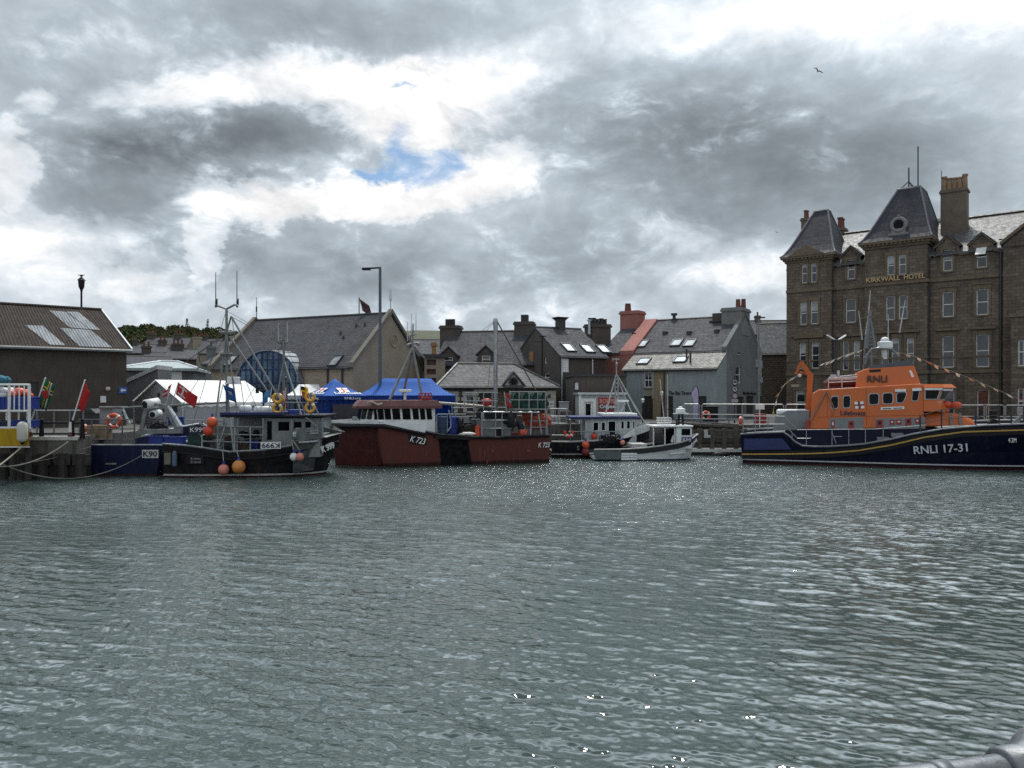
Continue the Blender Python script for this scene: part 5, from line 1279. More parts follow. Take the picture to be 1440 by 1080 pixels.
# orange and navy lifeboat
def lifeboat():
 ang = -math.atan(.376); N = V((11.4, 38.2, 0)); F0 = Frame(N, ang); hbm = 2.75
 F = Frame(N + F0.v * hbm, ang)
 th = thing('lifeboat', 'large orange and navy lifeboat moored at the right with white number on its bow', 'boat', F.o, F.a)
 nv = -hbm
 zs = lambda x, y, v=nv: F.on(x, y, v)[1]
 u = lambda x, v=nv: F.u_at(x, v)
 # sheer read off the photo, bow continued beyond it
 sh = [(1041, 611.5), (1072, 609.5), (1101, 608.5), (1109, 613.5), (1117, 621.5), (1128, 627.8), (1145, 629), (1166, 628.8), (1190, 627.5), (1215, 625.4), (1253, 618.6), (1282, 611.8), (1326, 604.2), (1384, 599.2), (1440, 597.2)]
 st = []
 for x, y in sh:
  uu, zz = F.on(x, y, nv); st.append([uu, uu, hbm, hbm - .1, zz])
 for du, b, z in ((13.6, 2.45, None), (15.2, 1.75, None), (16.6, .85, None), (17.6, .12, None)):
  st.append([du, du, b, b * .6, st[14][4] + .03 * (du - 12)])
 for s in st:
  f = max(0, (s[0] - 8.0) / 9.6); s[1] = s[0] - 1.1 * f ** 1.5
  if s[0] > 8: s[2] = min(s[2], hbm * (1 - max(0, (s[0] - 11) / 6.6) ** 2.2 * .96)); s[3] = (hbm - .1) * max(.02, 1 - ((s[0] - 8) / 9.6) ** 1.8)
 st[0][1] += .12
 navy = banded('lifeboat_hull_paint', [(-1, (.09, .012, .01)), (.05, (.01, .011, .016)), (.155, (.5, .5, .5)), (.215, (.004, .006, .02))], .3, .12)
 grey_deck = M('grey_deck_paint', (.19, .2, .21), .6, var=.15, streak=.2)
 h = hull(th, st, navy, grey_deck, bul=.12, low=-.7)
 # navy-blue quarter panel, yellow sheer stripe, rubbing strake, grey rail cap
 q = MB(); y0, y1 = (1045, 1107), (616, 632)
 pq = [Fp(F, 1046, 617, nv - .02), Fp(F, 1100, 616.5, nv - .02), Fp(F, 1113, 632, nv - .02), Fp(F, 1046, 633, nv - .02)]; q.prism(pq, (0, -.02, 0)); q.build('quarter_panel', M('quarter_panel_blue', (.012, .022, .11), .35, var=.2), th)
 ys = [(1043, 638.7), (1090, 638.6), (1145, 637.6), (1175, 636), (1207, 633.4), (1253, 625.8), (1300, 614.8), (1355, 607.2), (1440, 604.6)]
 def along(u):
  b = np.interp(u, [s[0] for s in st], [s[2] for s in st]); return b
 def strip(pts, w, out, mat, name, ext=True):
  P = []
  for x, y in pts: uu, zz = F.on(x, y, nv); P.append((uu, zz))
  if ext: P += [(13.6, P[-1][1] + .03), (15.2, P[-1][1] + .08), (16.6, P[-1][1] + .12)]
  for sg in (-1, 1):
   m = MB(); rg = []
   for uu, zz in P:
    zsheer = np.interp(uu, [s[0] for s in st], [s[4] for s in st]); b = along(uu); bw = np.interp(uu, [s[0] for s in st], [s[3] for s in st])
    f = max(0, min(1, zz / zsheer)); bb = bw + (b - bw) * (f ** .8)
    rg.append([(uu, sg * (bb - .05), zz - w / 2), (uu, sg * (bb + out), zz - w / 2), (uu, sg * (bb + out), zz + w / 2), (uu, sg * (bb - .05), zz + w / 2)])
   m.loft(rg); m.build(name, mat, th)
 strip(ys, .07, .045, M('yellow_stripe', (.45, .28, .07), .5, var=.1), 'sheer_stripe')
 strip([(x, y + 4) for x, y in ys], .17, .03, black_paint, 'fender_strake'); strip([(x, y - 3.4) for x, y in ys], .1, .05, black_paint, 'fender_strake')
 cap = MB()
 for sg in (-1, 1): cap.tube([p + V((0, 0, .02)) for p in sheer_line(st, sg, -.06)], .06, 6)
 cap.build('rail_cap', grey_deck, th)
 # navy deckhouse base
 def slabprof(pts, w0, w1, zr, name, mat, bevel=.03):
  """outline in (u,z) extruded across with the sides leaning in"""
  zl, zh = zr; g = lambda z: w0 + (w1 - w0) * (z - zl) / (zh - zl)
  m = MB(); m.loft([[(a, -g(z), z) for a, z in pts], [(a, g(z), z) for a, z in pts]]); return m.build(name, mat, th, bevel=bevel)
 W0 = 1.95
 P = lambda x, y: F.on(x, y, -W0)
 low = [P(1105, 606), P(1326, 602.5), P(1326, 625), P(1120, 628)]; low = [(a, z) for a, z in low]
 base_z = .75
 slabprof([(P(1104, 0)[0], base_z), (P(1340, 0)[0], base_z), P(1340, 606), P(1326, 603), P(1135, 603.5), P(1104, 606)], W0 + .15, W0 + .0, (base_z, 2.0), 'deckhouse_base', rnli_navy)
 # grey aft casing
 slabprof([P(1086, 606), P(1139, 605), P(1139, 577), P(1107, 577), P(1090, 586)], 1.7, 1.6, (1.6, 3), 'aft_casing', grey_deck)
 mm = MB(); a0, z0 = P(1091, 580); a1, _ = P(1122, 580); mm.bx(a0, a1, -1.4, .9, z0 - .1, z0 + .12); mm.build('liferaft_case', white_gel, th, bevel=.05)
 # orange wheelhouse
 zl, zt = P(1200, 604)[1], P(1250, 541)[1]
 prof = [P(1137, 604), P(1170, 604), P(1170, 588.5), P(1300, 586.5), P(1304, 563), P(1330, 563.5), P(1336, 546.5), P(1318, 541.5), P(1295, 539.3), P(1206, 544.5), P(1152, 547.5), P(1145, 552)]
 body = [P(1137, 604), P(1300, 601), P(1300, 562.5), P(1301, 541.5), P(1295, 539.5), P(1206, 544.6), P(1152, 547.8), P(1144, 553)]
 wh = slabprof(body, W0, W0 - .22, (zl, zt), 'wheelhouse', rnli_orange, .05)
 zlo, zhi = zl, zt
 wv = lambda z: -(W0 - .22 * (z - zlo) / (zhi - zlo))
 def onside(x, y):
  v = -W0
  for _ in range(3): uu, zz = F.on(x, y, v); v = wv(zz)
  return V((uu, v, zz))
 # wrap-round forward windows
 uf0 = F.u_at(1300, -W0); ufm = F.u_at(1331, -W0) - .0; zsill = P(1320, 563)[1]; ztop = P(1320, 546)[1]
 def plan(u0, front, w, mid): return [(u0, -w), (u0 + (front - u0) * .62, -w * .93), (front - .0, -w * .52), (front + .12, 0), (front, w * .52), (u0 + (front - u0) * .62, w * .93), (u0, w)]
 lv = []
 fr = F.u_at(1331, -.9)
 for z, du, w in ((zl + .9, .25, W0 - .05), (zsill, .0, W0 - .13), (ztop, .32, W0 - .19), (ztop + .03, .52, W0 - .12), (ztop + .2, .35, W0 - .25)):
  lv.append([(a, b, z) for a, b in plan(uf0 - .02, fr + du - .12, w, 0)])
 m = MB(); m.loft(lv); m.build('bridge_front', rnli_orange, th)
 frame_m = M('window_surround_grey', (.36, .37, .38), .5, var=.1)
 L1, L2 = lv[1], lv[2]
 for i in range(0, 6):
  a0, b0, a1, b1 = V(L1[i]), V(L1[i + 1]), V(L2[i]), V(L2[i + 1])
  n = (b0 - a0).cross(a1 - a0).normalized()
  if n.dot((a0 + b0) / 2 - V((uf0 - 1, 0, a0.z))) < 0: n = -n
  mid = lambda s, t_: (a0 * (1 - s) + b0 * s) * (1 - t_) + (a1 * (1 - s) + b1 * s) * t_
  w = MB(); w.prism([mid(.05, .06), mid(.95, .06), mid(.95, .9), mid(.05, .9)], n * .03); wo = w.build('window', frame_m, th)
  w = MB(); w.prism([mid(.12, .13), mid(.88, .13), mid(.88, .82), mid(.12, .82)], n * .042); w.build('pane', glass_dark, wo)
  w = MB(); w.prism([mid(.03, .84), mid(.97, .84), mid(.97, 1.0), mid(.03, 1.0)], n * .1); w.build('visor', white_gel, th)
 # side windows (px polygons)
 def rounded(px, r=.2):
  out = []; n = len(px)
  for i in range(n):
   p, a, b = V((*px[i], 0)), V((*px[i - 1], 0)), V((*px[(i + 1) % n], 0))
   for t_ in (r, r * .45): q = p + (a - p) * t_; out.append((q.x, q.y)) if t_ == r else None
   q = p * (1 - r * .55) + ((a - p) * r * .275 + (b - p) * r * .275 + p * r * .55); out.append((q.x, q.y))
   q = p + (b - p) * r; out.append((q.x, q.y))
  return out
 def sidepoly(name, px, mat, out, parent=th, back=.05):
  pts = [onside(*q) for q in px]; m = MB(); m.prism([p + V((0, back, 0)) for p in pts], (0, -(out + back), 0)); return m.build(name, mat, parent)
 wins = [[(1168, 557), (1179.5, 556), (1179.5, 574.8), (1168, 575.6)], [(1185, 556), (1196.5, 555.3), (1196.5, 573.8), (1185, 574.6)], [(1221, 553), (1236.5, 552.5), (1236.5, 569.2), (1221, 569.8)], [(1240.3, 552), (1256.5, 551.6), (1256.5, 568.2), (1240.3, 568.8)], [(1260, 551.5), (1277, 551), (1270.5, 566.8), (1260, 567.3)], [(1283.5, 546.5), (1294, 546), (1291, 564.3), (1281, 564.8)]]
 for w in wins:
  cx, cy = sum(p[0] for p in w) / 4, sum(p[1] for p in w) / 4
  o = sidepoly('window', rounded(w, .22), frame_m, .02)
  sidepoly('pane', rounded([(cx + (x - cx) * .8, cy + (y - cy) * .84) for x, y in w], .22), glass_dark, .032, o)
 for px in ([(1258.5, 547.5), (1273.5, 546.9), (1273.5, 550.6), (1258.5, 551)], [(1282.5, 546.2), (1295.5, 545.6), (1295.5, 549.4), (1282.5, 549.9)]): sidepoly('visor', px, white_gel, .1)
 pl = sidepoly('name_plate', [(1238.5, 572.7), (1271.5, 571.4), (1271.5, 575.2), (1238.5, 576.6)], letter_white, .02)
 sidepoly('lettering', [(1241, 574.2), (1253, 573.7), (1253, 574.9), (1241, 575.4)], letter_navy, .026, pl); sidepoly('lettering', [(1256, 573.6), (1269, 573), (1269, 574.2), (1256, 574.8)], letter_navy, .026, pl)
 # flag emblem: white quarters round a red cross
 em = MB()
 for x, y in ((1201.5, 565), (1209.5, 564.6), (1202.5, 571), (1210.5, 570.6)):
  pts = [onside(x, y), onside(x + 4.6, y - .2), onside(x + 4.9, y + 3.6), onside(x + .4, y + 3.8)]; em.prism([p + V((0, .03, 0)) for p in pts], (0, -.045, 0))
 e = em.build('flag_emblem', letter_white, th)
 em = MB()
 for q in ([(1206.4, 564), (1208.6, 564), (1209.6, 575), (1207.4, 575)], [(1201, 568.9), (1214.5, 568.2), (1214.8, 570), (1201.2, 570.7)]):
  pts = [onside(*p) for p in q]; em.prism([p + V((0, .03, 0)) for p in pts], (0, -.05, 0))
 em.build('cross', M('emblem_maroon', (.2, .03, .06), .5), e)
 def sidetext(s, x0, y0, x1, hpx, mat, name='lettering', out=.03, bold=.0, parent=th, v=None, tilt=0):
  p = onside(x0, y0) if v is None else Fp(F, x0, y0, v); q = onside(x1, y0) if v is None else Fp(F, x1, y0, v)
  t_ = onside(x0, y0 - hpx) if v is None else Fp(F, x0, y0 - hpx, v)
  d = q - p; xd = V((d.x, 0, tilt * d.x))
  text(parent, name, s, mat, p + V((0, -out, 0)), xd, (0, 0, 1), abs(d.x), t_.z - p.z, .006, bold)
 sidetext('Lifeboats', 1182, 584, 1217, 7, letter_navy, bold=.01)
 for px in ([(1163, 549), (1163.7, 549), (1163.7, 587), (1163, 587)], [(1218, 545), (1218.6, 545), (1218.6, 600), (1218, 600)], [(1299, 565), (1299.6, 565), (1299.6, 600), (1299, 600)], [(1150, 586.3), (1300, 583.6), (1300, 584.2), (1150, 586.9)]): sidepoly('panel_seam', px, M('seam_dark_orange', (.25, .05, .01), .6), .004)
 # grey lower band with red locker plates
 for x0, x1 in ((1166, 1214), (1231, 1301)):
  sidepoly('side_panel', [(x0, 588.5), (x1, 586.7), (x1, 602.7), (x0, 603.7)], grey_deck, .015)
 red = M('red_locker', (.25, .025, .025), .5, var=.2)
 for x, y, w, hh in ((1169, 591.5, 4.5, 12), (1193, 592, 8, 11), (1232, 590.5, 10, 11.5), (1251, 590.5, 7, 7), (1260.5, 590, 7, 7), (1273, 588.5, 8.5, 11), (1287, 588.5, 6, 7.5)):
  o = sidepoly('locker_plate', [(x, y), (x + w, y - .3), (x + w, y + hh - .3), (x, y + hh)], red, .03)
  sidepoly('plate_mark', [(x + w * .3, y + 2), (x + w * .7, y + 2), (x + w * .7, y + hh * .55), (x + w * .3, y + hh * .55)], black_paint if w > 7.5 else letter_white, .036, o)
 # flybridge block
 WF = 1.25; Q = lambda x, y: F.on(x, y, -WF)
 zf0, zf1 = Q(1250, 541)[1], Q(1250, 515)[1]
 m = MB(); pr = [Q(1203, 545), Q(1294.5, 541), Q(1286.5, 513.5), Q(1218, 518.5), Q(1207, 523)]
 gf = lambda z: WF + .12 - .3 * (z - zf0) / (zf1 - zf0)
 m.loft([[(a, -gf(z), z) for a, z in pr], [(a, gf(z), z) for a, z in pr]]); fb = m.build('flybridge', rnli_orange, th, bevel=.04)
 def flypoly(name, px, mat, out, parent=th):
  pts = []
  for x, y in px:
   v = -WF
   for _ in range(3): uu, zz = F.on(x, y, v); v = -gf(zz)
   pts.append(V((uu, v, zz)))
  m = MB(); m.prism([p + V((0, .04, 0)) for p in pts], (0, -.04 - out, 0)); return m.build(name, mat, parent)
 flypoly('air_intake', [(1222.5, 520), (1238.5, 519), (1238.5, 522.8), (1222.5, 523.6)], black_paint, .012); flypoly('air_intake', [(1221.5, 543.8), (1237.5, 542.8), (1237.5, 544.8), (1221.5, 545.8)], black_paint, .2)
 flypoly('small_window', [(1278.5, 521), (1281.5, 521), (1285.5, 530), (1282, 530.5)], letter_white, .012)
 v = -WF; p0 = Fp(F, 1219.5, 537.5, -WF - .02); p1 = Fp(F, 1247.5, 537.5, -WF - .02); tp = Fp(F, 1219.5, 528, -WF)
 text(th, 'lettering', 'RNLI', M('brown_black_lettering', (.03, .015, .015), .5), p0 + V((0, -.1, 0)), (1, 0, .0), (0, .18, 1), p1.x - p0.x, tp.z - p0.z, .02, .012)
 sc = MB(); pr = [Q(1219, 519), Q(1287, 514), Q(1282, 506.5), Q(1232, 512.5)]; sc.loft([[(a, -1.05, z) for a, z in pr], [(a, 1.05, z) for a, z in pr]]); sc.build('spray_screen', M('smoked_screen', (.07, .08, .1), .3), th)
 # mast and radar arch
 mt = MB(); v = 0
 C = lambda x, y, v=0.0: Fp(F, x, y, v)
 mt.tube([C(1213, 542, -.5), C(1217, 470, -.4)], [.05, .03], 6); mt.tube([C(1217, 512, -.7), C(1219, 500, -.7), C(1226, 491, -.7), C(1236, 489.5, -.7), C(1254, 491, -.7), C(1262, 500, -.7)], .06, 8); mt.tube([C(1217, 512, .7), C(1219, 500, .7), C(1226, 491, .7), C(1236, 489.5, .7), C(1254, 491, .7), C(1262, 500, .7)], .06, 8)
 mt.tube([C(1226, 491, -.7), C(1226, 491, .7)], .05, 6); mt.tube([C(1254, 491, -.7), C(1254, 491, .7)], .05, 6); mt.tube([C(1214, 503, -.7), C(1232, 501, -.7)], .04, 6); mt.tube([C(1225.5, 520, -.7), C(1225.5, 493, -.7)], .05, 6)
 mt.tube([C(1218, 490, 0), C(1223, 443, 0)], [.1, .06], 8); mt.tube([C(1230, 489, 0), C(1223.5, 446, 0)], [.08, .05], 8)
 for k in range(7): a = .1 + k * .12; mt.tube([C(1218 + 5 * a, 490 - 47 * a), C(1230 - 6.5 * a, 489 - 43 * a)], .03, 5)
 mt.bx(C(1221.5, 0).x, C(1225.5, 0).x, -.12, .12, C(1223, 445).z, C(1223, 437).z)
 mt.build('mast', M('mast_grey', (.16, .17, .18), .45, var=.2), th)
 for a, b in (((1221.5, 440), (1224, 408)), ((1212.5, 478), (1207.5, 437)), ((1249, 492), (1249, 442)), ((1265, 468), (1273, 422)), ((1217.5, 470), (1221, 444))): an = MB(); an.tube([C(*a), C(*b)], [.035, .018], 6); an.build('whip_antenna', M('antenna_white', (.42, .43, .43), .4), th)
 rd = MB(); c = C(1244.5, 484); rd.tube([c - V((0, 0, .22)), c - V((0, 0, .18)), c + V((0, 0, .1)), c + V((0, 0, .14))], [.28, .36, .36, .26], 16); rd.sphere(c + V((0, 0, .22)), .2, 14, 8, (1, 1, .7)); rd.tube([C(1244.5, 505), C(1244.5, 488)], .1, 8); rd.build('radar', white_gel, th)
 # tender on the aft roof, with rails
 tn = MB(); a, b = C(1160, 540, -.6), C(1206, 537, -.6); tn.tube([a, a + V((.25, 0, .1)), b], [.12, .2, .22], 10); tn.tube([a + V((0, 1.2, 0)), a + V((.25, 1.2, .1)), b + V((0, 1.2, 0))], [.12, .2, .22], 10); tn.bx(a.x + .1, b.x, -.6, .6, a.z - .2, a.z + .05)
 tn.build('tender', M('maroon_tube', (.14, .03, .03), .5, var=.25), th)
 tw = MB(); rails(tw, [C(1165, 546, -.9), C(1184, 545, -.9), C(1205, 544, -.9)], [.28, .5], .022); tw.tube([C(1166, 531, -.3), C(1206, 527, -.3)], .03, 6); tw.tube([C(1179, 530, -.3), C(1179, 521, -.3)], .06, 8); tw.bx(C(1168, 0, -.3).x, C(1176, 0, -.3).x, -.5, 0, C(1172, 531).z, C(1172, 527).z); tw.build('roof_rail', pale_metal, th)
 # orange knuckle crane
 cr = MB(); K = lambda x, y: C(x, y, -.9)
 def limb(p, q, w0, w1): cr.tube([p, q], [w0 * .72, w1 * .72], 4)
 limb(K(1136.5, 577), K(1138, 552), .26, .26); limb(K(1138, 553), K(1139.5, 526), .24, .28); limb(K(1141, 531), K(1126.5, 509), .24, .2); limb(K(1127.5, 509), K(1118.5, 526), .16, .1)
 cr.tube([K(1136, 527), K(1131, 524), K(1126, 524), K(1120, 527)], .05, 6); cr.build('crane', rnli_orange, th)
 hkk = MB(); hkk.sphere(K(1124.5, 528), .1, 8, 6); hkk.build('crane_hook', white_gel, th)
 # ladder frame on the aft end of the wheelhouse
 ld = MB(); ld.tube([onside(1161, 551) + V((0, -.08, 0)), onside(1141, 590) + V((0, -.08, 0))], .045, 6); ld.tube([onside(1163, 551) + V((0, -.08, 0)), onside(1172, 572) + V((0, -.08, 0)), onside(1170, 585) + V((0, -.08, 0))], .03, 6); ld.build('grab_rail', M('rail_brown', (.28, .13, .08), .5), th)
 # low red tank beside casing
 sidepoly('side_locker', [(1132.5, 591), (1138, 591), (1138, 604.5), (1132.5, 604.5)], red, .2)
 # foredeck coachroof, orange with grey straps
 cp = MB(); S = lambda x, y: F.on(x, y, -1.5)
 pr = [S(1298, 600), S(1372, 597.5), S(1369, 590), S(1345, 581.5), S(1322, 580), S(1301, 580.5)]
 cp.loft([[(a, -1.55, z) for a, z in pr[:2]] + [(a, -1.35, z) for a, z in pr[2:]], [(a, 1.55, z) for a, z in pr[:2]] + [(a, 1.35, z) for a, z in pr[2:]]]); cp.build('foredeck_coachroof', rnli_orange, th, bevel=.06)
 cp = MB(); pr = [S(1280, 574), S(1313, 573.5), S(1314, 566), S(1283, 567)]; cp.loft([[(a, -1.75, z) for a, z in pr], [(a, 1.75, z) for a, z in pr]]); cp.build('forward_ledge', rnli_orange, th, bevel=.03)
 bn = MB()
 for x, y in ((1318, 570), (1330, 569), (1344, 570)): p = C(x, y, -1.0); bn.sphere(p, .22, 12, 8, (1.2, .9, .85))
 bn.build('orange_bundle', ring_orange, th)
 gs = MB()
 for x in (1335, 1348): gs.prism([Fp(F, x, 581, -1.6), Fp(F, x + 4, 581, -1.6), Fp(F, x + 5, 598, -1.6), Fp(F, x + 1, 598, -1.6)], (0, .06, 0))
 gs.build('strap', grey_deck, th)
 # stern and side rails
 r1 = MB(); E = lambda x, y: Fp(F, x, y, nv + .12)
 r1.tube([E(1044, 585), E(1103, 585.5), E(1121, 604.5), E(1232, 603.5), E(1302, 598)], .021, 6); r1.tube([E(1044, 597), E(1103, 596.5), E(1121, 616.5), E(1140, 616.5)], .024, 6); r1.tube([E(1044, 591), E(1086, 591)], .02, 5); r1.tube([E(1044, 602.5), E(1086, 602.5)], .02, 5)
 for x, y0, y1 in ((1045, 610, 585), (1062, 609.5, 585), (1080, 609, 585), (1114, 620, 608), (1134, 629, 603.8), (1170, 628, 604), (1193.5, 627, 603.8), (1217, 624.5, 603.5), (1242, 620, 601.5)): r1.tube([E(x, y0), E(x, y1)], .021, 6)
 r1.tube([E(1170, 608), E(1176, 624)], .022, 5); r1.tube([E(1172, 614), E(1184, 614)], .02, 5)
 r1.build('side_rail', galv, th)
 fr2 = MB()
 xs = [(1294, 607, 584), (1324, 603.5, 576), (1372, 600, 571), (1405, 598, 570), (1422, 597.8, 571), (1440, 597.2, 571), (1462, 597, 571), (1490, 597, 571)]
 pts = [E(x, y1) for x, y0, y1 in xs]
 fr2.tube(pts, .02, 6); fr2.tube([E(x, (y0 + y1) / 2) for x, y0, y1 in xs], .016, 6)
 for x, y0, y1 in xs: fr2.tube([E(x, y0), E(x, y1)], .035, 6)
 fr2.build('bow_rail', dark_metal, th)
 wn = MB(); p = C(1397, 596, -.6); wn.tube([p - V((.0, .3, 0)), p + V((0, .3, 0))], .22, 12); wn.bx(p.x - .3, p.x + .3, -.9, -.3, p.z - .3, p.z - .1); wn.tube([C(1397, 588, -.6), C(1397, 578, -.6)], .18, 10); wn.build('anchor_winch', black_paint, th)
 wn = MB(); a = C(1424, 596, -.3); wn.tube([a, C(1446, 575, -.3)], .06, 6); wn.tube([C(1430, 597, .3), C(1440, 580, .3)], .05, 6); wn.bx(C(1434, 0, 0).x, C(1450, 0, 0).x, -.5, .5, C(1440, 583).z, C(1440, 573).z); wn.build('anchor_gear', grey_deck, th)
 lk = MB()
 for x in (1242, 1262): a = E(x, 619 - (x - 1242) * .28); lk.bx(a.x - .25, a.x + .25, a.y, a.y + .25, a.z - .03, a.z + .14)
 lk.build('fairlead', grey_deck, th)
 # bow number: painted on the flared topsides, follows the sheer
 def hull_pt(x, y):
  v = nv
  for _ in range(4):
   uu, zz = F.on(x, y, v); b = along(uu); bw = np.interp(uu, [s[0] for s in st], [s[3] for s in st]); zsh = np.interp(uu, [s[0] for s in st], [s[4] for s in st]); uq = uu
   v = -(bw + (b - bw) * .72) if zz / zsh > .55 else -(bw + (b - bw) * .5)
  return V((uu, v, zz))
 a, b, c = hull_pt(1285, 638.5), hull_pt(1360, 634.5), hull_pt(1285, 627.5)
 a.y = b.y = min(a.y, b.y); d = b - a
 text(th, 'lettering', 'RNLI 17-31', M('grey_white_lettering', (.5, .52, .55), .5), a + V((0, -.06, 0)), (d.x, 0, d.z), (0, 0, 1), d.length, c.z - a.z, .05, .012)
 a, b = hull_pt(1417, 622), hull_pt(1428, 621.5); d = b - a
 text(th, 'lettering', '4.2M', letter_white, V((a.x, min(a.y, b.y) - .09, a.z)), (d.x, 0, 0), (0, 0, 1), d.x, .2, .05)
 return F
FL = lifeboat()
# dressing lines of small flags on the lifeboat
def bunting(label, pts, nflag, seed, F, cols):
 t = thing('bunting', label, 'bunting', (0, 0, 0), 0, 'strings of bunting on the lifeboat')
 P = [world(F, Fp(F, x, y, v)) for x, y, v in pts]; o = P[0].copy(); t.location = o
 m = MB(); m.tube([p - o for p in P], .012, 4); m.build('line', rope_mat, t)
 g = random.Random(seed); tot = len(P) - 1
 for k in range(nflag):
  f = (k + .4) / nflag * tot; i = min(int(f), tot - 1); p = P[i].lerp(P[i + 1], f - i) - o; d = (P[i + 1] - P[i]).normalized()
  w = .22; dr = V((d.x * .15 + g.uniform(-.08, .1), g.uniform(-.1, .1), -.1 - .1 * g.random()))
  m = MB(); m.prism([p, p + d * w, p + d * w * .8 + dr, p + d * w * .15 + dr * .85], V((.004, -.012, 0))); m.build('pennant', cols[k % len(cols)], t)
pennants = [cloth('pennant_white', (.75, .74, .7), .4), cloth('pennant_yellow', (.6, .42, .12), .4), cloth('pennant_cream', (.7, .6, .5), .4), cloth('pennant_orange', (.65, .3, .15), .4)]
bunting('bunting sloping down from the orange crane tip to the stern rail', [(1124, 527, -.9), (1112, 533, -.9), (1104, 540, -.9), (1096, 553, -.9), (1090, 567, -.9), (1086, 583, -.9)], 6, 1, FL, pennants)
bunting('bunting running from the lifeboat mast aft towards the crane', [(1216, 491, 0), (1196, 496.5, -.3), (1172, 506, -.6), (1157, 511.5, -.8)], 7, 2, FL, pennants[:1])
bunting('bunting running from the lifeboat mast forward to the bow', [(1232, 489, 0), (1284, 500, -.1), (1320, 515, -.2), (1370, 534, -.2), (1424, 557, -.2), (1480, 582, 0)], 15, 3, FL, [pennants[3], pennants[2], pennants[2], pennants[0]])
# black creel boat
def black_boat():
 N = V((*at(226, HY, 31.4).xy, 0)); F0 = Frame(N, .045); hb = 1.6; F = Frame(N + F0.v * hb, .045); nv = -hb
 th = thing('fishing_boat', 'black-hulled creel boat with tripod mast and tall twin aerials', 'boat', F.o, F.a)
 st = []
 for x, y, b, bw, ux in ((226, 625.5, 1.45, 1.3, 0), (260, 627.5, 1.6, 1.45, 0), (287, 631, 1.6, 1.5, 0), (322, 636.5, 1.6, 1.5, 0), (370, 634, 1.6, 1.45, 0), (408, 628, 1.58, 1.2, 0), (440, 620, 1.2, .72, -.1), (462, 614, .65, .28, -.35), (476, 611, .06, .03, -.62)):
  u, z = F.on(x, y, -1.6 if x < 410 else -b); st.append((u, u + ux, b, bw, z))
 paint = banded('black_hull_paint', [(-1, (.05, .01, .01)), (.06, (.45, .45, .43)), (.13, (.012, .012, .014))], .35, .35, 0, .35)
 deck = M('deck_grey', (.13, .135, .135), .75, var=.3, grime=.3)
 hull(th, st, paint, deck, bul=.55)
 cp = MB()
 for s in (-1, 1): cp.tube(sheer_line(st, s, -.05, .03), .045, 6)
 cp.build('gunwale', galv, th)
 rp = MB(); rp.tube([p + V((0, 0, -.3)) for p in sheer_line(st, -1, .0)], .04, 6); rp.build('rubbing_strake', black_paint, th)
 P = lambda x, y, v=nv: Fp(F, x, y, v)
 # bright bow plating and foredeck cap
 bp = MB(); pr = [P(411, 604), P(447, 600), P(475, 610), P(456, 616), P(411, 622)]
 for s in (-1, 1):
  pts = [(p.x, s * (1.62 if p.x < P(430, 0).x else 1.2 if p.x < P(460, 0).x else .1), p.z) for p in pr]
  bp.prism(pts, (0, .03, 0))
 bp.build('bow_bulwark', M('worn_grey_steel', (.13, .135, .135), .5, .4, var=.4, streak=.5), th)
 nt = MB(); nt.prism([P(411, 624, nv - .02), P(447, 619, -1.25), P(441, 661, -1.0), P(412, 665, -1.45)], (0, .04, 0)); nt.build('scuff_plate', M('scuffed_steel', (.07, .073, .075), .6, .2, var=.6, scale=5, grime=.5), th)
 fd = MB(); u0 = P(449, 0).x; u1 = st[-1][0] + .12; z = P(460, 611, 0).z; fd.prism([(u0, -1.1, z), (u1 - .3, -.45, z + .02), (u1, 0, z + .04), (u1 - .3, .45, z + .02), (u0, 1.1, z)], (0, 0, .12)); fd.build('foredeck', white_gel, th)
 # wheelhouse and shelter
 W = -1.25; Q = lambda x, y: F.on(x, y, W)
 x0, x1 = 371, 450; zb = .8; zt = Q(400, 588)[1]; ua, ub = Q(x0, 590)[0], Q(x1, 590)[0]
 hs = []
 for xa, xb, ya, yb in ((374, 383.5, 591, 620), (390, 408, 592, 607), (412, 425, 592, 605), (428, 438, 592, 605)): a, c = Q(xa, yb); b, d = Q(xb, ya); hs.append((a, b, c, d))
 gw = M('wheelhouse_grey', (.2, .21, .21), .5, var=.2, streak=.4)
 mb = MB(); wall_holes(mb, ua, ub, zb, zt, hs, front_map(W), .08); mb.add([(ub, W, zb), (ub, -W, zb), (ub, -W, zt), (ub, W, zt)], [(0, 1, 2, 3)]); mb.add([(ua, W, zb), (ua, -W, zb), (ua, -W, zt), (ua, W, zt)], [(0, 1, 2, 3)]); mb.add([(ua, -W, zb), (ub, -W, zb), (ub, -W, zt), (ua, -W, zt)], [(0, 1, 2, 3)])
 mb.build('wheelhouse', gw, th)
 for h in hs: window(th, h, front_map(W), gw, glass_dark, .08, .035, 0)
 sh = MB(); a, z = Q(313, 588); sh.bx(a, Q(370, 0)[0] - .01, .2, 1.3, zb, zt); sh.build('aft_cabin', M('cabin_pale_grey', (.3, .31, .31), .5, var=.15, streak=.4), th)
 rf = MB(); a = Q(288 + 24, 585)[0]; b = Q(457, 585)[0]; zr = Q(380, 586.5)[1]; rf.bx(a, b, -1.5, 1.5, zr, zr + .09); rf.build('shelter_roof', black_paint, th, bevel=.02)
 ap = MB(); ap.bx(a, Q(400, 0)[0], -1.53, 1.45, zr + .093, zr + .2); ap.build('roof_awning', M('navy_awning', (.01, .015, .09), .7, var=.2), th)
 po = MB()
 for x, y0, y1 in ((313.5, 634, 588), (333, 634, 588), (370, 634, 588), (453.5, 613, 588), (410.5, 622, 590)): po.tube([P(x, y0, -1.42), P(x + (1.5 if x < 340 else 0), y1, -1.42)], .04, 6)
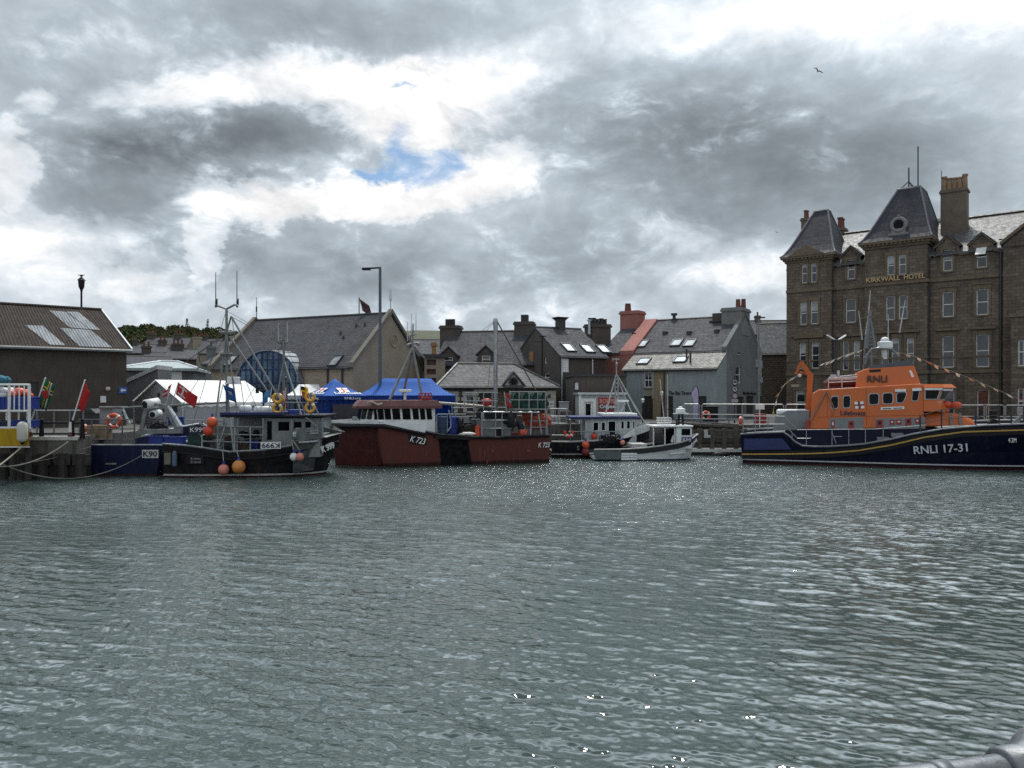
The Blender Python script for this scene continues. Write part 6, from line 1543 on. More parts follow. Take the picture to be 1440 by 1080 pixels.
 po.tube([P(430, 587, -1.45), P(446, 600, -1.45)], .04, 6); po.tube([P(449, 608, -1.3), P(453, 588, -1.3)], .035, 6)
 po.build('shelter_post', grey_paint, th)
 rl = MB()
 for y in (601, 612, 622.5): rl.tube([P(284, y - 2, -1.5), P(371, y, -1.5)], .026, 6)
 rl.tube([P(262, 590.5, -1.5), P(313, 592, -1.5)], .026, 6)
 for x in (284, 306, 330, 352): rl.tube([P(x, 632, -1.5), P(x, 590 if x < 310 else 601, -1.5)], .03, 6)
 rl.tube([P(313, 627, -1.5), P(306, 632, -1.5), P(318, 594, -1.5)], .04, 6); rl.tube([P(324, 590, -1.45), P(330, 637, -1.45)], .06, 6)
 rl.build('deck_rail', galv, th)
 hl = MB(); hl.tube([P(413, 612, -1.5), P(418, 612, -1.5)], .2, 12); hl.tube([P(420, 622.5, -1.6), P(447, 620.5, -1.3)], .055, 8); hl.bx(P(413, 0).x, P(446, 0).x, -1.35, -1.2, P(430, 611).z, P(430, 602).z)
 for y in (604, 607.5): hl.tube([P(415, y, -1.38), P(446, y - 1, -1.38)], .03, 6)
 hl.build('bow_roller', galv, th)
 eng = MB(); c = P(350, 612, -.9)
 for k in range(9): eng.sphere(c + V((random.uniform(-.35, .35), random.uniform(-.2, .2), random.uniform(-.15, .22))), random.uniform(.09, .16), 8, 6)
 eng.build('line_hauler', black_paint, th)
 # tripod mast with yoke and aerials
 ms = MB(); C = lambda x, y, v=0: Fp(F, x, y, v); ap_ = C(318.5, 468)
 for a in (C(303, 588, -.9), C(334.5, 588, -.9), C(319, 588, .9), C(322, 588, -.7)): ms.tube([a, ap_], .038, 6)
 ms.tube([C(319.5, 570), C(318.5, 434)], [.07, .055], 8); ms.tube([ap_ + V((-.3, 0, 0)), ap_ + V((.35, 0, 0))], .09, 6)
 ms.tube([C(302.5, 429.5), C(306, 430), C(318.5, 434.5), C(330, 428.5), C(332.5, 429)], .045, 6)
 for x in (312, 326): ms.tube([C(x, 500, -.2), C(x - 1, 500, -.2)], .05, 6)
 ms.tube([C(310, 498, -.4), C(328, 498, -.4)], .06, 6)
 ms.build('mast', M('mast_galv_dark', (.19, .195, .19), .5, .5, var=.3), th)
 for x, y0, y1 in ((303.4, 428, 383), (333.2, 428, 381)): ae = MB(); ae.tube([C(x, y0), C(x, y0 - 5), C(x, y0 - 5.3), C(x, y1)], [.03, .03, .022, .016], 6); ae.tube([C(x + 1.8, y0 + 1), C(x + 1.8, y0 - 8)], .03, 5); ae.tube([C(x - .2, y0 + 2), C(x + .8, y0 + 4)], .05, 6); ae.build('aerial', dark_metal, th)
 bm = MB(); bm.tube([C(325, 445, -.2), C(401, 574, -.9)], .042, 7); bm.tube([C(323.5, 474, -.1), C(383, 560, -.8)], .034, 7); bm.tube([ap_, C(325, 445, -.2)], .04, 6); bm.build('derrick_boom', M('boom_grey', (.19, .19, .185), .5, .3, var=.3), th)
 wr = MB()
 for a, b in (((316, 470, 0), (257, 512, .6)), ((316, 473, 0), (262, 508, -.6)), ((325, 445, -.2), (399, 486, 0)), ((399, 487, 0), (365, 511, 0)), ((326, 446, -.2), (345, 585, -1)), ((319, 470, 0), (345, 510, .5))): wr.tube([C(*a), C(*b)], .014, 4)
 wr.build('stay', rope_dark, th)
 m2 = MB(); m2.tube([C(399.5, 585), C(399, 480)], [.065, .05], 8); m2.tube([C(391, 481.5), C(405, 481.5)], .05, 6); m2.tube([C(394, 478.5), C(402, 478.5)], .035, 6); m2.tube([C(399, 509), C(384, 585, -.7)], .035, 6); m2.tube([C(400, 509), C(425, 587, -1.2)], .04, 6); m2.tube([C(402, 530), C(405, 585, .6)], .035, 6); m2.tube([C(399, 478), C(399, 470)], .06, 6)
 m2.build('second_mast', M('mast_galv_dark', (.19, .195, .19)), th)
 for x, y1 in ((391.5, 454), (404, 453.5)): a2 = MB(); a2.tube([C(x, 480), C(x, y1)], [.022, .014], 5); a2.build('whip_aerial', M('antenna_white', (.42, .43, .43)), th)
 # canisters, radar and lamp boxes on the roof
 for x0, x1, y in ((337, 353, 575), (358, 381, 576.5)):
  cm = MB(); a, b = C(x0, y, -.5), C(x1, y, -.5); cm.tube([a, a + V((.04, 0, 0)), b - V((.04, 0, 0)), b], [.12, .17, .17, .12], 12); cm.build('liferaft_canister', white_gel, th, True)
 rb = MB(); c = C(330, 534, -.3); rb.bx(c.x - .26, c.x + .2, -.5, -.1, c.z - .14, c.z + .12); rb.bx(c.x - .36, c.x + .24, -.55, -.05, c.z - .19, c.z - .141); rb.build('radar', white_gel, th, bevel=.04)
 lb = MB(); lb.tube([C(370.5, 585, -.4), C(370.5, 550, -.4)], .045, 6); lb.tube([C(365.5, 549.5, -.4), C(375, 549.5, -.4)], .05, 6); lb.bx(C(364, 0, 0).x, C(367, 0, 0).x, -.5, -.3, C(365, 553).z, C(365, 545).z); lb.build('lamp_bracket', black_paint, th)
 # number plates
 pm = M('number_plate_dark', (.012, .014, .035), .5)
 pl = MB(); a, b = P(266, 610, -1.55), P(291, 599, -1.55); pl.bx(a.x, b.x, -1.6, -1.56, a.z, b.z); o = pl.build('number_plate', pm, th)
 text(o, 'lettering', 'K999', letter_white, (a.x + .06, -1.603, a.z + .08), (1, 0, 0), (0, 0, 1), b.x - a.x - .1, b.z - a.z - .14, .006)
 nt = MB(); a, b = P(264, 625, -1.5), P(282, 611.5, -1.5); nt.bx(a.x, b.x, -1.5, -1.46, a.z, b.z); nt.build('green_panel', M('dark_green_mesh', (.008, .03, .025), .8, var=.4), th)
 pl = MB(); a, b = P(367, 631, -1.62), P(395, 621.5, -1.62); pl.bx(a.x, b.x, -1.66, -1.62, a.z, b.z); o = pl.build('number_plate', letter_white, th)
 text(o, 'lettering', 'K999', letter_navy, (b.x - .04, -1.665, b.z - .03), (-1, 0, 0), (0, 0, -1), (b.x - a.x) - .08, (b.z - a.z) - .06, .006, bold=.02)
 bow = lambda x, y, b=-.95: Fp(F, x, y, b)
 a, b = Fp(F, 451, 637, -1.05), Fp(F, 468, 629.5, -.5); d = b - a; text(th, 'lettering', 'K 999', letter_white, a + V((.08, -.1, 0)), d, (0, 0, 1), d.length, .28, .04, .01)
 # stern name board
 nb = MB(); a, b = P(262, 652.5, nv - .0), P(287, 640, nv); nb.bx(a.x, b.x, nv - .03, nv + .1, a.z, b.z); o = nb.build('name_board', black_paint, th)
 gm = M('name_lettering', (.3, .3, .3), .6)
 for s, y in (('Kristian', 646.6), ('Erland', 651.3)): p = P(268.5, y, nv - .035); q = P(282.5, y, nv); text(o, 'lettering', s, gm, p, (1, 0, 0), (0, 0, 1), q.x - p.x, .1, .005)
 tb = MB(); a, b = P(232, 653, nv - .02), P(241, 637, nv); tb.bx(a.x, b.x, nv - .1, nv + .02, a.z, b.z); tb.build('deck_hatch', M('hatch_tan', (.16, .15, .12), .8, var=.3), th)
 tb = MB(); a, b = P(243, 655, nv - .02), P(249, 634, nv); tb.tube([(a.x + .1, nv - .1, a.z), (a.x + .1, nv - .1, b.z - .15), (a.x + .1, nv - .1, b.z)], [.1, .1, .05], 10); tb.build('gas_bottle', M('bottle_blue_grey', (.07, .11, .17), .5, var=.4), th)
 W_ = lambda x, y, v: world(F, Fp(F, x, y, v))
 buoy('orange ball fender hung uppermost in a pair on the black creel boat rail', W_(298.5, 593.5, nv - .1), .21, orange_ball, W_(300, 589, nv))
 buoy('deeper orange ball fender hung lower in the pair on the black creel boat rail', W_(293, 606, nv - .12), .2, M('deep_orange_plastic', (.58, .055, .02), .45, var=.2), W_(296, 596, nv))
 buoy('faded pink-orange ball fender hanging against the black hull beside the amber one', W_(314.5, 660.5, nv - .26), .215, pink_ball, W_(313, 633, nv))
 buoy('large amber ball fender hanging against the black hull', W_(335.8, 656.5, nv - .3), .265, amber_ball, W_(333, 634, nv))
 buoy('small white ball float beside an orange one at the black bow', W_(413, 642.5, nv - .2), .16, white_gel, W_(410, 620, nv))
 buoy('small coral ball float touching the white one at the black bow', W_(421.5, 642.5, nv - .22), .165, pink_ball, W_(411, 618, nv))
 # yellow lifebuoy racks on the roof
 for i, (x, y, l) in enumerate(((390, 560, 'upper yellow lifebuoy of the pair left of the second mast'), (390, 574.5, 'lower yellow lifebuoy of the pair left of the second mast'), (436, 558, 'upper yellow lifebuoy of the pair on the black boat bow rack'), (436, 573.5, 'lower yellow lifebuoy of the pair on the black boat bow rack'))):
  for dv in (0, .16)[:2 if x < 400 else 1]:
   if dv: continue
   t = ring_buoy(l, W_(x, y, -1.2), .235, ring_yellow, F.a, arc=(R(-250), R(70)))
 rk = MB(); rk.tube([C(387, 586, -1.1), C(388, 550, -1.1)], .03, 6); rk.tube([C(437.5, 590, -1.1), C(437, 552, -1.1)], .035, 6); rk.tube([C(380, 566, -1.1), C(446, 566, -1.1)], .025, 6); rk.tube([C(424, 566, -1.1), C(430, 586, -1.2)], .025, 6); rk.tube([C(440, 565, -1.1), C(450, 587, -1.2)], .025, 6); rk.build('buoy_rack', grey_paint, th)
 bb = MB(); a, b = C(405, 585, -.9), C(425, 576, -.9); bb.bx(a.x, b.x, -.9, -.3, a.z, b.z); o = bb.build('fish_box', blue_plastic, None, bevel=.03); o.matrix_world = Matrix.Translation(F.o) @ Matrix.Rotation(F.a, 4, 'Z'); tag(o, 'blue fish box on the wheelhouse roof of the black creel boat', 'box')
 # flags aboard
 def bflag(lab, pole0, pole1, o, fly, hoist, lf, lh, cols, v=-1.0, wav=.06):
  t = thing('flag', lab, 'flag', W_(*pole0, v), F.a, 'flags flown from the boats'); b0 = Fp(F, *pole0, v); l = lambda x, y: Fp(F, x, y, v) - b0
  m = MB(); m.tube([V((0, 0, 0)), l(*pole1)], .018, 5); m.build('pole', pale_metal, t); flagmesh(t, l(*o), fly, hoist, lf, lh, cols, wav)
 redc = cloth('red_flag_cloth', (.5, .05, .05), .4); wht = cloth('white_flag_cloth', (.75, .72, .72), .4); blc = cloth('blue_flag_cloth', (.03, .1, .3), .35); yel = cloth('yellow_flag_cloth', (.7, .5, .04), .4); blk = cloth('black_flag_cloth', (.02, .02, .02), .2)
 lbl = cloth('light_blue_flag_cloth', (.1, .3, .55), .4)
 bflag('small pink-red and white flag, left of two over the galvanised gantry', (233, 570), (241, 540), (240, 541), (-.55, .25, -.5), (-.1, 0, -1), .42, .32, [((0, 1, 0, 1), redc), ((.35, .55, 0, 1), wht), ((.0, 1, .4, .6), wht)])
 bflag('red ensign streaming right, second flag over the galvanised gantry', (241, 571), (251, 537), (251, 538), (.7, .1, -.55), (-.25, 0, -1), .95, .5, [((0, 1, 0, 1), redc), ((.08, .5, .15, .28), wht), ((.08, .5, .72, .84), wht), ((.25, .34, .1, .9), wht)])
 bflag('blue saltire flag hanging against the white marquee', (307, 570), (314, 540), (314, 541), (.25, .1, -1), (.9, .1, -.35), .62, .42, [((0, 1, 0, 1), blc), ((.35, .6, .3, .7), wht)])
 bflag('pale blue flag drooping on the black boat roof, left of the yellow lifebuoys', (377, 586), (382, 545), (382, 548), (-.35, 0, -1), (-.7, .1, -.2), .55, .28, [((0, 1, 0, 1), lbl)])
 bflag('pink and white flag drooping down the second mast of the black boat', (401, 586), (402, 545), (401.5, 549), (.1, 0, -1), (-.6, .2, -.1), .75, .18, [((0, 1, 0, 1), redc), ((0, 1, .3, .7), wht)])
 bflag('black, yellow and red flag beside the yellow lifebuoys at the black boat bow', (421, 586), (423, 541), (422.5, 543), (.15, 0, -1), (.75, .1, -.15), .55, .3, [((0, 1, 0, 1), yel), ((.45, .95, .05, .95), redc), ((0, .25, 0, .6), blk), ((.9, 1, 0, 1), blk)])
 return F
FK = black_boat()

# dark blue boat seen by its transom, with galvanised gantry
def blue_boat():
 p = at(125, HY, 32.2); F = Frame((p.x, p.y, 0), 0.0); th = thing('fishing_boat', 'dark blue boat seen from its square stern with a galvanised gantry', 'boat', F.o, F.a)
 w = F.u_at(228); zt = F.on(170, 627)[1]; L = 7.6
 rings = []
 for v, k, dz in ((0, 1, 0), (2.5, 1.04, 0), (5.2, .9, .2), (6.8, .5, .45), (L, .06, .6)):
  c = w / 2; h = w / 2 * k; hw = h * .86; z = zt + dz
  rings.append([(c, v, -.5), (c - hw * .85, v, -.3), (c - hw, v, .05), (c - h, v + dz * .3, z), (c - h + .09, v + dz * .3, z), (c - h * .95 + .05, v, z - .5), (c + h * .95 - .05, v, z - .5), (c + h - .09, v + dz * .3, z), (c + h, v + dz * .3, z), (c + hw, v, .05), (c + hw * .85, v, -.3)])
 m = MB(); m.loft(rings); m.build('hull', banded('blue_hull_paint', [(-1, (.03, .01, .01)), (.08, (.008, .011, .04))], .4, .3), th)
 gw = MB()
 for i, j in ((3, 4), (8, 7)): gw.tube([V(r[i]) + V((0, 0, .03)) for r in rings], .05, 6)
 gw.tube([V(rings[0][3]) + V((0, 0, .03)), V(rings[0][8]) + V((0, 0, .03))], .05, 6); gw.build('gunwale', galv, th)
 c, h = w / 2, w / 2; tb = MB(); tb.prism([(c - h * .86, 0, .0), (c + h * .86, 0, .0), (c + h - .02, 0, zt + .02), (c - h + .02, 0, zt + .02)], (0, -.04, 0)); tb.build('transom', MATS['blue_hull_paint'], th)
 P = lambda x, y, v=-.03: Fp(F, x, y, v)
 a, b = P(200, 644), P(223, 632.5); pl = MB(); pl.bx(a.x, b.x, -.05, .05, a.z, b.z); o = pl.build('number_plate', M('plate_grey_white', (.5, .5, .48), .6), th)
 text(o, 'lettering', 'K90', letter_black, (a.x + .05, -.055, a.z + .05), (1, 0, 0), (0, 0, 1), b.x - a.x - .1, b.z - a.z - .1, .006, bold=.02)
 a, b = P(148, 654), P(165, 650.2); pl = MB(); pl.bx(a.x, b.x, -.04, .05, a.z, b.z); o = pl.build('name_plate', M('plate_faded_blue', (.12, .14, .2), .6), th); text(o, 'lettering', 'MORVENE', M('plate_grey_white', (.5, .5, .48)), (a.x + .03, -.043, a.z + .02), (1, 0, 0), (0, 0, 1), b.x - a.x - .06, b.z - a.z - .04, .004)
 # deck rails and crates
 r = MB(); pts = [P(111, 612, .4), P(130, 613, .2), P(150, 614, .1), P(170, 615, .1), P(190, 615, .1)]
 zz = P(150, 590, .1).z
 for x in (112, 129, 152, 172, 189): r.tube([P(x, 625, .1), P(x, 590, .1)], .032, 6)
 for y in (590, 603, 618): r.tube([P(111, y, .1), P(190, y, .1)], .026, 6)
 r.tube([P(108, 620, .1), P(128, 642, -.02)], .05, 6); r.build('deck_rail', M('rail_dark_galv', (.12, .12, .12), .5, .4, var=.3), th)
 # galvanised net gantry (stands on the quarter of the boat)
 g = MB(); v = .6
 def beam(a, b, r0): g.tube([a, b], r0, 4)
 for dv in (0, 1.5):
  beam(P(199, 606, v + dv), P(208, 566, v + dv), .11); beam(P(250, 606, v + dv), P(233, 572, v + dv), .1); beam(P(205, 567, v + dv), P(235, 571, v + dv), .08)
 beam(P(195, 607, v), P(256, 606, v), .14); beam(P(195, 607, v + 1.5), P(256, 606, v + 1.5), .14); g.build('gantry', M('gantry_steel', (.2, .205, .205), .5, .5, var=.3, streak=.5), th)
 pt = MB(); pt.prism([P(228.5, 571.5, v - .05), P(236, 571, v - .05), P(254, 599, v - .05), P(247, 602, v - .05)], (0, .25, 0)); pt.build('gantry_plate', M('pale_steel_plate', (.42, .44, .46), .4, .5, var=.15), th)
 dr = MB(); a, b = P(204, 569, v - .2), P(222, 566, v + .3); dr.tube([a, b], .21, 14); dr.build('net_drum', white_gel, th, True); dk = MB(); c = P(204, 569, v - .22); dk.tube([c, c + (a - b).normalized() * .03], .16, 14); dk.build('drum_cap', black_paint, th)
 dr = MB(); a, b = P(214.5, 583, v - .1), P(224, 581, v + .4); dr.tube([a, b], .16, 14); dr.build('lower_drum', white_gel, th, True); dk = MB(); c = a; dk.tube([c, c + (a - b).normalized() * .03], .12, 14); dk.build('drum_cap', black_paint, th)
 bm = MB(); bm.tube([P(172, 574, .8), P(206, 571, .8)], .045, 6); bm.tube([P(232, 570.5, .8), P(318, 566, .8)], .045, 6); bm.tube([P(140, 573, 1.4), P(180, 573, 1.4)], .06, 6); bm.build('boom', M('mast_galv_dark', (.19, .195, .19)), th)
 hp = MB(); hp.tube([P(171, 584, .5), P(173, 576, .5), P(178, 588, .5), P(182, 596, .5)], .06, 6); hp.build('hydraulic_arm', galv, th)
 lo = MB(); lo.bx(P(140, 0, 1.5).x, P(158, 0, 1.5).x, 1.5, 2.4, P(0, 596, 1.5).z, P(0, 573, 1.5).z); lo.build('engine_casing', grey_paint, th)
 # loose gear
 for x0, x1, y0, y1, lab in ((208, 229, 626, 613, 'deep blue fish box under the gantry, left of the pair'), (230, 255, 626, 614, 'bright blue fish box under the gantry, right of the pair'), (236, 252, 598, 586, 'blue tarpaulined box behind the gantry plate')):
  v = .7 if y0 > 600 else 2.6; a, b = P(x0, y0, v), P(x1, y1, v); m = MB(); m.bx(0, b.x - a.x, 0, .5, 0, b.z - a.z); m.bx(-.03, b.x - a.x + .03, -.03, .53, b.z - a.z - .07, b.z - a.z)
  o = m.build('fish_box', blue_plastic, None, bevel=.02); o.location = world(F, a); tag(o, lab, 'box', 'blue fish boxes on the boats')
 a, b = P(122, 619, .5), P(148, 598, .5); m = MB(); m.bx(0, b.x - a.x, 0, .6, 0, b.z - a.z)
 for k in range(1, 3): m.bx((b.x - a.x) * k / 3 - .03, (b.x - a.x) * k / 3 + .03, -.02, 0, 0, b.z - a.z)
 o = m.build('wooden_crate', M('plywood', (.26, .18, .11), .85, var=.2, streak=.3), None, bevel=.01); o.location = world(F, a); tag(o, 'plain plywood crate behind the dark rail of the blue boat', 'crate')
 buoy('faded pink ball float beside the plywood crate on the blue boat', world(F, P(118.5, 602, .7)), .17, pink_ball)
 a, b = P(111, 619.5, .3), P(121, 609.5, .3); m = MB(); m.tube([V((0, 0, 0)), V((0, 0, b.z - a.z))], [(b.x - a.x) * .42, (b.x - a.x) * .52], 14); o = m.build('orange_tub', M('orange_tub_plastic', (.5, .08, .04), .5, var=.2), None); o.location = world(F, (a + b) / 2 - V((0, 0, (b.z - a.z) / 2))); tag(o, 'orange plastic tub by the railing end, beside the plywood crate', 'tub')
 ring_buoy('orange lifebuoy leaning on the rail of the blue boat', world(F, P(160, 592.5, 1.0)), .36, ring_orange)
blue_boat()

# red workboat with sponson hulls
def red_boat():
 N = V((*at(541, HY, 36.1).xy, 0)); ang = math.atan(.325); F = Frame(N, ang)
 th = thing('work_boat', 'broad red oxide workboat with white windowed wheelhouse and grey pole mast', 'boat', F.o, F.a)
 B = 4.2; P = lambda x, y, v=0: Fp(F, x, y, v)
 red = banded('red_hull_paint', [(-1, (.03, .012, .012)), (.16, (.11, .034, .029))], .5, .6, 0, .6)
 deck = M('deck_grey', (.13, .135, .135))
 # near and far demi-hulls and bridging deck
 sh = [(531, 596), (560, 600), (598, 608), (618, 612), (660, 615.5), (700, 616), (773, 613)]
 top = [F.on(x, y, 0) for x, y in sh]
 for v0, sg in ((0, 1), (B, -1)):
  rings = []
  for i, (u, z) in enumerate(top):
   uw = u + (.28 if i == 0 else .12 if i == 1 else 0); t = 1.25 if i else .35
   rings.append([(uw, v0 + sg * .12, -.4), (uw, v0 + sg * .04, .05), (u, v0, z), (u, v0 + sg * .1, z), (u, v0 + sg * .1, z - .7), (u, v0 + sg * t, z - .7), (uw, v0 + sg * t, -.4)])
  m = MB(); m.loft(rings); m.build('hull', red, th)
 # recessed bow between and ahead of the sponsons
 tipu = F.on(467, 597, B / 2)[0]; zb = F.on(500, 594.5, B / 2)[1]; st = [(0.6, .6, 1.75, 1.65, zb), (-.3, -.2, 1.7, 1.45, zb), (tipu * .55, tipu * .5, 1.3, .95, zb), (tipu * .85, tipu * .78, .65, .4, zb), (tipu, tipu * .92, .1, .06, zb)]
 core = hull(th, st, M('shaded_red_paint', (.1, .02, .02), .5, var=.35, scale=3, streak=.4, grime=.3), deck, bul=.25, vc=B / 2, name='bow')
 dk = MB(); dk.bx(.2, top[-1][0] - .05, .3, B - .3, .5, top[3][1] - .55); dk.build('deck', deck, th)
 # bow deck with white bulwark rail
 rim = [(F.on(598, 0, 0)[0], .0), (.0, -.02), (-.45, .12), (tipu * .6, .75), (tipu, B / 2 - .5), (tipu - .06, B / 2), (tipu, B / 2 + .5), (tipu * .6, B - .75), (-.45, B - .12), (0, B + .02), (F.on(598, 0, 0)[0], B)]
 zz = lambda u: np.interp(u, [tipu, 0, F.on(560, 0, 0)[0], F.on(598, 0, 0)[0]], [F.on(467, 591.5, B / 2)[1], F.on(531, 591.5, 0)[1], F.on(560, 595, 0)[1], F.on(598, 603, 0)[1]])
 m = MB(); rg = []
 ub = F.on(598, 0, 0)[0]
 for u, v in rim:
  z = zz(u); h = np.interp(u, [tipu, 0, ub], [.1, .16, .2]); rg.append([(u, v + (.1 if v < B / 2 else -.1), z - h), (u, v - (.05 if v < B / 2 else -.05), z - h), (u, v - (.05 if v < B / 2 else -.05), z), (u, v + (.1 if v < B / 2 else -.1), z)])
 m.loft(rg); m.build('bow_rail', white_gel, th)
 m = MB(); m.prism([(u, v, zz(0) - .22) for u, v in rim[1:-1]], (0, 0, .1)); m.build('foredeck', deck, th)
 bk = MB(); bk.tube([V((u, v - (.07 if v < B / 2 else -.07), zz(u) - .27)) for u, v in rim[:-1]], .085, 6); bk.build('bow_fender', black_paint, th)
 wb = MB(); pq = [P(531, 592, -.06), P(560, 594.5, -.06), P(599.5, 596, -.06), P(599.5, 608, -.06), P(575, 602.5, -.06), P(552, 597.5, -.06)]; wb.prism(pq, (0, .05, 0)); wb.build('white_bulwark', white_gel, th)
 g = MB(); g.tube([P(x, y - .5, -.04) for x, y in sh[2:]], .085, 6); g.tube([P(612, 613.5, -.08), P(661, 617, -.08)], .1, 4); g.build('rubbing_band', black_paint, th)
 gg = MB(); gg.bx(P(612, 0).x, P(661, 0).x, -.1, .25, P(636, 616.5).z, P(636, 611.5).z); gg.build('gunwale_plank', timber, th)
 sc = MB(); sc.prism([P(617, 617, -.03), P(658, 619, -.03), P(664, 656, -.03), P(622, 657.5, -.03)], (0, .02, 0)); sc.build('scuff_mat', M('scuffed_black_rubber', (.008, .009, .009), .85, var=.9, scale=4, spec=.05), th)
 bs = MB()
 for x, y in ((681, 634), (684, 647), (690, 632), (741, 632)): bs.prism([P(x, y, -.02), P(x + (5 if x > 685 else 1.5), y, -.02), P(x + (5 if x > 685 else 2), y + (4 if x > 685 else 9), -.02), P(x, y + (4 if x > 685 else 9), -.02)], (0, .015, 0))
 bs.build('hull_patch', M('bright_red_patch', (.2, .03, .04), .6, var=.4), th)
 # wheelhouse
 V0 = .75; q = lambda x, y: F.on(x, y, V0)
 za, zt = q(560, 603)[1] - .35, q(560, 573)[1]; ua, ub2 = q(523, 590)[0], q(612, 590)[0]
 fu = q(509, 590)[0]
 plan = [(ua, V0), (ub2, V0), (ub2, B - V0), (ua, B - V0), (fu, B / 2 + .65), (fu, B / 2 - .65)]
 m = MB(); m.loft([[(u + .0, v, za) for u, v in plan], [(u + (-.0 if u > ua else -.0), v, q(560, 592)[1]) for u, v in plan], [(u + (.12 if u < ub2 else 0), v, zt) for u, v in plan]]); m.build('wheelhouse', white_gel, th)
 for xa, xb in ((525.5, 530), (531, 539.5), (540.5, 549.5), (551.5, 562.5), (565.5, 577), (580, 588.5), (590.5, 597.5), (599.5, 607)):
  sl = .06 if xa > 550 else .02
  pts = [q(xa + 2.2, 575), q(xb + .6, 575), q(xb + 1.6, 589.5), q(xa + 3.2, 589.5)] if False else [q(xa, 575), q(xb - 1, 575), q(xb + .4, 589.5), q(xa + 1.4, 589.5)]
  w = MB(); w.prism([(u, V0 - .012, z) for u, z in pts], (0, .03, 0)); o = w.build('window', glass_dark, th)
  f = MB()
  for i in range(4): a, b = pts[i], pts[(i + 1) % 4]; f.tube([(a[0], V0 - .015, a[1]), (b[0], V0 - .015, b[1])], .018, 4)
  f.build('window_frame', black_paint, o)
 # front windows on the raked faces
 def facewin(a, b, n):
  a, b = V(a), V(b)
  for k in range(n):
   s0, s1 = (k + .12) / n, (k + .88) / n; z0, z1 = q(520, 589.5)[1], q(520, 575)[1]
   p0, p1 = a.lerp(b, s0), a.lerp(b, s1); nr = V((b.y - a.y, -(b.x - a.x), 0)).normalized(); nr = nr if nr.x < 0 else -nr
   w = MB(); w.prism([V((p0.x, p0.y, z0)) - nr * .02, V((p1.x, p1.y, z0)) - nr * .02, V((p1.x + .1, p1.y, z1)) - nr * .02, V((p0.x + .1, p0.y, z1)) - nr * .02], nr * .04); w.build('window', glass_dark, th)
 facewin((ua, V0, 0), (fu, B / 2 - .65, 0), 2); facewin((fu, B / 2 - .65, 0), (fu, B / 2 + .65, 0), 2)
 r = MB(); z0, z1 = q(560, 574.5)[1], q(560, 563)[1]; e = .22
 pl = [(ua - .1, V0 - e), (ub2 + .3, V0 - e), (ub2 + .3, B - V0 + e), (ua - .1, B - V0 + e), (fu - e, B / 2 + .8), (fu - e, B / 2 - .8)]
 cx = (ua + ub2) / 2
 r.loft([[(u, v, z0) for u, v in pl], [(u, v, z0 + .12) for u, v in pl], [(u + (cx - u) * .1, B / 2 + (v - B / 2) * .92, z1) for u, v in pl]]); r.build('roof', M('maroon_roof_paint', (.12, .04, .04), .5, var=.25, streak=.3), th)
 nb = MB(); a = F.on(516, 569, .45); b = F.on(538, 565, .45); xs = [a[0] + (b[0] - a[0]) * k / 8 for k in range(9)]; nb.tube([V((x, .5, F.on(527, 567, .45)[1] + .07 * math.sin(i / 8 * math.pi * 2))) for i, x in enumerate(xs)], .06, 5); nb.build('name_scroll', M('buff_board', (.4, .33, .26)), th)
 # tripod mast
 ms = MB(); C = lambda x, y, v=B / 2: Fp(F, x, y, v); apx = C(580, 489)
 for a in (C(548, 562, B / 2 - 1), C(567, 556, B / 2 + .9), C(594, 560, B / 2 - .6)): ms.tube([a, apx], .065, 8)
 ms.tube([apx, C(581, 455)], [.06, .03], 8); ms.tube([C(573, 484), C(589, 482)], .05, 6); ms.tube([C(576, 472), C(586, 470)], .035, 6); ms.tube([C(582, 487), C(597, 504)], .045, 6)
 for x, y in ((574, 486), (588, 484), (580, 492)): ms.sphere(C(x, y), .1, 8, 6)
 ms.build('mast', M('boom_grey', (.3, .3, .29)), th)
 for x, y0, y1 in ((578.5, 478, 441), (585, 478, 440), (573, 480, 452)): an = MB(); an.tube([C(x, y0), C(x, y1)], [.025, .012], 5); an.build('whip_aerial', M('antenna_white', (.42, .43, .43)), th)
 rd = MB(); a = C(569.5, 550, B / 2 - .5); rd.bx(a.x - .3, a.x + .3, a.y - .15, a.y + .15, a.z - .06, a.z + .08); rd.tube([a - V((0, 0, .45)), a - V((0, 0, .06))], .07, 8); rd.build('radar', white_gel, th, bevel=.03)
 cg = MB(); p0, p1 = C(591, 566, B / 2 - .8), C(605, 553, B / 2 - .8)
 for i in range(4):
  x = p0.x + (p1.x - p0.x) * i / 3
  for dy in (-.3, .3): cg.tube([(x, p0.y + dy, p0.z), (x, p0.y + dy, p1.z)], .03, 5)
 for z in (p0.z, (p0.z + p1.z) / 2, p1.z):
  for dy in (-.3, .3): cg.tube([(p0.x, p0.y + dy, z), (p1.x, p0.y + dy, z)], .03, 5)
 cg.bx(p0.x + .1, p1.x - .1, p0.y - .2, p0.y + .2, p0.z, p0.z + .3); cg.build('red_cage', M('cage_red', (.3, .05, .05), .6), th)
 bm = MB(); bm.tube([C(606, 566, 1.2), C(696, 573, 1.2)], .075, 8); bm.build('boom', M('boom_buff', (.33, .31, .27), .5, .2, var=.2), th)
 pm = MB(); pm.tube([C(697, 614, 1.6), C(697, 470, 1.6), C(696.7, 452, 1.6), C(696.7, 448, 1.6)], [.11, .105, .13, .1], 10); pm.build('pole_mast', galv, th)
 wr = MB(); wr.tube([C(699, 452, 1.6), C(753, 548, 2.0)], .035, 5)
 for a, b in (((695, 453, 1.6), (683, 466, 1.6)), ((695, 452, 1.6), (678, 465, 1.8)), ((690, 505, 1.6), (686, 548, 1.6)), ((699, 470, 1.6), (697.5, 560, 1.4))): wr.tube([C(*a), C(*b)], .014, 4)
 wr.build('stay', rope_dark, th)
 # aft shelter, rails, racks
 K = lambda x, y, v=.3: Fp(F, x, y, v)
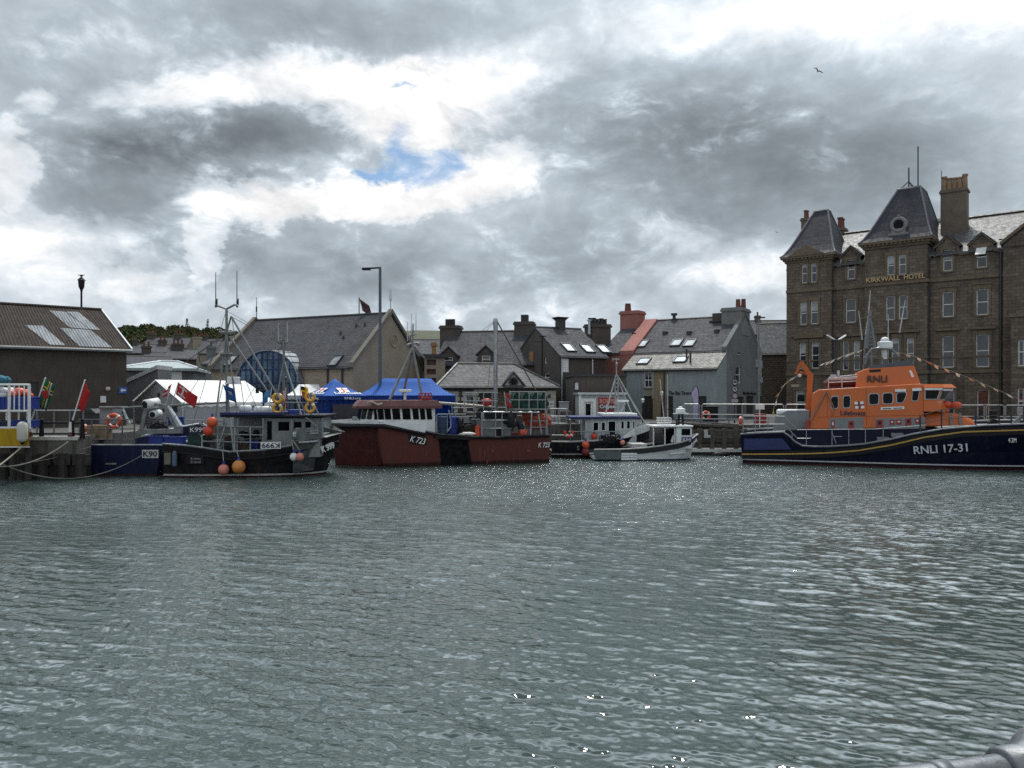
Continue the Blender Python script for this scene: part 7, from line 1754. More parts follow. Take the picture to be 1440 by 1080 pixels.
 sb = MB(); a, b = K(679, 615, .5), K(718, 590, .5); sb.bx(a.x, b.x, .5, 1.7, a.z - .3, b.z); hs = sb.build('deck_shelter', M('shelter_grey', (.17, .18, .185), .55, var=.2, streak=.4), th)
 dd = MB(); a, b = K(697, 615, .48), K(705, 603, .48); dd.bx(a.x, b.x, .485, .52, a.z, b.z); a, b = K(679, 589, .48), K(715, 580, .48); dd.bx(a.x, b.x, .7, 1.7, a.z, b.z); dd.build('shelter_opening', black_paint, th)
 rl = MB(); rl.tube([K(677.5, 615), K(677.5, 583), K(680, 579.5), K(758, 580)], .045, 7)
 for x in (697, 706): rl.tube([K(x, 580), K(x, 615)], .028, 6)
 rl.tube([K(678, 591), K(718, 591)], .028, 6); rl.tube([K(678, 602.5), K(720, 602.5)], .028, 6)
 rl.tube([K(746, 613), K(747.5, 581)], .05, 6); rl.tube([K(757, 582), K(762, 613)], .05, 6); rl.tube([K(768, 580), K(770, 612)], .035, 6)
 for y in (592, 601, 612): rl.tube([K(746, y), K(770, y)], .026, 6)
 rl.tube([K(614, 608), K(614, 584), K(616, 582.5), K(655, 582.5)], .03, 6); rl.tube([K(629, 583), K(629, 608)], .02, 6); rl.tube([K(631, 577), K(634, 590), K(634, 600), K(630, 606)], .035, 6); rl.tube([K(639, 578), K(641, 587)], .035, 6)
 rl.build('deck_rail', galv, th)
 # creel racks on top of the aft gantry
 rk = MB(); v = .6
 for x in (717, 730, 744, 756, 767): rk.tube([K(x, 576, v), K(x, 551, v)], .028, 5)
 for y in (551, 562.5, 575.5): rk.tube([K(716, y, v), K(768, y, v)], .028, 5)
 for x in (653, 666, 680, 692): rk.tube([K(x, 577, v), K(x, 552, v)], .026, 5)
 for y in (552, 564): rk.tube([K(653, y, v), K(700, y, v)], .026, 5)
 for x in (680, 717, 768): rk.tube([K(x, 580, v), K(x, 614, v)], .04, 6)
 rk.build('creel_rack', galv, th)
 rng = random.Random(3)
 for i, (x0, x1) in enumerate(((718, 730), (731, 744), (745, 756), (757, 767))):
  a, b = K(x0, 575, .9), K(x1, 552, .9); m = MB(); n = 9; c = (a + b) / 2; w = (b.x - a.x) / 2; h = b.z - a.z
  rg = []
  for j in range(6): ay = .62 + j * .22; rg.append([(c.x + w * math.cos(k * math.pi / 10) * (1 + rng.uniform(-.05, .05)), ay, a.z + h * (.15 + .85 * math.sin(k * math.pi / 10)) * (1 + rng.uniform(-.06, .0))) for k in range(11)] + [(c.x - w, ay, a.z), (c.x + w, ay, a.z)])
  m.loft(rg)
  for j in range(0, 6, 2): m.tube([V(p) * 1.0 + V((0, -.02, 0.01)) for p in rg[j][:11]], .02, 5)
  o = m.build('creel', green_net, None); o.matrix_world = Matrix.Translation(F.o) @ Matrix.Rotation(F.a, 4, 'Z'); tag(o, ('dark green netted creel in the red boat rack, first from the pole mast', 'green netted creel in the red boat rack, second from the pole mast', 'green netted creel in the red boat rack, third from the pole mast', 'dark green netted creel at the outer end of the red boat rack')[i], 'creel', 'creels in the rack of the red boat')
 W_ = lambda x, y, v: world(F, Fp(F, x, y, v))
 def lump(name, lab, cat, x, y, v, rx, rz_, mat, seed, n=10):
  g = random.Random(seed); m = MB()
  m.sphere((0, 0, rz_ * .6), rz_, 12, 8, (rx / rz_, .8, 1))
  for k in range(n): m.sphere((g.uniform(-.8, .8) * rx, g.uniform(-.5, .2) * rx * .7, rz_ * g.uniform(.1, 1.1)), rz_ * g.uniform(.25, .45), 8, 6, (1.2, 1, .8))
  o = m.build(name, mat, None, True); o.location = W_(x, y, v); tag(o, lab, cat); return o
 lump('red_sack', 'bright red sack lying in the rack beside the pole mast', 'sack', 684.5, 569, .8, .26, .2, M('red_plastic_sack', (.5, .03, .03), .5, var=.2), 1)
 lump('rope_coil', 'white rope heap on the gunwale of the red boat', 'rope', 657, 612, .4, .42, .1, letter_white, 2, 14); lump('net_heap', 'red and orange net heap behind the ladder at the red boat stern', 'net', 757, 600, 1.2, .7, .45, M('red_netting', (.35, .07, .04), .9, var=.5, scale=8, bump=.8), 3, 24)
 lump('net_heap', 'smaller red net heap stowed in front of the person aboard the red boat', 'net', 742, 590, 1.4, .3, .3, M('red_netting', (.35, .07, .04)), 4, 14)
 lump('gear_heap', 'dark heap of fishing gear against the grey shelter', 'gear', 718, 598, .55, .22, .55, M('dark_gear', (.012, .012, .016), .8), 5, 10)
 for x, lab, mt_ in ((622, 'tall dark blue drum by the wheelhouse door of the red boat', M('drum_blue', (.02, .05, .11), .5, var=.3)), (638, 'blue barrel beside the net hauler hoop of the red boat', blue_plastic)):
  m = MB(); m.tube([(0, 0, 0), (0, 0, .06), (0, 0, .3), (0, 0, .33), (0, 0, .6), (0, 0, .63), (0, 0, .86), (0, 0, .9)], [.24, .26, .26, .28, .28, .26, .26, .23], 16); o = m.build('drum', mt_, None); o.location = W_(x, 611, 1.0); tag(o, lab, 'drum')
 m = MB(); m.torus((0, 0, .5), .38, .12, 'x', 22, 8); m.tube([(-.15, 0, .5), (.15, 0, .5)], .1, 10); o = m.build('hauler_wheel', black_paint, None); o.location = W_(648, 613, .8); tag(o, 'black net hauler wheel standing on the red boat deck', 'hauler')
 m = MB(); m.tube([(0, 0, 0), (0, 0, .5)], [.16, .13], 10); m.tube([(0, 0, .5), (0, 0, .58)], [.07, .05], 8); o = m.build('orange_canister', ring_orange, None); o.location = W_(672, 614, .5); tag(o, 'orange canister standing against the grey shelter of the red boat', 'canister')
 # registration numbers
 pt = MB(); a = [P(574, 610, -.015), P(601, 616, -.015), P(600, 626, -.015), P(576, 623, -.015)]; pt.prism(a, (0, -.006, 0)); o = pt.build('number_patch', black_paint, th)
 a, b = P(576, 621, -.03), P(597.5, 625.5, -.03); d = b - a; text(o, 'lettering', 'K 723', letter_white, a, d, (0, 0, 1), d.length, .3, .006, .012, .25)
 a, b = P(757, 629.5, -.03), P(773, 629, -.03); d = b - a; text(th, 'lettering', 'K 723', letter_white, a, d, (0, 0, 1), d.length, .25, .006, .012, .2)
 ft = MB(); a = P(499, 590, B / 2 - .2); ft.bx(a.x - .1, a.x + .1, a.y - .2, a.y + .2, a.z - .2, a.z + .15); ft.tube([a + V((0, -.4, .1)), a + V((0, .4, .1))], .05, 6); ft.build('bow_roller', galv, th)
 # red flag with a black diagonal at the mast
 t = thing('flag', 'red flag with a black and white diagonal at the red boat pole mast', 'flag', W_(712, 577, .5), F.a, 'flags flown from the boats'); b0 = Fp(F, 712, 577, .5); l = lambda x, y: Fp(F, x, y, .5) - b0
 m = MB(); m.tube([V((0, 0, 0)), l(709, 551)], .02, 5); m.build('pole', pale_metal, t)
 redc = MATS['red_flag_cloth']; o = l(709.5, 553)
 flagmesh(t, o, (.25, .05, -1), (.6, .05, -.1), .72, .26, [((0, 1, 0, 1), redc)], .04)
 em = MB(); e1 = V((.25, .05, -1)).normalized() * .72; e2 = V((.6, .05, -.1)).normalized() * .26
 for a0, a1, off, nm in ((.22, .62, .025, 'w'),): em.prism([o + e1 * .2 + V((0, -off, 0)), o + e1 * .42 + V((0, -off, 0)), o + e1 * .85 + e2 + V((0, -off, 0)), o + e1 * .6 + e2 + V((0, -off, 0))], (0, -.004, 0))
 w_ = em.build('white_diagonal', MATS['white_flag_cloth'], t); em = MB(); em.prism([o + e1 * .26 + V((0, -.034, 0)), o + e1 * .36 + V((0, -.034, 0)), o + e1 * .79 + e2 + V((0, -.034, 0)), o + e1 * .66 + e2 + V((0, -.034, 0))], (0, -.004, 0)); em.build('black_diagonal', MATS['black_flag_cloth'], t)
 return F
FR = red_boat()
# dark boat with white wheelhouse, moored behind the small boat
def dark_boat():
 N = V((*at(776, HY, 41.2).xy, 0)); ang = .02; F = Frame(N, ang); hb = 1.6
 th = thing('fishing_boat', 'dark fishing boat with white wheelhouse and slim lattice mast', 'boat', F.o, F.a)
 P = lambda x, y, v=0: Fp(F, x, y, v); st = []
 for x, y, b, bw, du in ((776, 622, 1.45, 1.35, 0), (800, 622, 1.6, 1.5, 0), (830, 621, 1.6, 1.5, 0), (870, 618, 1.6, 1.3, 0), (895, 612.5, 1.2, .7, -.2), (912, 608.5, .6, .3, -.4), (921, 606.5, .06, .04, -.7)):
  u, z = F.on(x, y, hb - b if False else 0); st.append((u, u + du, b, bw, z))
 hull(th, st, banded('dark_hull_paint', [(-1, (.02, .008, .008)), (.17, (.4, .4, .39)), (.23, (.01, .01, .015))], .4, .4, 0, .4), M('deck_grey', (.13, .135, .135)), bul=.5, vc=hb)
 bw = MB()
 for s in (-1, 1):
  pts = [p for p in sheer_line(st, s, .015, 0, hb)][3:]
  bw.loft([[p + V((0, 0, -.02)), p + V((0, s * .03, -.02)), p + V((0, s * .03, .42 if i else .0)), p + V((0, 0, .42 if i else .0))] for i, p in enumerate(pts)])
 bw.build('white_bow', white_gel, th)
 g = MB(); g.tube([p for p in sheer_line(st, -1, -.03, .03, hb)][:4], .05, 6); g.tube([p for p in sheer_line(st, 1, -.03, .03, hb)][:4], .05, 6); g.build('gunwale', M('weathered_white', (.4, .4, .39), .6, var=.2, grime=.3), th)
 W = .35; q = lambda x, y: F.on(x, y, W); ua, ub = q(823, 600)[0], q(895, 600)[0]; um = q(865, 600)[0]; zt = q(860, 589)[1]; zb = .5
 hs = []
 for xa, xb, ya, yb in ((834, 842, 593.5, 606), (845.5, 851.5, 593.5, 606), (855, 866, 592, 612), (873, 878, 592, 603.5), (881, 886.5, 592, 603.5), (889.5, 893, 592, 603)): hs.append(rect_on(F, xa, xb, ya, yb, W))
 mb = MB(); wall_holes(mb, ua, ub, zb, zt, hs, front_map(W), .07)
 for u in (ua, ub): mb.add([(u, W, zb), (u, 2 * hb - W, zb), (u, 2 * hb - W, zt), (u, W, zt)], [(0, 1, 2, 3)])
 mb.add([(ua, 2 * hb - W, zb), (ub, 2 * hb - W, zb), (ub, 2 * hb - W, zt), (ua, 2 * hb - W, zt)], [(0, 1, 2, 3)]); mb.build('wheelhouse', M('weathered_wheelhouse', (.44, .47, .48), .5, var=.2, streak=.5), th)
 for h in hs: window(th, h, front_map(W), white_gel, glass_dark, .07, .03, 0)
 rf = MB(); z = zt; rf.bx(q(802, 0)[0], ub + .2, W - .2, 2 * hb - W + .2, z + .002, z + .12); rf.build('roof', M('navy_awning', (.01, .015, .09)), th, bevel=.02)
 rt = MB(); a = q(848, 0)[0]; b = q(897, 0)[0]; rt.bx(a, b, W + .1, 2 * hb - W - .1, z + .123, z + .3); rt.build('roof_locker', white_gel, th, bevel=.04)
 C = lambda x, y, v=hb: Fp(F, x, y, v)
 ms = MB()
 for x in (865, 869): ms.tube([C(x, 583, hb - .1), C(x, 529, hb - .1)], .035, 6)
 for k in range(9): y = 578 - k * 5.6; ms.tube([C(865, y, hb - .1), C(869, y, hb - .1)], .022, 5)
 ms.tube([C(867, 530), C(866.5, 503)], [.04, .02], 6); ms.tube([C(860.5, 505), C(871, 505)], .025, 5); ms.tube([C(862, 508), C(862, 503)], .02, 5); ms.tube([C(866, 512), C(868, 512)], .1, 6)
 ms.tube([C(866.5, 528), C(851, 583, hb - .8)], .045, 6); ms.tube([C(868, 528), C(911, 603, hb - .3)], .045, 6); ms.tube([C(868, 532), C(890, 584, hb + .6)], .035, 6); ms.tube([C(872, 580), C(880, 567)], .035, 6)
 ms.build('mast', M('pale_mast', (.33, .34, .34), .45, .3, var=.2), th)
 rd = MB(); a = C(874.5, 564, hb - .2); rd.bx(a.x - .25, a.x + .35, hb - .45, hb + .05, a.z - .05, a.z + .06); rd.build('radar', white_gel, th, bevel=.02)
 r = MB(); r.tube([P(800, 607, .1), P(870, 607, .1)], .03, 6); r.tube([P(800, 590, .2), P(823, 590, .2)], .03, 6)
 for x in (802, 818, 840, 857): r.tube([P(x, 621, .1), P(x, 607 if x > 825 else 590, .1)], .03, 6)
 r.tube([P(776, 612, .1), P(800, 612, .1)], .035, 6)
 r.build('deck_rail', galv, th)
 pl = MB(); a, b = P(851, 618, .06), P(872, 610.5, .06); pl.bx(a.x, b.x, .05, .09, a.z, b.z); o = pl.build('number_plate', M('number_plate_dark', (.012, .014, .035)), th); text(o, 'lettering', 'K96', letter_white, (a.x + .05, .046, a.z + .04), (1, 0, 0), (0, 0, 1), b.x - a.x - .1, b.z - a.z - .08, .005)
 text(th, 'lettering', 'S', M('faint_lettering', (.3, .3, .3), .6), P(811.5, 633, -.05), (1, 0, 0), (0, 0, 1), None, .22, .05)
 W_ = lambda x, y, v: world(F, Fp(F, x, y, v))
 buoy('bright orange ball fender hanging on the dark hull right of the red boat stern', W_(823.5, 625.5, -.25), .2, orange_ball, W_(823, 615, 0))
 buoy('dull red ball fender hanging under the bright orange one on the dark hull', W_(823.5, 635.5, -.22), .21, M('dull_red_plastic', (.2, .03, .03), .6, var=.3), W_(823, 618, 0))
 buoy('red ball float lying on the deck of the dark boat', W_(835.5, 613.5, .2), .17, M('deep_orange_plastic', (.58, .055, .02)))
 buoy('dusty pink ball float over the transom of the small white boat', W_(875.5, 622.5, -.3), .14, pink_ball)
 ring_buoy('folded orange lifebuoy on the rail of the dark boat', W_(800, 608, .0), .3, ring_orange, .3, arc=(R(160), R(380)))
 m = MB(); g = random.Random(9)
 for k in range(26): m.tube([(g.uniform(0, 1.1), g.uniform(0, .5), g.uniform(0, .45)) for _ in range(4)], .03, 5)
 o = m.build('gear_heap', M('dark_gear', (.012, .012, .016)), None); o.location = W_(843, 624, .1); tag(o, 'tangle of dark ropes and gear aft of the K96 plate', 'gear')
 return F
FD = dark_boat()

def small_boat():
 N = V((*at(836, HY, 39.4).xy, 0)); ang = .05; F0 = Frame(N, ang); hb = 1.05; F = Frame(N, ang)
 th = thing('small_boat', 'small white boat with black topsides and tiny white wheelhouse', 'boat', F.o, F.a)
 P = lambda x, y, v=0: Fp(F, x, y, v); st = []
 for x, y, b, bw, du in ((836, 633, .95, .85, .05), (872, 632.5, 1.05, .95, 0), (905, 630.5, 1.05, .92, 0), (930, 627.5, 1.02, .8, 0), (955, 623.5, 1.0, .7, -.02), (974, 618.5, .8, .36, -.14), (989, 612.5, .06, .03, -.5)):
  u, z = F.on(x, y, 0); st.append((u, u + du, b, bw, z))
 hull(th, st, banded('small_hull_paint', [(-1, (.012, .03, .07)), (.06, (.74, .76, .76))], .35, .12), M('deck_grey', (.13, .135, .135)), bul=.35, vc=hb)
 bd = MB()
 rows = []
 for a in st: zz = a[4]; b = a[2]; rows.append((a[0], b, zz))
 for s in (-1, 1):
  bd.loft([[(u, hb + s * (b + .015), z - .02), (u, hb + s * (b - .1), z - .02), (u, hb + s * (b - .05 - .1), z - .24), (u, hb + s * (b + .0), z - .26 * (1 if i < 6 else .3))] for i, (u, b, z) in enumerate(rows)])
 bd.build('black_topside', M('black_topside', (.012, .012, .016), .45, var=.3), th)
 gw = MB()
 for s in (-1, 1): gw.tube(sheer_line(st, s, .0, .02, hb), .045, 6)
 gw.build('gunwale', M('weathered_white', (.4, .4, .39)), th)
 sp = MB()
 for x0, x1, y0, y1 in ((874, 896, 637, 647.5), (942, 964, 630, 640)):
  for k in range(3): ya = y0 + (y1 - y0) * k / 3; yb = ya + (y1 - y0) / 3.6; v0 = -.06 if x0 < 900 else .12; v1 = -.06 if x0 < 900 else .32; sl = 0 if x0 < 900 else -2.2; sp.prism([P(x0, ya, v0), P(x1, ya + sl, v1), P(x1, yb + sl, v1), P(x0, yb, v0)], (0, .12, 0))
 sp.build('fender_board', white_gel, th)
 tr = MB(); tr.prism([P(835, 634, -.01), P(873, 634, -.01), P(873, 646.5, .04), P(838, 645.5, .04)], (0, -.02, 0)); tr.build('grey_quarter', M('grey_green_paint', (.11, .13, .13), .6, var=.3, streak=.4), th)
 W = .25; q = lambda x, y: F.on(x, y, W)
 ua, ub = q(951, 600)[0], q(973, 600)[0]; uc = q(917.5, 600)[0]; zt = q(950, 601)[1]; zb = .6; h = rect_on(F, 958.5, 970.5, 603, 612, W)
 mb = MB(); wall_holes(mb, ua, ub, zb, zt, [h], front_map(W), .05); mb.add([(ub, W, zb), (ub, 2 * hb - W, zb), (ub, 2 * hb - W, zt), (ub, W, zt)], [(0, 1, 2, 3)]); mb.add([(ua, 2 * hb - W, zb), (ub, 2 * hb - W, zb), (ub, 2 * hb - W, zt), (ua, 2 * hb - W, zt)], [(0, 1, 2, 3)]); mb.build('wheelhouse', white_gel, th)
 window(th, h, front_map(W), black_paint, glass_dark, .05, .03, 0)
 rf = MB(); rf.bx(uc, ub + .06, W - .08, 2 * hb - W + .08, zt + .002, zt + .1); rf.build('roof', white_gel, th, bevel=.03)
 po = MB()
 for x in (919, 935, 949): po.tube([P(x, 628, W), P(x, 602, W)], .035, 6)
 po.build('roof_post', white_paint, th)
 bk = MB(); a, b = P(937, 626, 1.2), P(950, 604, 1.2); bk.bx(a.x, b.x, 1.5, 1.9, a.z - .3, b.z); bk.build('cabin_back', black_paint, th)
 st_ = MB(); a = P(945, 622, .5); st_.tube([a, a + V((.1, 0, .3)), a + V((.25, 0, .42))], .09, 8); st_.build('helm_seat', white_gel, th)
 pl = MB(); a, b = P(958.5, 622, W - .02), P(973, 614.5, W - .02); pl.bx(a.x, b.x, W - .04, W - .003, a.z, b.z); o = pl.build('number_plate', M('plate_navy', (.015, .03, .12), .5), th); text(o, 'lettering', 'K56', letter_white, (a.x + .06, W - .044, a.z + .04), (1, 0, 0), (0, 0, 1), b.x - a.x - .12, b.z - a.z - .08, .004)
 rd = MB(); c = P(957, 577.5, hb); rd.tube([c - V((0, 0, .13)), c - V((0, 0, .11)), c + V((0, 0, .1)), c + V((0, 0, .13))], [.2, .25, .25, .16], 16); rd.bx(c.x - .35, c.x + .4, hb - .2, hb + .2, c.z - .17, c.z - .131); rd.sphere(c + V((0, 0, .16)), .12, 10, 6, (1, 1, .6)); rd.build('radar', white_gel, th)
 rp = MB(); rp.tube([P(953.5, 602, hb), P(955, 582, hb)], .06, 6); rp.tube([P(961, 602, hb), P(959.5, 582, hb)], .06, 6); rp.tube([P(951, 597, hb), P(964, 590, hb)], .03, 5); rp.tube([P(951, 606, .3), P(951, 590, .3)], .035, 6); rp.tube([P(949, 590, hb), P(939, 575, hb)], .022, 5); rp.build('radar_post', black_paint, th)
 ck = MB(); a, b = P(924, 594, .8), P(941.5, 587.5, .8)
 ck.bx(a.x, b.x, .5, .9, a.z - .05, a.z); 
 for k in range(5): x = a.x + (b.x - a.x) * k / 4; ck.tube([(x, .5, a.z), (x, .5, b.z)], .03, 5)
 for z in (b.z, (a.z + b.z) / 2): ck.tube([(a.x, .5, z), (b.x, .5, z)], .035, 5); ck.tube([(a.x, .9, z), (b.x, .9, z)], .035, 5)
 ck.build('roof_rack', white_paint, th)
 m = MB(); g = random.Random(5); c = V((0, 0, 0))
 for k in range(3):
  x = k * .18; m.loft([[(x + .13 * math.cos(i * .785) * s, .09 * math.sin(i * .785) * s, z) for i in range(8)] for z, s in ((0, .75), (.2, 1.0), (.45, 1.05), (.62, .9), (.68, .35))])
 o = m.build('oilskins', M('black_oilskin', (.01, .01, .013), .5), None, True); o.location = world(F, P(922, 628, .35)); tag(o, 'black oilskins hanging under the roof of the small white boat', 'clothing')
 ml = MB(); ml.bx(P(890, 0, 0).x, P(912, 0, 0).x, .3, 1.7, P(0, 631).z - .1, P(0, 629).z + .05); ml.build('engine_cover', M('weathered_white', (.4, .4, .39)), th, bevel=.03)
small_boat()

# tents
def gazebo(name, label, F, w, d, ez, pz, ridge=0.0, roof=None, side=None, walls=(1, 1, 1, 1), gz=0.0, over=.12, val=.28):
 th = thing(name, label, 'tent', F.o, F.a)
 m = MB(); o = over; c = [(-o, -o, ez), (w + o, -o, ez), (w + o, d + o, ez), (-o, d + o, ez)]; r0, r1 = (w / 2 - ridge / 2, d / 2, pz), (w / 2 + ridge / 2, d / 2, pz)
 # slightly hollow slopes
 def patch(a, b, p, q, n=6):
  a, b, p, q = V(a), V(b), V(p), V(q); rows = []
  for j in range(n + 1):
   t = j / n; rows.append([(a.lerp(b, i / n)).lerp(p.lerp(q, i / n), t) - V((0, 0, .16 * math.sin(math.pi * t))) for i in range(n + 1)])
  vs = [p_ for r in rows for p_ in r]; k = n + 1
  m.add(vs, [(j * k + i, j * k + i + 1, (j + 1) * k + i + 1, (j + 1) * k + i) for j in range(n) for i in range(n)])
 patch(c[0], c[1], r0, r1); patch(c[1], c[2], r1, r1); patch(c[2], c[3], r1, r0); patch(c[3], c[0], r0, r0)
 ro = m.build('canopy', roof, th, True)
 v = MB()
 for i in range(4):
  a, b = V(c[i]), V(c[(i + 1) % 4]); n = 14; pts = [a.lerp(b, k / n) for k in range(n + 1)]
  v.loft([[p, p + V((0, 0, -val + (.04 if k % 2 else 0)))] for k, p in enumerate(pts)], False, False)
 v.build('valance', side, th)
 s = MB()
 cs = [(0, 0), (w, 0), (w, d), (0, d)]
 for i in range(4):
  if not walls[i]: continue
  a, b = cs[i], cs[(i + 1) % 4]; n = 20; nr = V((b[1] - a[1], -(b[0] - a[0]), 0)).normalized()
  pts = [V((a[0] + (b[0] - a[0]) * k / n, a[1] + (b[1] - a[1]) * k / n, 0)) + nr * (.035 * math.sin(k * 2.1)) for k in range(n + 1)]
  s.loft([[p + V((0, 0, .03)), p + V((0, 0, ez - .02))] for p in pts], False, False)
 if s.v: s.build('side_wall', side, th)
 lg = MB()
 for x, y in cs: lg.tube([(x + (.06 if x == 0 else -.06), y + (.06 if y == 0 else -.06), 0), (x + (.06 if x == 0 else -.06), y + (.06 if y == 0 else -.06), ez)], .03, 6)
 lg.build('frame', pale_metal, th)
 return th
def tents():
 c = at(460, HY, 43.4); F = Frame((c.x, c.y, G), R(45)); ez = F.on(460, 557)[1] if False else (HY - 556.5) / FPX * 43.4 + HC - G; w = 2.7
 pz = (HY - 532.5) / FPX * (43.4 + 1.9) + HC - G
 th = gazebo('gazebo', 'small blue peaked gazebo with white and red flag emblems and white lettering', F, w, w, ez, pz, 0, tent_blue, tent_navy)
 # emblem and lettering on the two visible slopes
 red = M('emblem_red', (.45, .02, .03), .6)
 def onslope(a, t, face):   # a along the eave, t up the slope
  o = .12
  if face == 0: A, B, pk = V((-o, -o, ez)), V((w + o, -o, ez)), V((w / 2, w / 2, pz))
  else: A, B, pk = V((-o, w + o, ez)), V((-o, -o, ez)), V((w / 2, w / 2, pz))
  p = A.lerp(B, a).lerp(pk, t); n = (B - A).cross(pk - A).normalized(); n = n if n.z > 0 else -n
  return p - V((0, 0, .16 * math.sin(math.pi * t))) + n * .05, n
 for face in (0, 1):
  def quad(a0, a1, t0, t1, mat, nm, k, par):
   pts = []
   for a, t_ in ((a0, t0), (a1, t0), (a1, t1), (a0, t1)):
    aa = .5 + (a - .5) / (1 - t_); p, n = onslope(aa, t_, face); pts.append(p + n * k)
   m = MB(); m.prism(pts, n * .01); return m.build(nm, mat, par)
  ac = .5; e = quad(ac - .12, ac + .12, .3, .56, letter_white, 'flag_emblem', 0, th); quad(ac - .02, ac + .02, .3, .56, red, 'cross', .012, e); quad(ac - .12, ac + .12, .41, .46, red, 'cross', .014, e)
  for dx in (-.12, .12): pass
  (p, n), (q, _) = onslope(.2, .09, face), onslope(.86, .09, face); up, _ = onslope(.53, .5, face); mid = (p + q) / 2; d = (q - p)
  text(th, 'lettering', 'Lifeboats', letter_white, p + n * .02, d, up - mid, d.length, .24, .01, .015)
  a, b = (V((w * .38, -.2, ez - .25)), V((w * .78, -.2, ez - .25))) if face == 0 else (V((-.2, w * .62, ez - .25)), V((-.2, w * .22, ez - .25)))
  text(th, 'lettering', 'RNLI.org', letter_white, a, b - a, (0, 0, 1), (b - a).length, .17, .01)
 fb = MB(); fb.prism([(.3, -.1, .05), (w - .1, -.1, .05), (w - .1, -.1, 1.25), (.3, -.1, 1.25)], (0, -.01, 0)); fb.build('dark_window', M('dark_vinyl', (.03, .03, .04), .35, var=.3), th)
 # big blue marquee-gazebo
 F = frame_at(501, 45.2, .06); L = F.u_at(637); ez = F.on(570, 556)[1]; D = 3.4; pz = F.on(565, 532.3, D / 2)[1]
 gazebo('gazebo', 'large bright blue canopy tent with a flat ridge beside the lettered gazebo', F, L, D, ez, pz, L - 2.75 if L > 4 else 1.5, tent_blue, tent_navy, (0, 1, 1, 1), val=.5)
 # white marquee
 c = at(258.5, HY, 43.2); F = Frame((c.x, c.y, G), R(43)); D = 8.6; L = 5.3; ez = (HY - 566) / FPX * 43.2 + HC - G; rz = (HY - 534) / FPX * 46.3 + HC - G
 th = thing('marquee', 'white pitched marquee with a grey gable end behind the boats', 'tent', F.o, F.a)
 m = MB(); n = 10
 for va, vb in ((0, D / 2), (D, D / 2)):
  rows = []
  for j in range(n + 1):
   t = j / n; row = []
   for i in range(n * 2 + 1):
    u = -.15 + (L + .3) * i / (2 * n); bay = abs(math.sin(u / L * math.pi * 2)); row.append((u, va + (vb - va) * t, ez + (rz - ez) * t - .1 * math.sin(math.pi * t) * bay - .03 * math.sin(u * 9) * (1 - t)))
   rows.append(row)
  k = 2 * n + 1; m.add([p for r in rows for p in r], [(j * k + i, j * k + i + 1, (j + 1) * k + i + 1, (j + 1) * k + i) for j in range(n) for i in range(2 * n)])
 m.build('roof', tent_white, th, True)
 v = MB(); pts = [V((-.15 + (L + .3) * k / 40, -.03, ez)) for k in range(41)]; v.loft([[p, p + V((0, 0, -.3 + .09 * abs(math.sin(k * math.pi / 4))))] for k, p in enumerate(pts)], False, False)
 v.build('valance', tent_white, th)
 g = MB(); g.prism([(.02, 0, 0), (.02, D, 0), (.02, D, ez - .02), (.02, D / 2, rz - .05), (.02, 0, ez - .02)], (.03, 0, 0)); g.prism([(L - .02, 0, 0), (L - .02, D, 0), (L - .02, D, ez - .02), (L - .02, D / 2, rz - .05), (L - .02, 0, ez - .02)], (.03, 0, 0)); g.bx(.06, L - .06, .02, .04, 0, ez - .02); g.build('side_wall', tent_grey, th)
 fr = MB()
 for v_, z in ((0, ez - .05), (D, ez - .05)): fr.tube([(-.05, v_, 0), (-.05, v_, z)], .05, 6); fr.tube([(-.05, v_, z), (-.05, D / 2, rz - .06)], .06, 6)
 fr.tube([(-.04, D * .33, 0), (-.04, D * .33, ez + (rz - ez) * .6)], .03, 6); fr.build('frame', M('tent_pole', (.45, .46, .47), .4, .3), th)
 wn = MB(); wn.prism([(.0, D * .12, 1.0 - .2), (.0, D * .4, .8), (.0, D * .4, 1.25), (.0, D * .12, 1.25)], (-.005, 0, 0)); wn.bx(-.02, -.01, D * .455, D * .5, ez + .3, ez + .55); wn.build('window_panel', M('dark_vinyl', (.03, .03, .04)), th)
 # little white canopy behind
 F = frame_at(402, 49, .1); L = F.u_at(442); ez = F.on(420, 556)[1]; pz = F.on(410, 540.5, 1.5)[1]
 gazebo('gazebo', 'plain white canopy glimpsed behind the blue lettered gazebo', F, L + .6, 3, ez, pz, L - .5, tent_white, tent_grey, (0, 0, 0, 0))
tents()

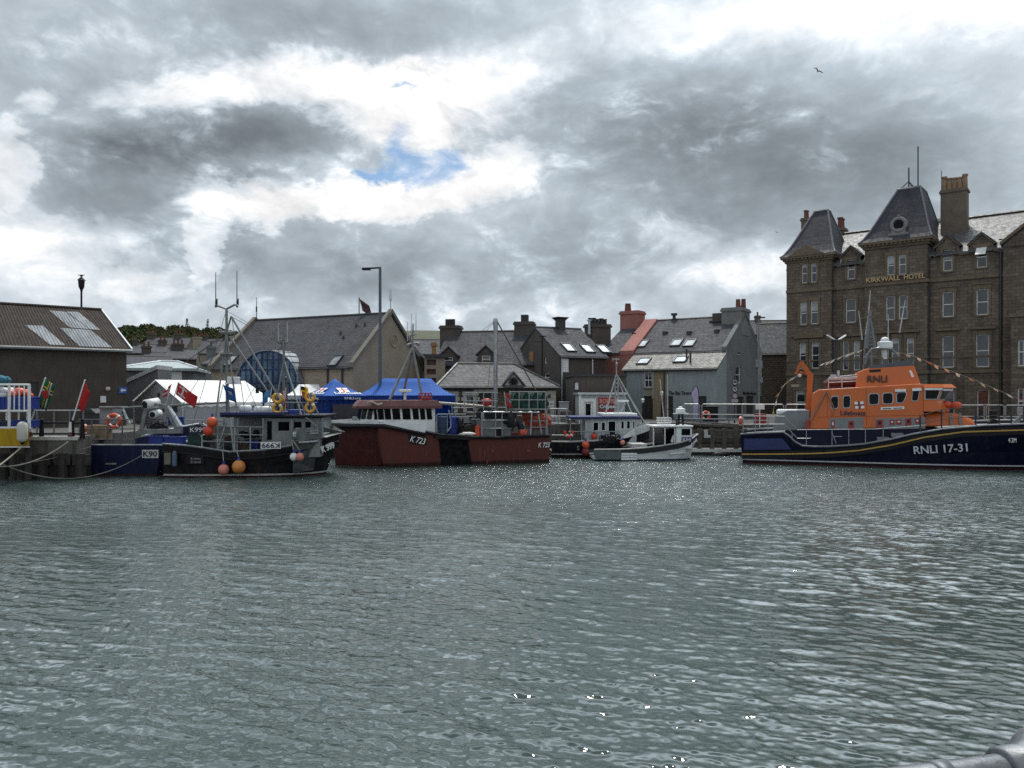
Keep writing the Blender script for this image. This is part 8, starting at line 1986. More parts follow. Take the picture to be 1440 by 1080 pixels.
# quay furniture
def quay_things():
 YQ = 31.35
 # black railings on the left quay
 t = thing('railing', 'black iron railing with two bars along the left quay edge', 'railing', at(42, HY, YQ) * 1 - V((0, 0, HC - G)))
 o = t.location.copy(); P = lambda x, y, Y=YQ: at(x, y, Y) - o
 m = MB()
 for y in (594.5, 610): m.tube([P(38, y), P(118, y)], .045, 7)
 m.build('rail', black_paint, t)
 for x in (58.5, 101.5, 116): q = MB(); b = P(x, 618); q.tube([V((b.x, b.y, .0)), V((b.x, b.y, P(x, 592).z))], [.1, .075], 8); q.sphere((b.x, b.y, P(x, 591).z), .085, 10, 6); q.build('post', black_paint, t)
 for x in (43, 99): pass
 # red and white base cones of the flag poles
 def flagpole(lab, x0, y0, x1, y1, Y, body):
  t = thing('flag', lab, 'flag', at(x0, y0, Y), 0, 'flags lashed to the quay railing'); b = at(x0, y0, Y); l = lambda x, y: at(x, y, Y) - b
  m = MB(); m.tube([V((0, 0, 0)), l(x1, y1)], .028, 7); m.build('pole', white_paint, t); body(t, l)
 green = cloth('green_flag_cloth', (.02, .16, .06), .4); red = MATS['red_flag_cloth']; yl = MATS['yellow_flag_cloth']; wh = MATS['white_flag_cloth']; bk = MATS['black_flag_cloth']
 def dom(t, l):
  o = l(63.5, 532.5); flagmesh(t, o, (.85, .1, -.62), (-.3, .0, -.95), .44, 1.12, [((0, 1, 0, 1), green), ((0, 1, .24, .30), yl), ((0, 1, .30, .36), bk), ((0, 1, .36, .42), wh), ((.5, .6, 0, 1), yl), ((.6, .7, 0, 1), bk), ((.7, .8, 0, 1), wh)], .05)
  e1, e2 = V((.85, .1, -.62)).normalized(), V((-.3, 0, -.95)).normalized(); n = e1.cross(e2).normalized(); n = n if n.y < 0 else -n; c = o + e1 * .25 + e2 * .52; m = MB(); m.prism([c + e1 * .15 * math.cos(a) + e2 * .15 * math.sin(a) + n * .085 for a in [k * .5236 for k in range(12)]], n * .006); m.build('emblem', red, t)
 flagpole('green flag with yellow, black and white stripes and a red disc, on a white pole', 43, 594, 64, 531, YQ - .05, dom)
 def rd(t, l): flagmesh(t, l(119, 536), (.5, .05, -1.15), (-.36, .05, -.9), .5, .95, [((0, 1, 0, 1), red)], .06)
 flagpole('plain red flag on a white pole lashed to the railing end', 102, 591, 119.5, 534, YQ - .05, rd)
 for i, (x, lab) in enumerate(((43, 'red and white sleeve at the foot of the green flag pole'), (98.5, 'red and white sleeve at the foot of the red flag pole'))):
  t = thing('pole_sleeve', lab, 'pole base', at(x, HY, YQ - .1) - V((0, 0, HC - G - .09))); m = MB(); m.tube([(0, 0, 0), (0, 0, .18)], [.09, .07], 8); m.build('red_foot', rust_red, t); m = MB(); m.tube([(0, 0, .18), (.01, 0, .6)], [.07, .045], 8); m.build('white_sleeve', white_paint, t)
 # far rail behind and dark hut
 t = thing('railing', 'single grey handrail along the foot of the brown warehouse wall', 'railing', at(52, HY, 36) - V((0, 0, HC - G))); o2 = t.location.copy(); m = MB(); p = lambda x, y, Y: at(x, y, Y) - o2
 m.tube([p(50, 577.5, 36), p(118, 577.5, 37.5)], .035, 6); m.build('rail', rail_grey, t)
 for x, Y in ((52, 36.05), (76, 36.6), (98, 37), (117, 37.4)): q = MB(); a = p(x, 577.5, Y); q.tube([a, V((a.x, a.y, 0))], .04, 6); q.build('post', rail_grey, t)
 F = frame_at(112, 38.5, 0); m = MB(); a = rect_on(F, 112, 134, 575, 606); m.bx(0, a[1] - a[0], 0, 1, 0, a[3] * .82); m.build('x', black_paint) if False else None
 t = thing('bin_store', 'small black shed-roofed bin store under the red flag', 'shed', F.o, 0); m.build('body', M('bin_black', (.015, .016, .016), .6), t); m = MB(); m.prism([(-.05, -.05, a[3] * .8), (a[1] - a[0] + .05, -.05, a[3] * .8), (a[1] - a[0] - .2, -.05, a[3]), (.25, -.05, a[3])], (0, 1.1, 0)); m.build('roof', M('bin_green_black', (.014, .022, .018), .6), t)
 # yellow work platform at the left edge
 PL = 30.0; F = Frame((*at(42, HY, 30.9).xy, 0), 0); q = lambda x, y, v=0: Fp(F, x, y, v)
 t = thing('deck_barge', 'yellow steel work barge with a white cage of blue crates, cut by the left edge', 'barge', F.o, 0)
 ye = banded('yellow_steel_paint', [(-1, (.42, .26, .012))], .5, .5); a, b = q(-70, 627.5, -.95), q(41.5, 602.5, -.95)
 m = MB(); m.prism([(a.x, -.95, a.z), (b.x, -.95, a.z), (b.x - .75, -.3, a.z), (a.x, -.3, a.z)], (0, 0, b.z - a.z)); m.build('hull', ye, t, bevel=.04); m = MB(); m.prism([(a.x, -.98, a.z - .05), (b.x + .02, -.98, a.z - .05), (b.x - .75, -.3, a.z - .05), (a.x, -.3, a.z - .05)], (0, 0, .048)); m.build('white_edge', white_paint, t)
 lg = MB()
 for x in (a.x + .4, a.x + 2.2, b.x - .3): lg.tube([(x, -.55, -2), (x, -.55, a.z - .06)], .12, 10)
 lg.build('pile_leg', timber_dark, t)
 m = MB(); v = -.9
 for x in (13, 41): m.tube([q(x, 603, v), q(x, 540.5, v)], .055, 6)
 for x in (-12, 27, 20, 34): m.tube([q(x, 578, v), q(x, 540.5, v)], .025, 5)
 for x in (-12, -40): m.tube([q(x, 603, v), q(x, 540.5, v)], .055, 6)
 for y in (541, 578, 601.5): m.tube([q(-60, y, v), q(42, y, v)], .045, 6)
 for x in (9, 26): m.tube([q(x, 600, .4), q(x, 545, .4)], .03, 5)
 for y in (548, 556): m.tube([q(0, y, .4), q(38, y, .4)], .025, 5)
 m.tube([q(38, 548, .4), q(38, 602, .4)], .03, 5)
 m.build('cage_rail', white_paint, t)
 fd = thing('fender', 'white sausage fender hanging on the yellow barge', 'fender', world(F, q(31.5, 622, -1.1))); m = MB(); h = q(0, 593).z - q(0, 621).z
 m.tube([(0, 0, 0), (0, 0, .06), (0, 0, .14), (0, 0, h - .14), (0, 0, h - .05), (0, 0, h)], [.06, .15, .19, .19, .15, .06], 16); m.build('body', M('fender_white', (.55, .53, .47), .5, var=.12, grime=.2), fd, True); m = MB(); m.tube([(0, 0, 0), (0, 0, -.1)], [.1, .03], 8); m.tube([(0, 0, h), (0, .1, h + .2)], .02, 5); m.build('end_cap', black_paint, fd)
 for x0, x1, y0, y1, mt_, lab in ((15.5, 39.5, 575.5, 558, blue_plastic, 'blue plastic crate in the upper tier of the white cage, nearest its corner post'), (-12, 11.5, 575.5, 558, blue_plastic, 'blue plastic crate in the upper tier, cut by the left edge of the photo'), (16, 39, 601, 591, blue_plastic, 'low blue crate in the lower tier of the white cage'), (-12, 11, 601, 592, M('crate_navy', (.01, .015, .06), .5), 'dark navy crate in the lower tier, cut by the left edge')):
  p0, p1 = q(x0, y0, -.7), q(x1, y1, -.7); m = MB(); W, H = p1.x - p0.x, p1.z - p0.z; m.bx(0, W, 0, .75, 0, H); m.bx(-.025, W + .025, -.025, .775, H - .06, H)
  for k in range(1, 4): m.bx(W * k / 4 - .02, W * k / 4 + .02, -.02, 0, .02, H - .07)
  o = m.build('plastic_crate', mt_, None, bevel=.012); o.location = world(F, p0); tag(o, lab, 'crate', 'crates in the white cage')
 def heap(lab, x, y, rx, mat, seed, name='buoy_heap', cat='buoys'):
  g = random.Random(seed); m = MB()
  for k in range(9): m.sphere((g.uniform(-1, 1) * rx, g.uniform(0, .4), g.uniform(.0, .22) + .06), g.uniform(.12, .2), 10, 7, (1.1, 1, .9))
  o = m.build(name, mat, None, True); o.location = world(F, q(x, y, -.5)); tag(o, lab, cat)
 heap('coral orange floats heaped in the blue crate by the cage corner', 25, 559, .26, M('coral_floats', (.7, .12, .08), .5), 2); heap('pale grey floats heaped in the blue crate at the left edge', 3, 558, .2, M('pale_floats', (.6, .6, .62), .5), 3); heap('teal netting on top of the cage at the left edge', -3, 541, .16, M('teal_netting', (.02, .14, .2), .8, bump=.6), 4, 'net_heap', 'net')
 # mooring ropes
 def rope(lab, a, b, sag, mat, r=.022):
  a, b = V(a), V(b); m = MB(); pts = []
  for k in range(25): s = k / 24; p = a.lerp(b, s); p.z -= sag * 4 * s * (1 - s); pts.append(p - a)
  m.tube(pts, r, 6); o = m.build('mooring_rope', mat, None, True); o.location = a; tag(o, lab, 'rope', 'mooring ropes at the left quay')
 rope('taut pale mooring rope running down-left from under the white fender', at(33, 626, 29.9), at(-20, 668, 27.5), .05, rope_mat, .03)
 rope('pale mooring rope from the quay edge sagging left across the wall', at(96, 621, 31.0), at(-14, 655, 29.4), .35, rope_mat, .026)
 rope('long slack rope drooping low from the left to the blue boat stern', at(-10, 646, 29.2), at(200, 640, 31.9), .85, M('grey_rope', (.16, .155, .14), .9), .02)
 rope('thin rope crossing the quay wall up to the plywood crate', at(28, 652, 30.3), at(128, 628, 31.6), .1, M('grey_rope', (.16, .155, .14)), .018)
 m = MB(); m.bx(-.15, .15, -.03, 0, -.1, .1); o = m.build('tide_plate', M('plate_grey_white', (.5, .5, .48)), None); o.location = at(17, 673.5, 31.15); tag(o, 'small pale plate on the quay wall just above the waterline', 'plate')
 # timber fender piles on the left quay face
 m0 = None
 for i, x in enumerate((5, 29, 60, 88, 113)):
  p = at(x, HY, 31.05); lab = ('dark fender pile on the quay wall, left of the tide plate', 'dark fender pile below the hanging white fender', 'dark fender pile below the green flag pole', 'dark fender pile where the pale rope meets the cope', 'dark fender pile at the corner beside the blue boat')[i]
  if m0 is None:
   m = MB(); m.tube([(0, 0, -2), (0, 0, .35), (0, 0, 1.02)], [.2, .19, .18], 8); m.bx(-.32, .32, -.05, .16, .55, .98); m0 = m.build('fender_pile', timber_dark, None); o = m0
  else: o = m0.copy(); COL.objects.link(o)
  o.location = (p.x, 31.08, 0); tag(o, lab, 'pile', 'fender piles on the left quay')
 # street lamps
 b = at(114.5, HY, 58); t = thing('street_lamp', 'black heritage street lamp rising behind the warehouse roof', 'street lamp', (b.x, b.y, G)); z = at(114.5, 385, 58).z - G
 m = MB(); m.tube([(0, 0, 0), (0, 0, 1.2), (0, 0, 1.25), (0, 0, z - 1.4), (0, 0, z - 1.2)], [.16, .14, .09, .07, .1], 8); m.build('post', black_paint, t)
 m = MB(); m.tube([(0, 0, z - 1.2), (0, 0, z - 1.0), (0, 0, z - .55)], [.1, .2, .24], 10); m.tube([(0, 0, z - .5), (0, 0, z - .3), (0, 0, z - .25)], [.3, .12, .05], 10); m.sphere((0, 0, z - .15), .1, 8, 6); m.tube([(-.25, 0, z - .1), (.25, 0, z - .1)], .03, 5); m.build('lantern', black_paint, t)
 m = MB(); m.sphere((0, 0, z - .78), .2, 12, 8, (1, 1, 1.1)); m.build('lamp_glass', M('lantern_glass', (.45, .47, .5)), t)
 b = at(534.5, HY, 46.5); t = thing('street_lamp', 'tall grey-blue street lamp with one flat arm, standing behind the blue canopy', 'street lamp', (b.x, b.y, G)); z = at(535, 376, 46.5).z - G
 m = MB(); m.tube([(0, 0, 0), (0, 0, 2.2), (0, 0, 2.25), (0, 0, z)], [.14, .14, .105, .085], 10); m.build('post', M('lamp_post_blue_grey', (.09, .105, .13), .45, .3, var=.15), t)
 m = MB(); w = (510 - 535) / FPX * 46.5; m.prism([(w, -.13, z - .12), (0.05, -.05, z - .06), (0.05, .05, z - .06), (w, .13, z - .12)], (0, 0, .08)); m.bx(w * 1.0, w * .55, -.15, .15, z - .16, z - .08); m.build('lamp_head', black_paint, t)
 b = at(1176, HY, 49); t = thing('street_lamp', 'twin-headed street lamp with two pale tilted heads before the hotel', 'street lamp', (b.x, b.y, G)); z = at(1176, 479, 49).z - G
 m = MB(); m.tube([(0, 0, 0), (0, 0, z)], [.12, .09], 10); m.tube([(-.3, 0, z + .02), (.32, 0, z + .05)], .05, 6); m.build('post', dark_metal, t)
 for sx in (-1, 1):
  m = MB(); m.loft([[(sx * x, yy * w, z + zz + h) for yy, h in ((-1, 0), (1, 0), (.7, .09), (-.7, .09))] for x, w, zz in ((.12, .08, .02), (.25, .16, .08), (.5, .17, .24), (.62, .08, .3))]); m.build('lamp_head', white_gel, t, bevel=.02)
 b = at(1067, HY, 52.5); t = thing('street_lamp', 'slim grey street lamp with a short flat arm in front of the tavern gable', 'street lamp', (b.x, b.y, G)); z = at(1066, 447, 52.5).z - G
 m = MB(); m.tube([(0, 0, 0), (0, 0, z)], [.09, .05], 8); m.build('post', rail_grey, t); m = MB(); m.bx(-.1, .42, -.08, .08, z - .02, z + .06); m.build('lamp_head', dark_metal, t)
 b = at(762.5, HY, 54.5); t = thing('street_lamp', 'thin black lamp post with a cross arm in front of the brown gable house', 'street lamp', (b.x, b.y, G)); z = at(762, 473, 54.5).z - G
 m = MB(); m.tube([(0, 0, 0), (0, 0, z)], [.08, .045], 8); m.build('post', black_paint, t); m = MB(); m.bx(-.2, .3, -.05, .05, z - .03, z + .05); m.bx(-.5, .1, -.03, .03, z - .4, z - .36); m.build('lamp_head', black_paint, t)
 # warning signs on a post in front of the tavern
 b = at(1033, HY, 48.5); t = thing('sign_post', 'post with three round white signs stacked above a small plate', 'sign', (b.x, b.y, G)); m = MB(); zt = at(0, 528, 48.5).z - G; m.tube([(0, 0, 0), (0, 0, zt)], .045, 8); m.build('post', dark_metal, t)
 for y, sym in ((537.5, 0), (547.2, 1), (556.7, 2)):
  z = at(0, y, 48.5).z - G; m = MB(); m.tube([(0, -.08, z), (0, -.05, z)], .19, 20); d = m.build('round_sign', M('sign_face_white', (.45, .42, .45), .5), t); m = MB(); m.torus((0, -.083, z), .185, .03, 'y', 22, 5); m.build('sign_rim', black_paint, d)
  m = MB()
  if sym == 0: m.bx(-.11, .11, -.09, -.081, z - .05, z + .03); m.bx(-.06, .06, -.09, -.0811, z + .03, z + .075)
  elif sym == 1: m.torus((0, -.086, z), .07, .022, 'y', 14, 5, (R(-60), R(230))); m.bx(0, .07, -.09, -.081, z - .02, z + .02)
  else: m.torus((0, -.086, z), .09, .02, 'y', 16, 5)
  m.build('symbol', letter_black if sym < 2 else M('sign_grey', (.2, .16, .18), .5), d)
 z0, z1 = at(0, 565.5, 48.5).z - G, at(0, 561.5, 48.5).z - G; m = MB(); m.bx(-.2, .2, -.07, -.05, z0, z1); pl = m.build('plate', M('sign_face_white', (.45, .42, .45)), t); text(pl, 'lettering', 'STOP', letter_black, (-.16, -.073, z0 + .04), (1, 0, 0), (0, 0, 1), .32, .1, .003)
 # feather banner
 b = at(983, HY, 50.5); t = thing('feather_banner', 'pale lilac feather banner with a navy edge in front of the lean-to', 'banner', (b.x, b.y, G)); Y = 50.5; l = lambda x, y: at(x, y, Y) - V((b.x, b.y, G))
 m = MB(); m.prism([l(*p) for p in ((982, 589), (975, 589), (974.5, 575), (976, 566), (972.5, 555), (974.5, 547), (978, 543), (981, 545), (982.3, 552))], (0, .02, 0)); m.build('banner_cloth', cloth('lilac_cloth', (.5, .47, .62), .4), t)
 m = MB(); m.tube([l(982.8, 592), l(982.6, 552), l(981, 545), l(978, 542.3), l(975, 545), l(973.5, 550)], .03, 6); m.build('pole', M('navy_edge', (.02, .02, .07), .6), t)
 # big handrail across the street
 t = thing('railing', 'long pale handrail with rounded ends running along the street before tavern and hotel', 'railing', at(960, HY, 47) - V((0, 0, HC - G))); o = t.location.copy()
 segs = [(961, 983.5), (987, 1102), (1105, 1160), (1162, 1290), (1296, 1384), (1387, 1412), (1414, 1470)]
 Yf = lambda x: 47 - (x - 960) * .012
 def zr(Y): return 1.22
 for x0, x1 in segs:
  a, b = at(x0, HY, Yf(x0)), at(x1, HY, Yf(x1)); a.z = b.z = G; d = (b - a).normalized() * .08; h = V((0, 0, 1.22))
  m = MB(); m.tube([a - o, a + h - V((0, 0, .08)) - o, a + h + d - o, b + h - d - o, b + h - V((0, 0, .08)) - o, b - o], .036, 7); m.tube([a + V((0, 0, .6)) - o, b + V((0, 0, .6)) - o], .03, 6); m.build('rail', M('rail_pale', (.28, .29, .29), .45, .4, var=.15), t)
  n = max(1, int((b - a).length / 2.0))
  for k in range(1, n): p = a.lerp(b, k / n); q = MB(); q.tube([p - o, p + h - V((0, 0, .04)) - o], .034, 6); q.build('post', M('rail_pale', (.28, .29, .29)), t)
 # dark litter bin and lifebuoys by the quay
 b = at(990, HY, 49.5); m = MB(); w = 20 / FPX * 49.5; m.bx(0, w, 0, .7, 0, .98); m.bx(-.04, w + .06, -.04, .74, .98, 1.05); o = m.build('storage_bin', black_paint, None, bevel=.02); o.location = (b.x, b.y, G); tag(o, 'black storage bin standing between the feather banner and the signs', 'bin')
 ring_buoy('orange lifebuoy hung on the rail before the black storage bin', at(992.5, 584.5, 47.0), .3, ring_orange, 0, arc=(R(-60), R(240)))
 ring_buoy('orange lifebuoy hung edge-on at the stern rail of the lifeboat', at(1041.5, 592.5, 44.6), .32, ring_orange, R(70))
 b = at(1069, HY, 44.2); m = MB(); m.bx(-.25, .25, 0, .05, 1.05, 1.35); m.tube([(0, .08, 0), (0, .08, 1.3)], .03, 6); o = m.build('notice_plate', white_paint, None); o.location = (b.x, b.y, G - .1); tag(o, 'small white notice plate on a thin post behind the lifeboat stern rail', 'sign')
 b = at(1063, HY, 45.2); m = MB(); m.bx(0, .62, 0, .4, .0, .62); o = m.build('red_locker', M('red_locker', (.25, .025, .025)), None, bevel=.02); o.location = (b.x, b.y, G + .05); tag(o, 'red equipment locker behind the lifeboat stern rail', 'locker')
 # pontoon and gangway between the small boat and the lifeboat
 F = Frame((*at(975, HY, 43.2).xy, 0), -.02); q = lambda x, y, v=0: Fp(F, x, y, v)
 t = thing('pontoon', 'dark timber landing stage with a white edge between the small boat and the lifeboat', 'pontoon', F.o, F.a); W = q(1062, 0).x
 m = MB(); m.bx(-1.5, W, 0, 1.2, -.3, q(0, 633).z - .05); m.build('float', timber_dark, t); m = MB(); m.bx(-1.5, W + .02, -.05, 1.25, q(0, 633).z - .047, q(0, 630.2).z); m.build('white_edge', white_paint, t)
 m = MB()
 for y0, y1 in ((614.5, 621), (604, 610.5), (624, 627.5)): m.bx(-1.5, W, .35, .5, q(0, y1).z, q(0, y0).z)
 for x in (985, 1003, 1020, 1037, 1055): a = q(x, 0); m.bx(a.x - .12, a.x + .12, .2, .34, .2, q(0, 602).z)
 m.build('timber_wall', timber, t)
 m = MB(); a = q(991, 607); m.bx(a.x, a.x + .2, .1, .19, a.z - .35, a.z + .1); m.bx(a.x + .2, a.x + .35, .1, .19, a.z - .35, a.z - .2); m.build('ladder_step', pale_metal, t)
 m = MB(); m.sphere(q(1012, 641, -.3), .4, 14, 8, (1.4, .6, .6)); m.build('tyre_fender', black_paint, t, True)
 t = thing('gangway', 'sloping grey gangway with handrails leading down to the landing stage', 'gangway', F.o, F.a); m = MB()
 v = 1.4
 m.prism([q(958, 594, v), q(1045, 599.5, v), q(1045, 602.5, v), q(958, 597, v)], (0, 1.0, 0)); m.build('deck', timber, t); m = MB()
 for vv in (v, v + 1.0):
  m.tube([q(952, 589, vv), q(1047, 590, vv)], .045, 6); m.tube([q(960, 591.5, vv), q(1047, 597.5, vv)], .04, 6)
  for x in (965, 985, 1005, 1025, 1045): m.tube([q(x, 600, vv), q(x, 589.3, vv)], .03, 6)
 m.build('handrail', rail_grey, t)
 # quayside fish boxes, poles and clutter between red boat and harbour office
 rng = random.Random(12)
 t = thing('railing', 'low grey quay railing behind the red workboat', 'railing', at(640, HY, 44.5) - V((0, 0, HC - G))); o = t.location.copy(); a0 = at(636, HY, 43.6) - o; b0 = at(780, HY, 46.6) - o; a0.z = b0.z = 0; m = MB()
 for h in (.55, 1.05): m.tube([a0 + V((0, 0, h)), b0 + V((0, 0, h))], .03, 6)
 m.build('rail', rail_grey, t)
 for k in range(6): p = a0.lerp(b0, k / 5); q2 = MB(); q2.tube([p, p + V((0, 0, 1.08))], .035, 6); q2.build('post', rail_grey, t)
 for i, (x, wd, hh, mt_, lab) in enumerate(((655, .7, .5, grey_paint, 'grey fish crate stacked on the quay behind the white rope heap'), (666, .5, .75, timber, 'weathered wooden pallet box behind the orange canister'), (786, .8, .45, M('weathered_white', (.4, .4, .39)), 'white lidded box on the quay right of the red boat stern'), (796, .7, .8, timber, 'stacked planks and box beside the grey cabinet'))):
  p = at(x, HY, 44.8 if x < 700 else 46.8); m = MB(); m.bx(-wd / 2, wd / 2, 0, .6, 0, hh)
  for k in range(1, 4): m.bx(-wd / 2 - .015, wd / 2 + .015, -.015, .615, hh * k / 4, hh * k / 4 + .04)
  ob = m.build('quay_box', mt_, None, bevel=.01); ob.location = (p.x, p.y, G); tag(ob, lab, 'box')
 # landing steps with rails right of the red boat
 F = Frame((*at(772, HY, 45.0).xy, G), .1); t = thing('stair_rail', 'stacked pale rails of a landing stair beside the red boat stern', 'railing', F.o, F.a); m = MB()
 q = lambda x, y, v=0: Fp(F, x, y, v)
 for y in (574.5, 585, 595, 606): m.tube([q(773, y), q(798, y + .5)], .035, 6)
 m.build('rail', pale_metal, t)
 for x in (774, 785, 797): q2 = MB(); a = q(x, 574); q2.tube([V((a.x, 0, 0)), a], .035, 6); q2.build('post', galv, t)
 # small lamp posts near the dark boat
 for x, yt, lab in ((904, 566, 'short black quay lantern post before the lean-to door'), (930.5, 556, 'pale-topped quay light before the yellow-stained wall')):
  b = at(x, HY, 48); t = thing('quay_light', lab, 'lamp', (b.x, b.y, G)); z = at(x, yt, 48).z - G; m = MB(); m.tube([(0, 0, 0), (0, 0, z)], [.06, .04], 8); m.build('post', black_paint, t); m = MB(); m.sphere((0, 0, z + .08), .1, 10, 7, (1, 1, 1.3)); m.tube([(0, 0, z + .2), (0, 0, z + .24)], [.13, .04], 8); m.build('lamp_head', M('lantern_glass', (.45, .47, .5)), t)
 # dinghy masts between: slim white poles
 for x, y0, y1, lab in ((932, 560, 533, 'slanting pale spar rising before the yellow-stained wall'), (938.5, 560, 527, 'upright pale spar rising right of the slanting one')):
  m = MB(); a, b = at(x + (2 if x < 935 else .5), y0 + 30, 46.4), at(x - (4 if x < 935 else 0), y1, 46.4); m.tube([V((0, 0, 0)), b - a], [.04, .025], 6); ob = m.build('spar', M('antenna_white', (.42, .43, .43)), None); ob.location = a; tag(ob, lab, 'spar')
quay_things()

# person working on the red boat
def person():
 F = FR; base = Fp(F, 735, 606, .55); z0 = base.z - .95
 W = world(F, V((base.x, base.y, z0))); t = thing('person', 'person in navy jacket and orange trousers bending over gear at the red boat stern', 'person', W, F.a)
 def skin(name, verts, edges, radii, mat, root=0, parent=t, sub=2):
  me = bpy.data.meshes.new(name); me.from_pydata([tuple(v) for v in verts], edges, []); o = bpy.data.objects.new(name, me); COL.objects.link(o); o.parent = parent
  md = o.modifiers.new('Skin', 'SKIN'); md.use_smooth_shade = True
  for i, r in enumerate(radii):
   rr = r if isinstance(r, tuple) else (r, r); me.skin_vertices[0].data[i].radius = rr
  me.skin_vertices[0].data[root].use_root = True
  s = o.modifiers.new('Sub', 'SUBSURF'); s.levels = sub; s.render_levels = sub; me.materials.append(mat); return o
 skinm = M('skin', (.45, .26, .19), .6, var=.08); navyj = M('navy_jacket', (.012, .014, .03), .8, var=.2); orng = M('orange_trousers', (.5, .08, .05), .6, var=.15); boot = M('black_boots', (.01, .01, .01), .5); hair = M('dark_hair', (.02, .015, .012), .8)
 # pelvis, hunched back, neck, head reaching away to the upper left
 V_ = [(0, 0, .92), (-.04, .06, 1.08), (-.1, .16, 1.24), (-.15, .3, 1.34), (-.17, .42, 1.36), (-.18, .5, 1.33), (-.19, .58, 1.27),   # spine to crown 0..6
   (-.33, .3, 1.32), (-.4, .44, 1.1), (-.36, .62, .93), (-.35, .68, .88),                     # near arm 7..10
   (.04, .32, 1.32), (.1, .5, 1.1), (.04, .66, .95), (.03, .72, .9),                          # far arm 11..14
   (-.1, 0, .88), (-.15, .1, .5), (-.14, -.04, .1), (-.16, .12, .04), (.1, 0, .88), (.16, .12, .5), (.15, -.02, .1), (.16, .14, .04)]
 E = [(0, 1), (1, 2), (2, 3), (3, 4), (4, 5), (5, 6), (3, 7), (7, 8), (8, 9), (9, 10), (3, 11), (11, 12), (12, 13), (13, 14), (0, 15), (15, 16), (16, 17), (17, 18), (0, 19), (19, 20), (20, 21), (21, 22)]
 Rr = [.15, .145, .16, .14, .06, .085, .09, .07, .05, .04, .03, .07, .05, .04, .03, .1, .07, .045, .04, .1, .07, .045, .04]
 fingers = 0
 for wrist in (10, 14):
  wx = V(V_[wrist])
  for k, (dx, L) in enumerate(((-.03, .075), (-.01, .085), (.01, .08), (.03, .065))):
   a = len(V_); V_.append(tuple(wx + V((dx, .035, -.03)))); V_.append(tuple(wx + V((dx * 1.1, .035 + L * .5, -.03 - L * .75)))); E += [(wrist, a), (a, a + 1)]; Rr += [.011, .008]
  a = len(V_); V_.append(tuple(wx + V((.045, .0, -.02)))); V_.append(tuple(wx + V((.06, .03, -.06)))); E += [(wrist, a), (a, a + 1)]; Rr += [.012, .009]
 skin('body', V_, E, Rr, skinm)
 skin('jacket', [V_[i] for i in (0, 1, 2, 3, 4)] + [V_[i] for i in (7, 8, 9, 11, 12, 13)], [(0, 1), (1, 2), (2, 3), (3, 4), (3, 5), (5, 6), (6, 7), (3, 8), (8, 9), (9, 10)], [.17, .17, .185, .165, .09, .09, .068, .055, .09, .068, .055], navyj)
 skin('trousers', [V_[0], V_[15], V_[16], (-.14, -.03, .2), V_[19], V_[20], (.15, 0, .2)], [(0, 1), (1, 2), (2, 3), (0, 4), (4, 5), (5, 6)], [.18, .125, .092, .075, .125, .092, .075], orng)
 for s, pts in ((-1, [(-.14, -.03, .26), V_[17], V_[18]]), (1, [(.15, -.01, .26), V_[21], V_[22]])): skin('boot', pts, [(0, 1), (1, 2)], [.075, .06, .05], boot)
 m = MB(); c = V(V_[6]); m.sphere(c + V((0, -.01, .02)), .105, 14, 10, (.95, 1.05, .95)); m.build('hair', hair, t, True)
 m = MB(); f = V((0, .75, -.66)); m.sphere(c + V((0, .09, -.03)), .022, 8, 6); 
 for s in (-1, 1): m.sphere(c + V((s * .035, .09, .005)), .012, 8, 6); m.sphere(c + V((s * .098, -.01, -.02)), .022, 8, 6)
 m.build('face_features', skinm, t, True)
person()


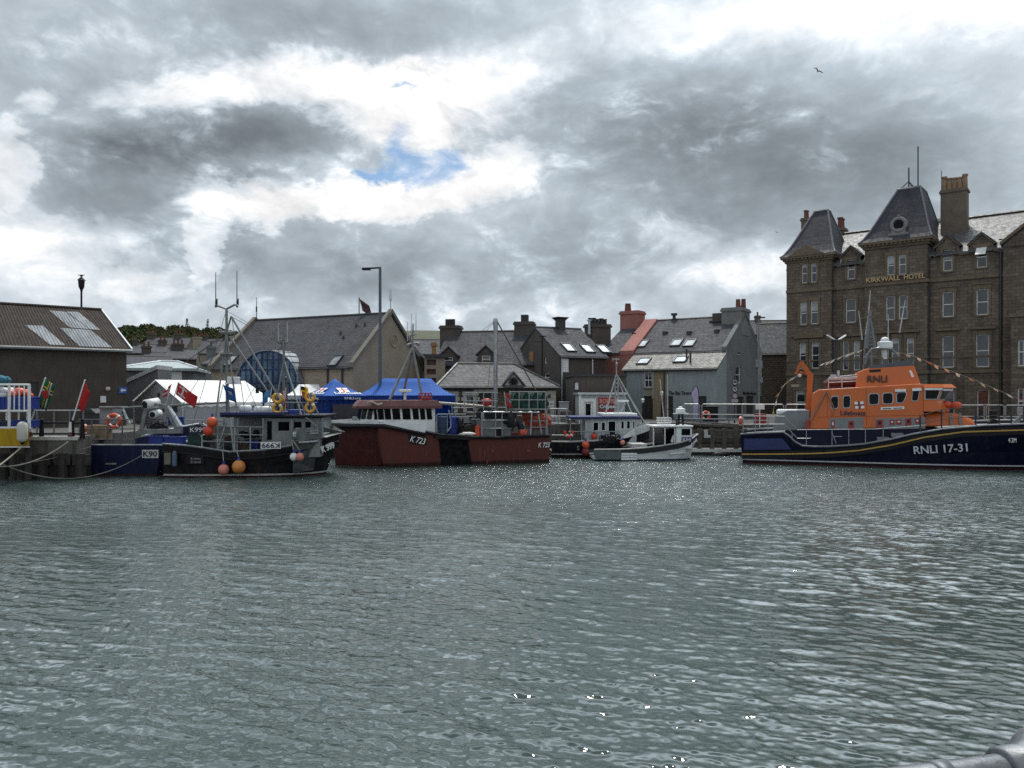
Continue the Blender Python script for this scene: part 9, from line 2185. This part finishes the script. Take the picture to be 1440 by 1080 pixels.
# working clutter on decks and quay
def clutter():
 tar = M('dark_gear', (.012, .012, .016)); gn = M('dull_green_net', (.02, .04, .03), .9, var=.6, scale=9, bump=.8); br = M('brown_twine', (.07, .05, .035), .9, var=.4, bump=.6); gy = M('scuffed_grey_plastic', (.1, .105, .11), .6, var=.4); rd = M('red_netting', (.35, .07, .04))
 def creel(lab, F, x, y, v, w, h, m1, g):
  p = Fp(F, x, y, v); m = MB(); n = 4; rg = [[(w / 2 * math.cos(k * math.pi / 8), j * .16, h * math.sin(k * math.pi / 8)) for k in range(9)] for j in range(n)]
  for r in rg: m.tube([V(q) for q in r], .016, 5)
  for k in range(0, 9): m.tube([V(r[k]) for r in rg], .012, 4)
  m.bx(-w / 2, w / 2, 0, .48, -.03, .02); t = thing('creel', lab, 'creel', world(F, p), F.a + g.uniform(-.25, .25), 'loose creels on the decks'); m.build('frame', dark_metal, t)
  q = MB(); q.loft([[(a * .96, b, c * .96) for a, b, c in r] for r in (rg[0], rg[1], rg[2], rg[3])]); q.build('netting', m1, t)
 g = random.Random(21)
 for a in (('dark creel lying aft on the dark boat deck, behind the orange ball fender', FD, 829, 620, .7, .6, .36, gn), ('brown creel under the roof edge of the dark boat', FD, 842, 612, .9, .6, .36, br), ('green creel on the aft deck of the black boat, beside its green panel', FK, 290, 624, -.9, .6, .38, gn), ('brown creel amidships on the black boat, left of its line hauler', FK, 322, 626, -.8, .62, .38, br), ('dull green creel on the red boat deck beside the blue barrel', FR, 646, 609, 1.3, .65, .4, gn), ('brown creel on the red boat deck left of the orange canister', FR, 663, 608, 1.5, .65, .4, br)): creel(*a, g)
 def tangle(name, lab, cat, F, x, y, v, w, h, mt_, n=22):
  m = MB(); m.sphere((0, .1, h * .35), h * .45, 10, 7, (w / h, .9, 1))
  for k in range(n):
   c = V((g.uniform(-.5, .5) * w, g.uniform(-.15, .2), g.uniform(0, h * .75))); r = g.uniform(.08, .2) * w; a = g.uniform(0, 6.28)
   m.tube([c + V((r * math.cos(a + i * .8), g.uniform(-.06, .06), r * .7 * math.sin(a + i * .8) + .05)) for i in range(6)], .02, 5)
  o = m.build(name, mt_, None); o.location = world(F, Fp(F, x, y, v)); tag(o, lab, cat)
 tangle('rope_heap', 'black rope tangle on the dark boat below its three small windows', 'rope', FD, 857, 624, -.05, .9, .5, tar, 34)
 tangle('rope_heap', 'brown rope tangle behind the hanging fenders of the black boat', 'rope', FK, 340, 634, -1.2, .8, .4, br)
 tangle('net_heap', 'dull green net heap on the red boat deck by the wheelhouse', 'net', FR, 628, 609, 1.8, 1.0, .6, gn, 30)
 tangle('net_heap', 'dark net heap under the galvanised gantry of the blue boat', 'net', Frame((*at(125, HY, 32.2).xy, 0), 0), 222, 606, 1.6, .9, .5, tar, 30)
 for x, y, v, w, h, F, mt_, lab in ((618, 610, 1.0, .42, .5, FR, gy, 'scuffed grey fish bin against the red boat wheelhouse'), (655, 611, 2.2, .5, .62, FR, tar, 'black fish bin behind the hauler wheel of the red boat'), (669, 611, 2.3, .45, .8, FR, gy, 'tall grey bin left of the grey shelter'), (305, 632, -.7, .5, .4, FK, gy, 'scuffed grey bin on the black boat deck under the ball fenders'), (356, 632, -.6, .55, .42, FK, blue_plastic, 'small blue bin by the black boat cabin door'), (812, 620, 1.4, .5, .36, FD, gy, 'grey fish bin at the stern of the dark boat')):
  m = MB(); m.loft([[(sx * w / 2 * k, sy * w * .35 * k, z) for sx, sy in ((-1, -1), (1, -1), (1, 1), (-1, 1))] for z, k in ((0, .9), (h * .92, 1), (h * .93, 1.06), (h, 1.06))]); o = m.build('fish_bin', mt_, None, bevel=.01); o.location = world(F, Fp(F, x, y, v)); o.rotation_euler.z = F.a + g.uniform(-.2, .2); tag(o, lab, 'bin', 'fish bins on the decks')
 m = MB(); C = lambda x, y, v=0: Fp(FK, x, y, v) 
 for a, b in (((318, 437, 0), (270, 600, -.9)), ((318.5, 437, 0), (398, 482, 0)), ((319, 470, 0), (230, 612, -.9)), ((319, 470, 0), (366, 586, -1.1)), ((399, 483, 0), (452, 588, -.9)), ((399, 483, 0), (330, 588, .8))): m.tube([C(*a), C(*b)], .011, 4)
 o = m.build('rigging', rope_dark, None); o.parent = next(q for q in bpy.data.objects if q.get('label', '').startswith('black-hulled'))
clutter()

# gulls
def gull(lab, x, y, Y, s):
 p = at(x, y, Y); t = thing('gull', lab, 'bird', p, 0); gm = M('gull_grey', (.22, .23, .25), .7); dk = M('gull_dark', (.05, .05, .055), .7)
 m = MB(); m.tube([(-.02, .22, .0), (0, .16, 0), (0, 0, 0), (0, -.15, .02), (0, -.25, .03), (0, -.3, .02)], [.02, .06, .085, .06, .05, .012], 10); m.build('body', gm, t, True)
 for lift, sg in ((.14, -1), (-.02, 1)):
  w = MB(); sec = []
  for k, (a, z, c) in enumerate(((.04, .03, .17), (.3, .16 + lift, .15), (.6, .15 + lift * .9, .1), (.78, .09 + lift * .8, .02))): sec.append([(sg * a, -c * .6, z), (sg * a, -c * .1, z + .018), (sg * a, c * .6 + .08 * a, z), (sg * a, 0, z - .008)])
  w.loft(sec); w.build('wing', gm if sg < 0 else dk, t, True)
 t.scale = (s, s, s); t.rotation_euler = (0, R(12), R(20))
gull('gull gliding high over the hotel with spread wings', 1150.5, 100.5, 55, .55)
gull('tiny distant gull in the grey sky left of the hotel towers', 1092, 327, 150, .6)

# handrail in front of the viewer
def near_rail():
 galv2 = M('near_galvanised', (.13, .14, .15), .45, .5, var=.35, scale=22, bump=.08, bscale=140, grime=.15)
 def pt(x, ytop, Y, r): p = at(x, ytop, Y); return V((p.x, Y, p.z - r))
 a = pt(1270, 1079, 1.075, .029); b = pt(1410, 1060.5, 1.108, .029); d = (b - a).normalized(); o = V((b.x, b.y, 1.75))
 t = thing('handrail', 'galvanised pipe handrail with clamp fittings in the near right corner', 'handrail', o)
 l = lambda s: a + d * s - o; L = (b - a).length
 m = MB(); m.tube([l(-1.4), l(2.0)], .0275, 24); m.build('rail', galv2, t, True)
 def fitting(s, post=True):
  c = l(s); m = MB(); prof = [(-.085, .033), (-.082, .037), (-.05, .0375), (-.03, .05), (-.012, .058), (.012, .058), (.03, .05), (.05, .0375), (.082, .037), (.085, .033)]
  m.tube([c + d * q for q, _ in prof], [r for _, r in prof], 24); m.tube([c, c - V((0, 0, .1))], .036, 20); m.build('clamp', galv2, t, True)
  g = MB(); g.tube([c - V((0, 0, .1)), V((c.x, c.y, 0))], .026, 16); g.build('post', galv2, t, True)
 s1 = (V((at(1482, 1030, 1.12).x, 0, 0)).x - a.x) / d.x; fitting(s1); fitting(s1 - 1.5)
 m = MB(); s2 = (at(1322, 1075, 1.09).x - a.x) / d.x; m.tube([l(s2 - .012), l(s2 + .012)], .0295, 24); m.build('joint_sleeve', galv2, t, True)
near_rail()
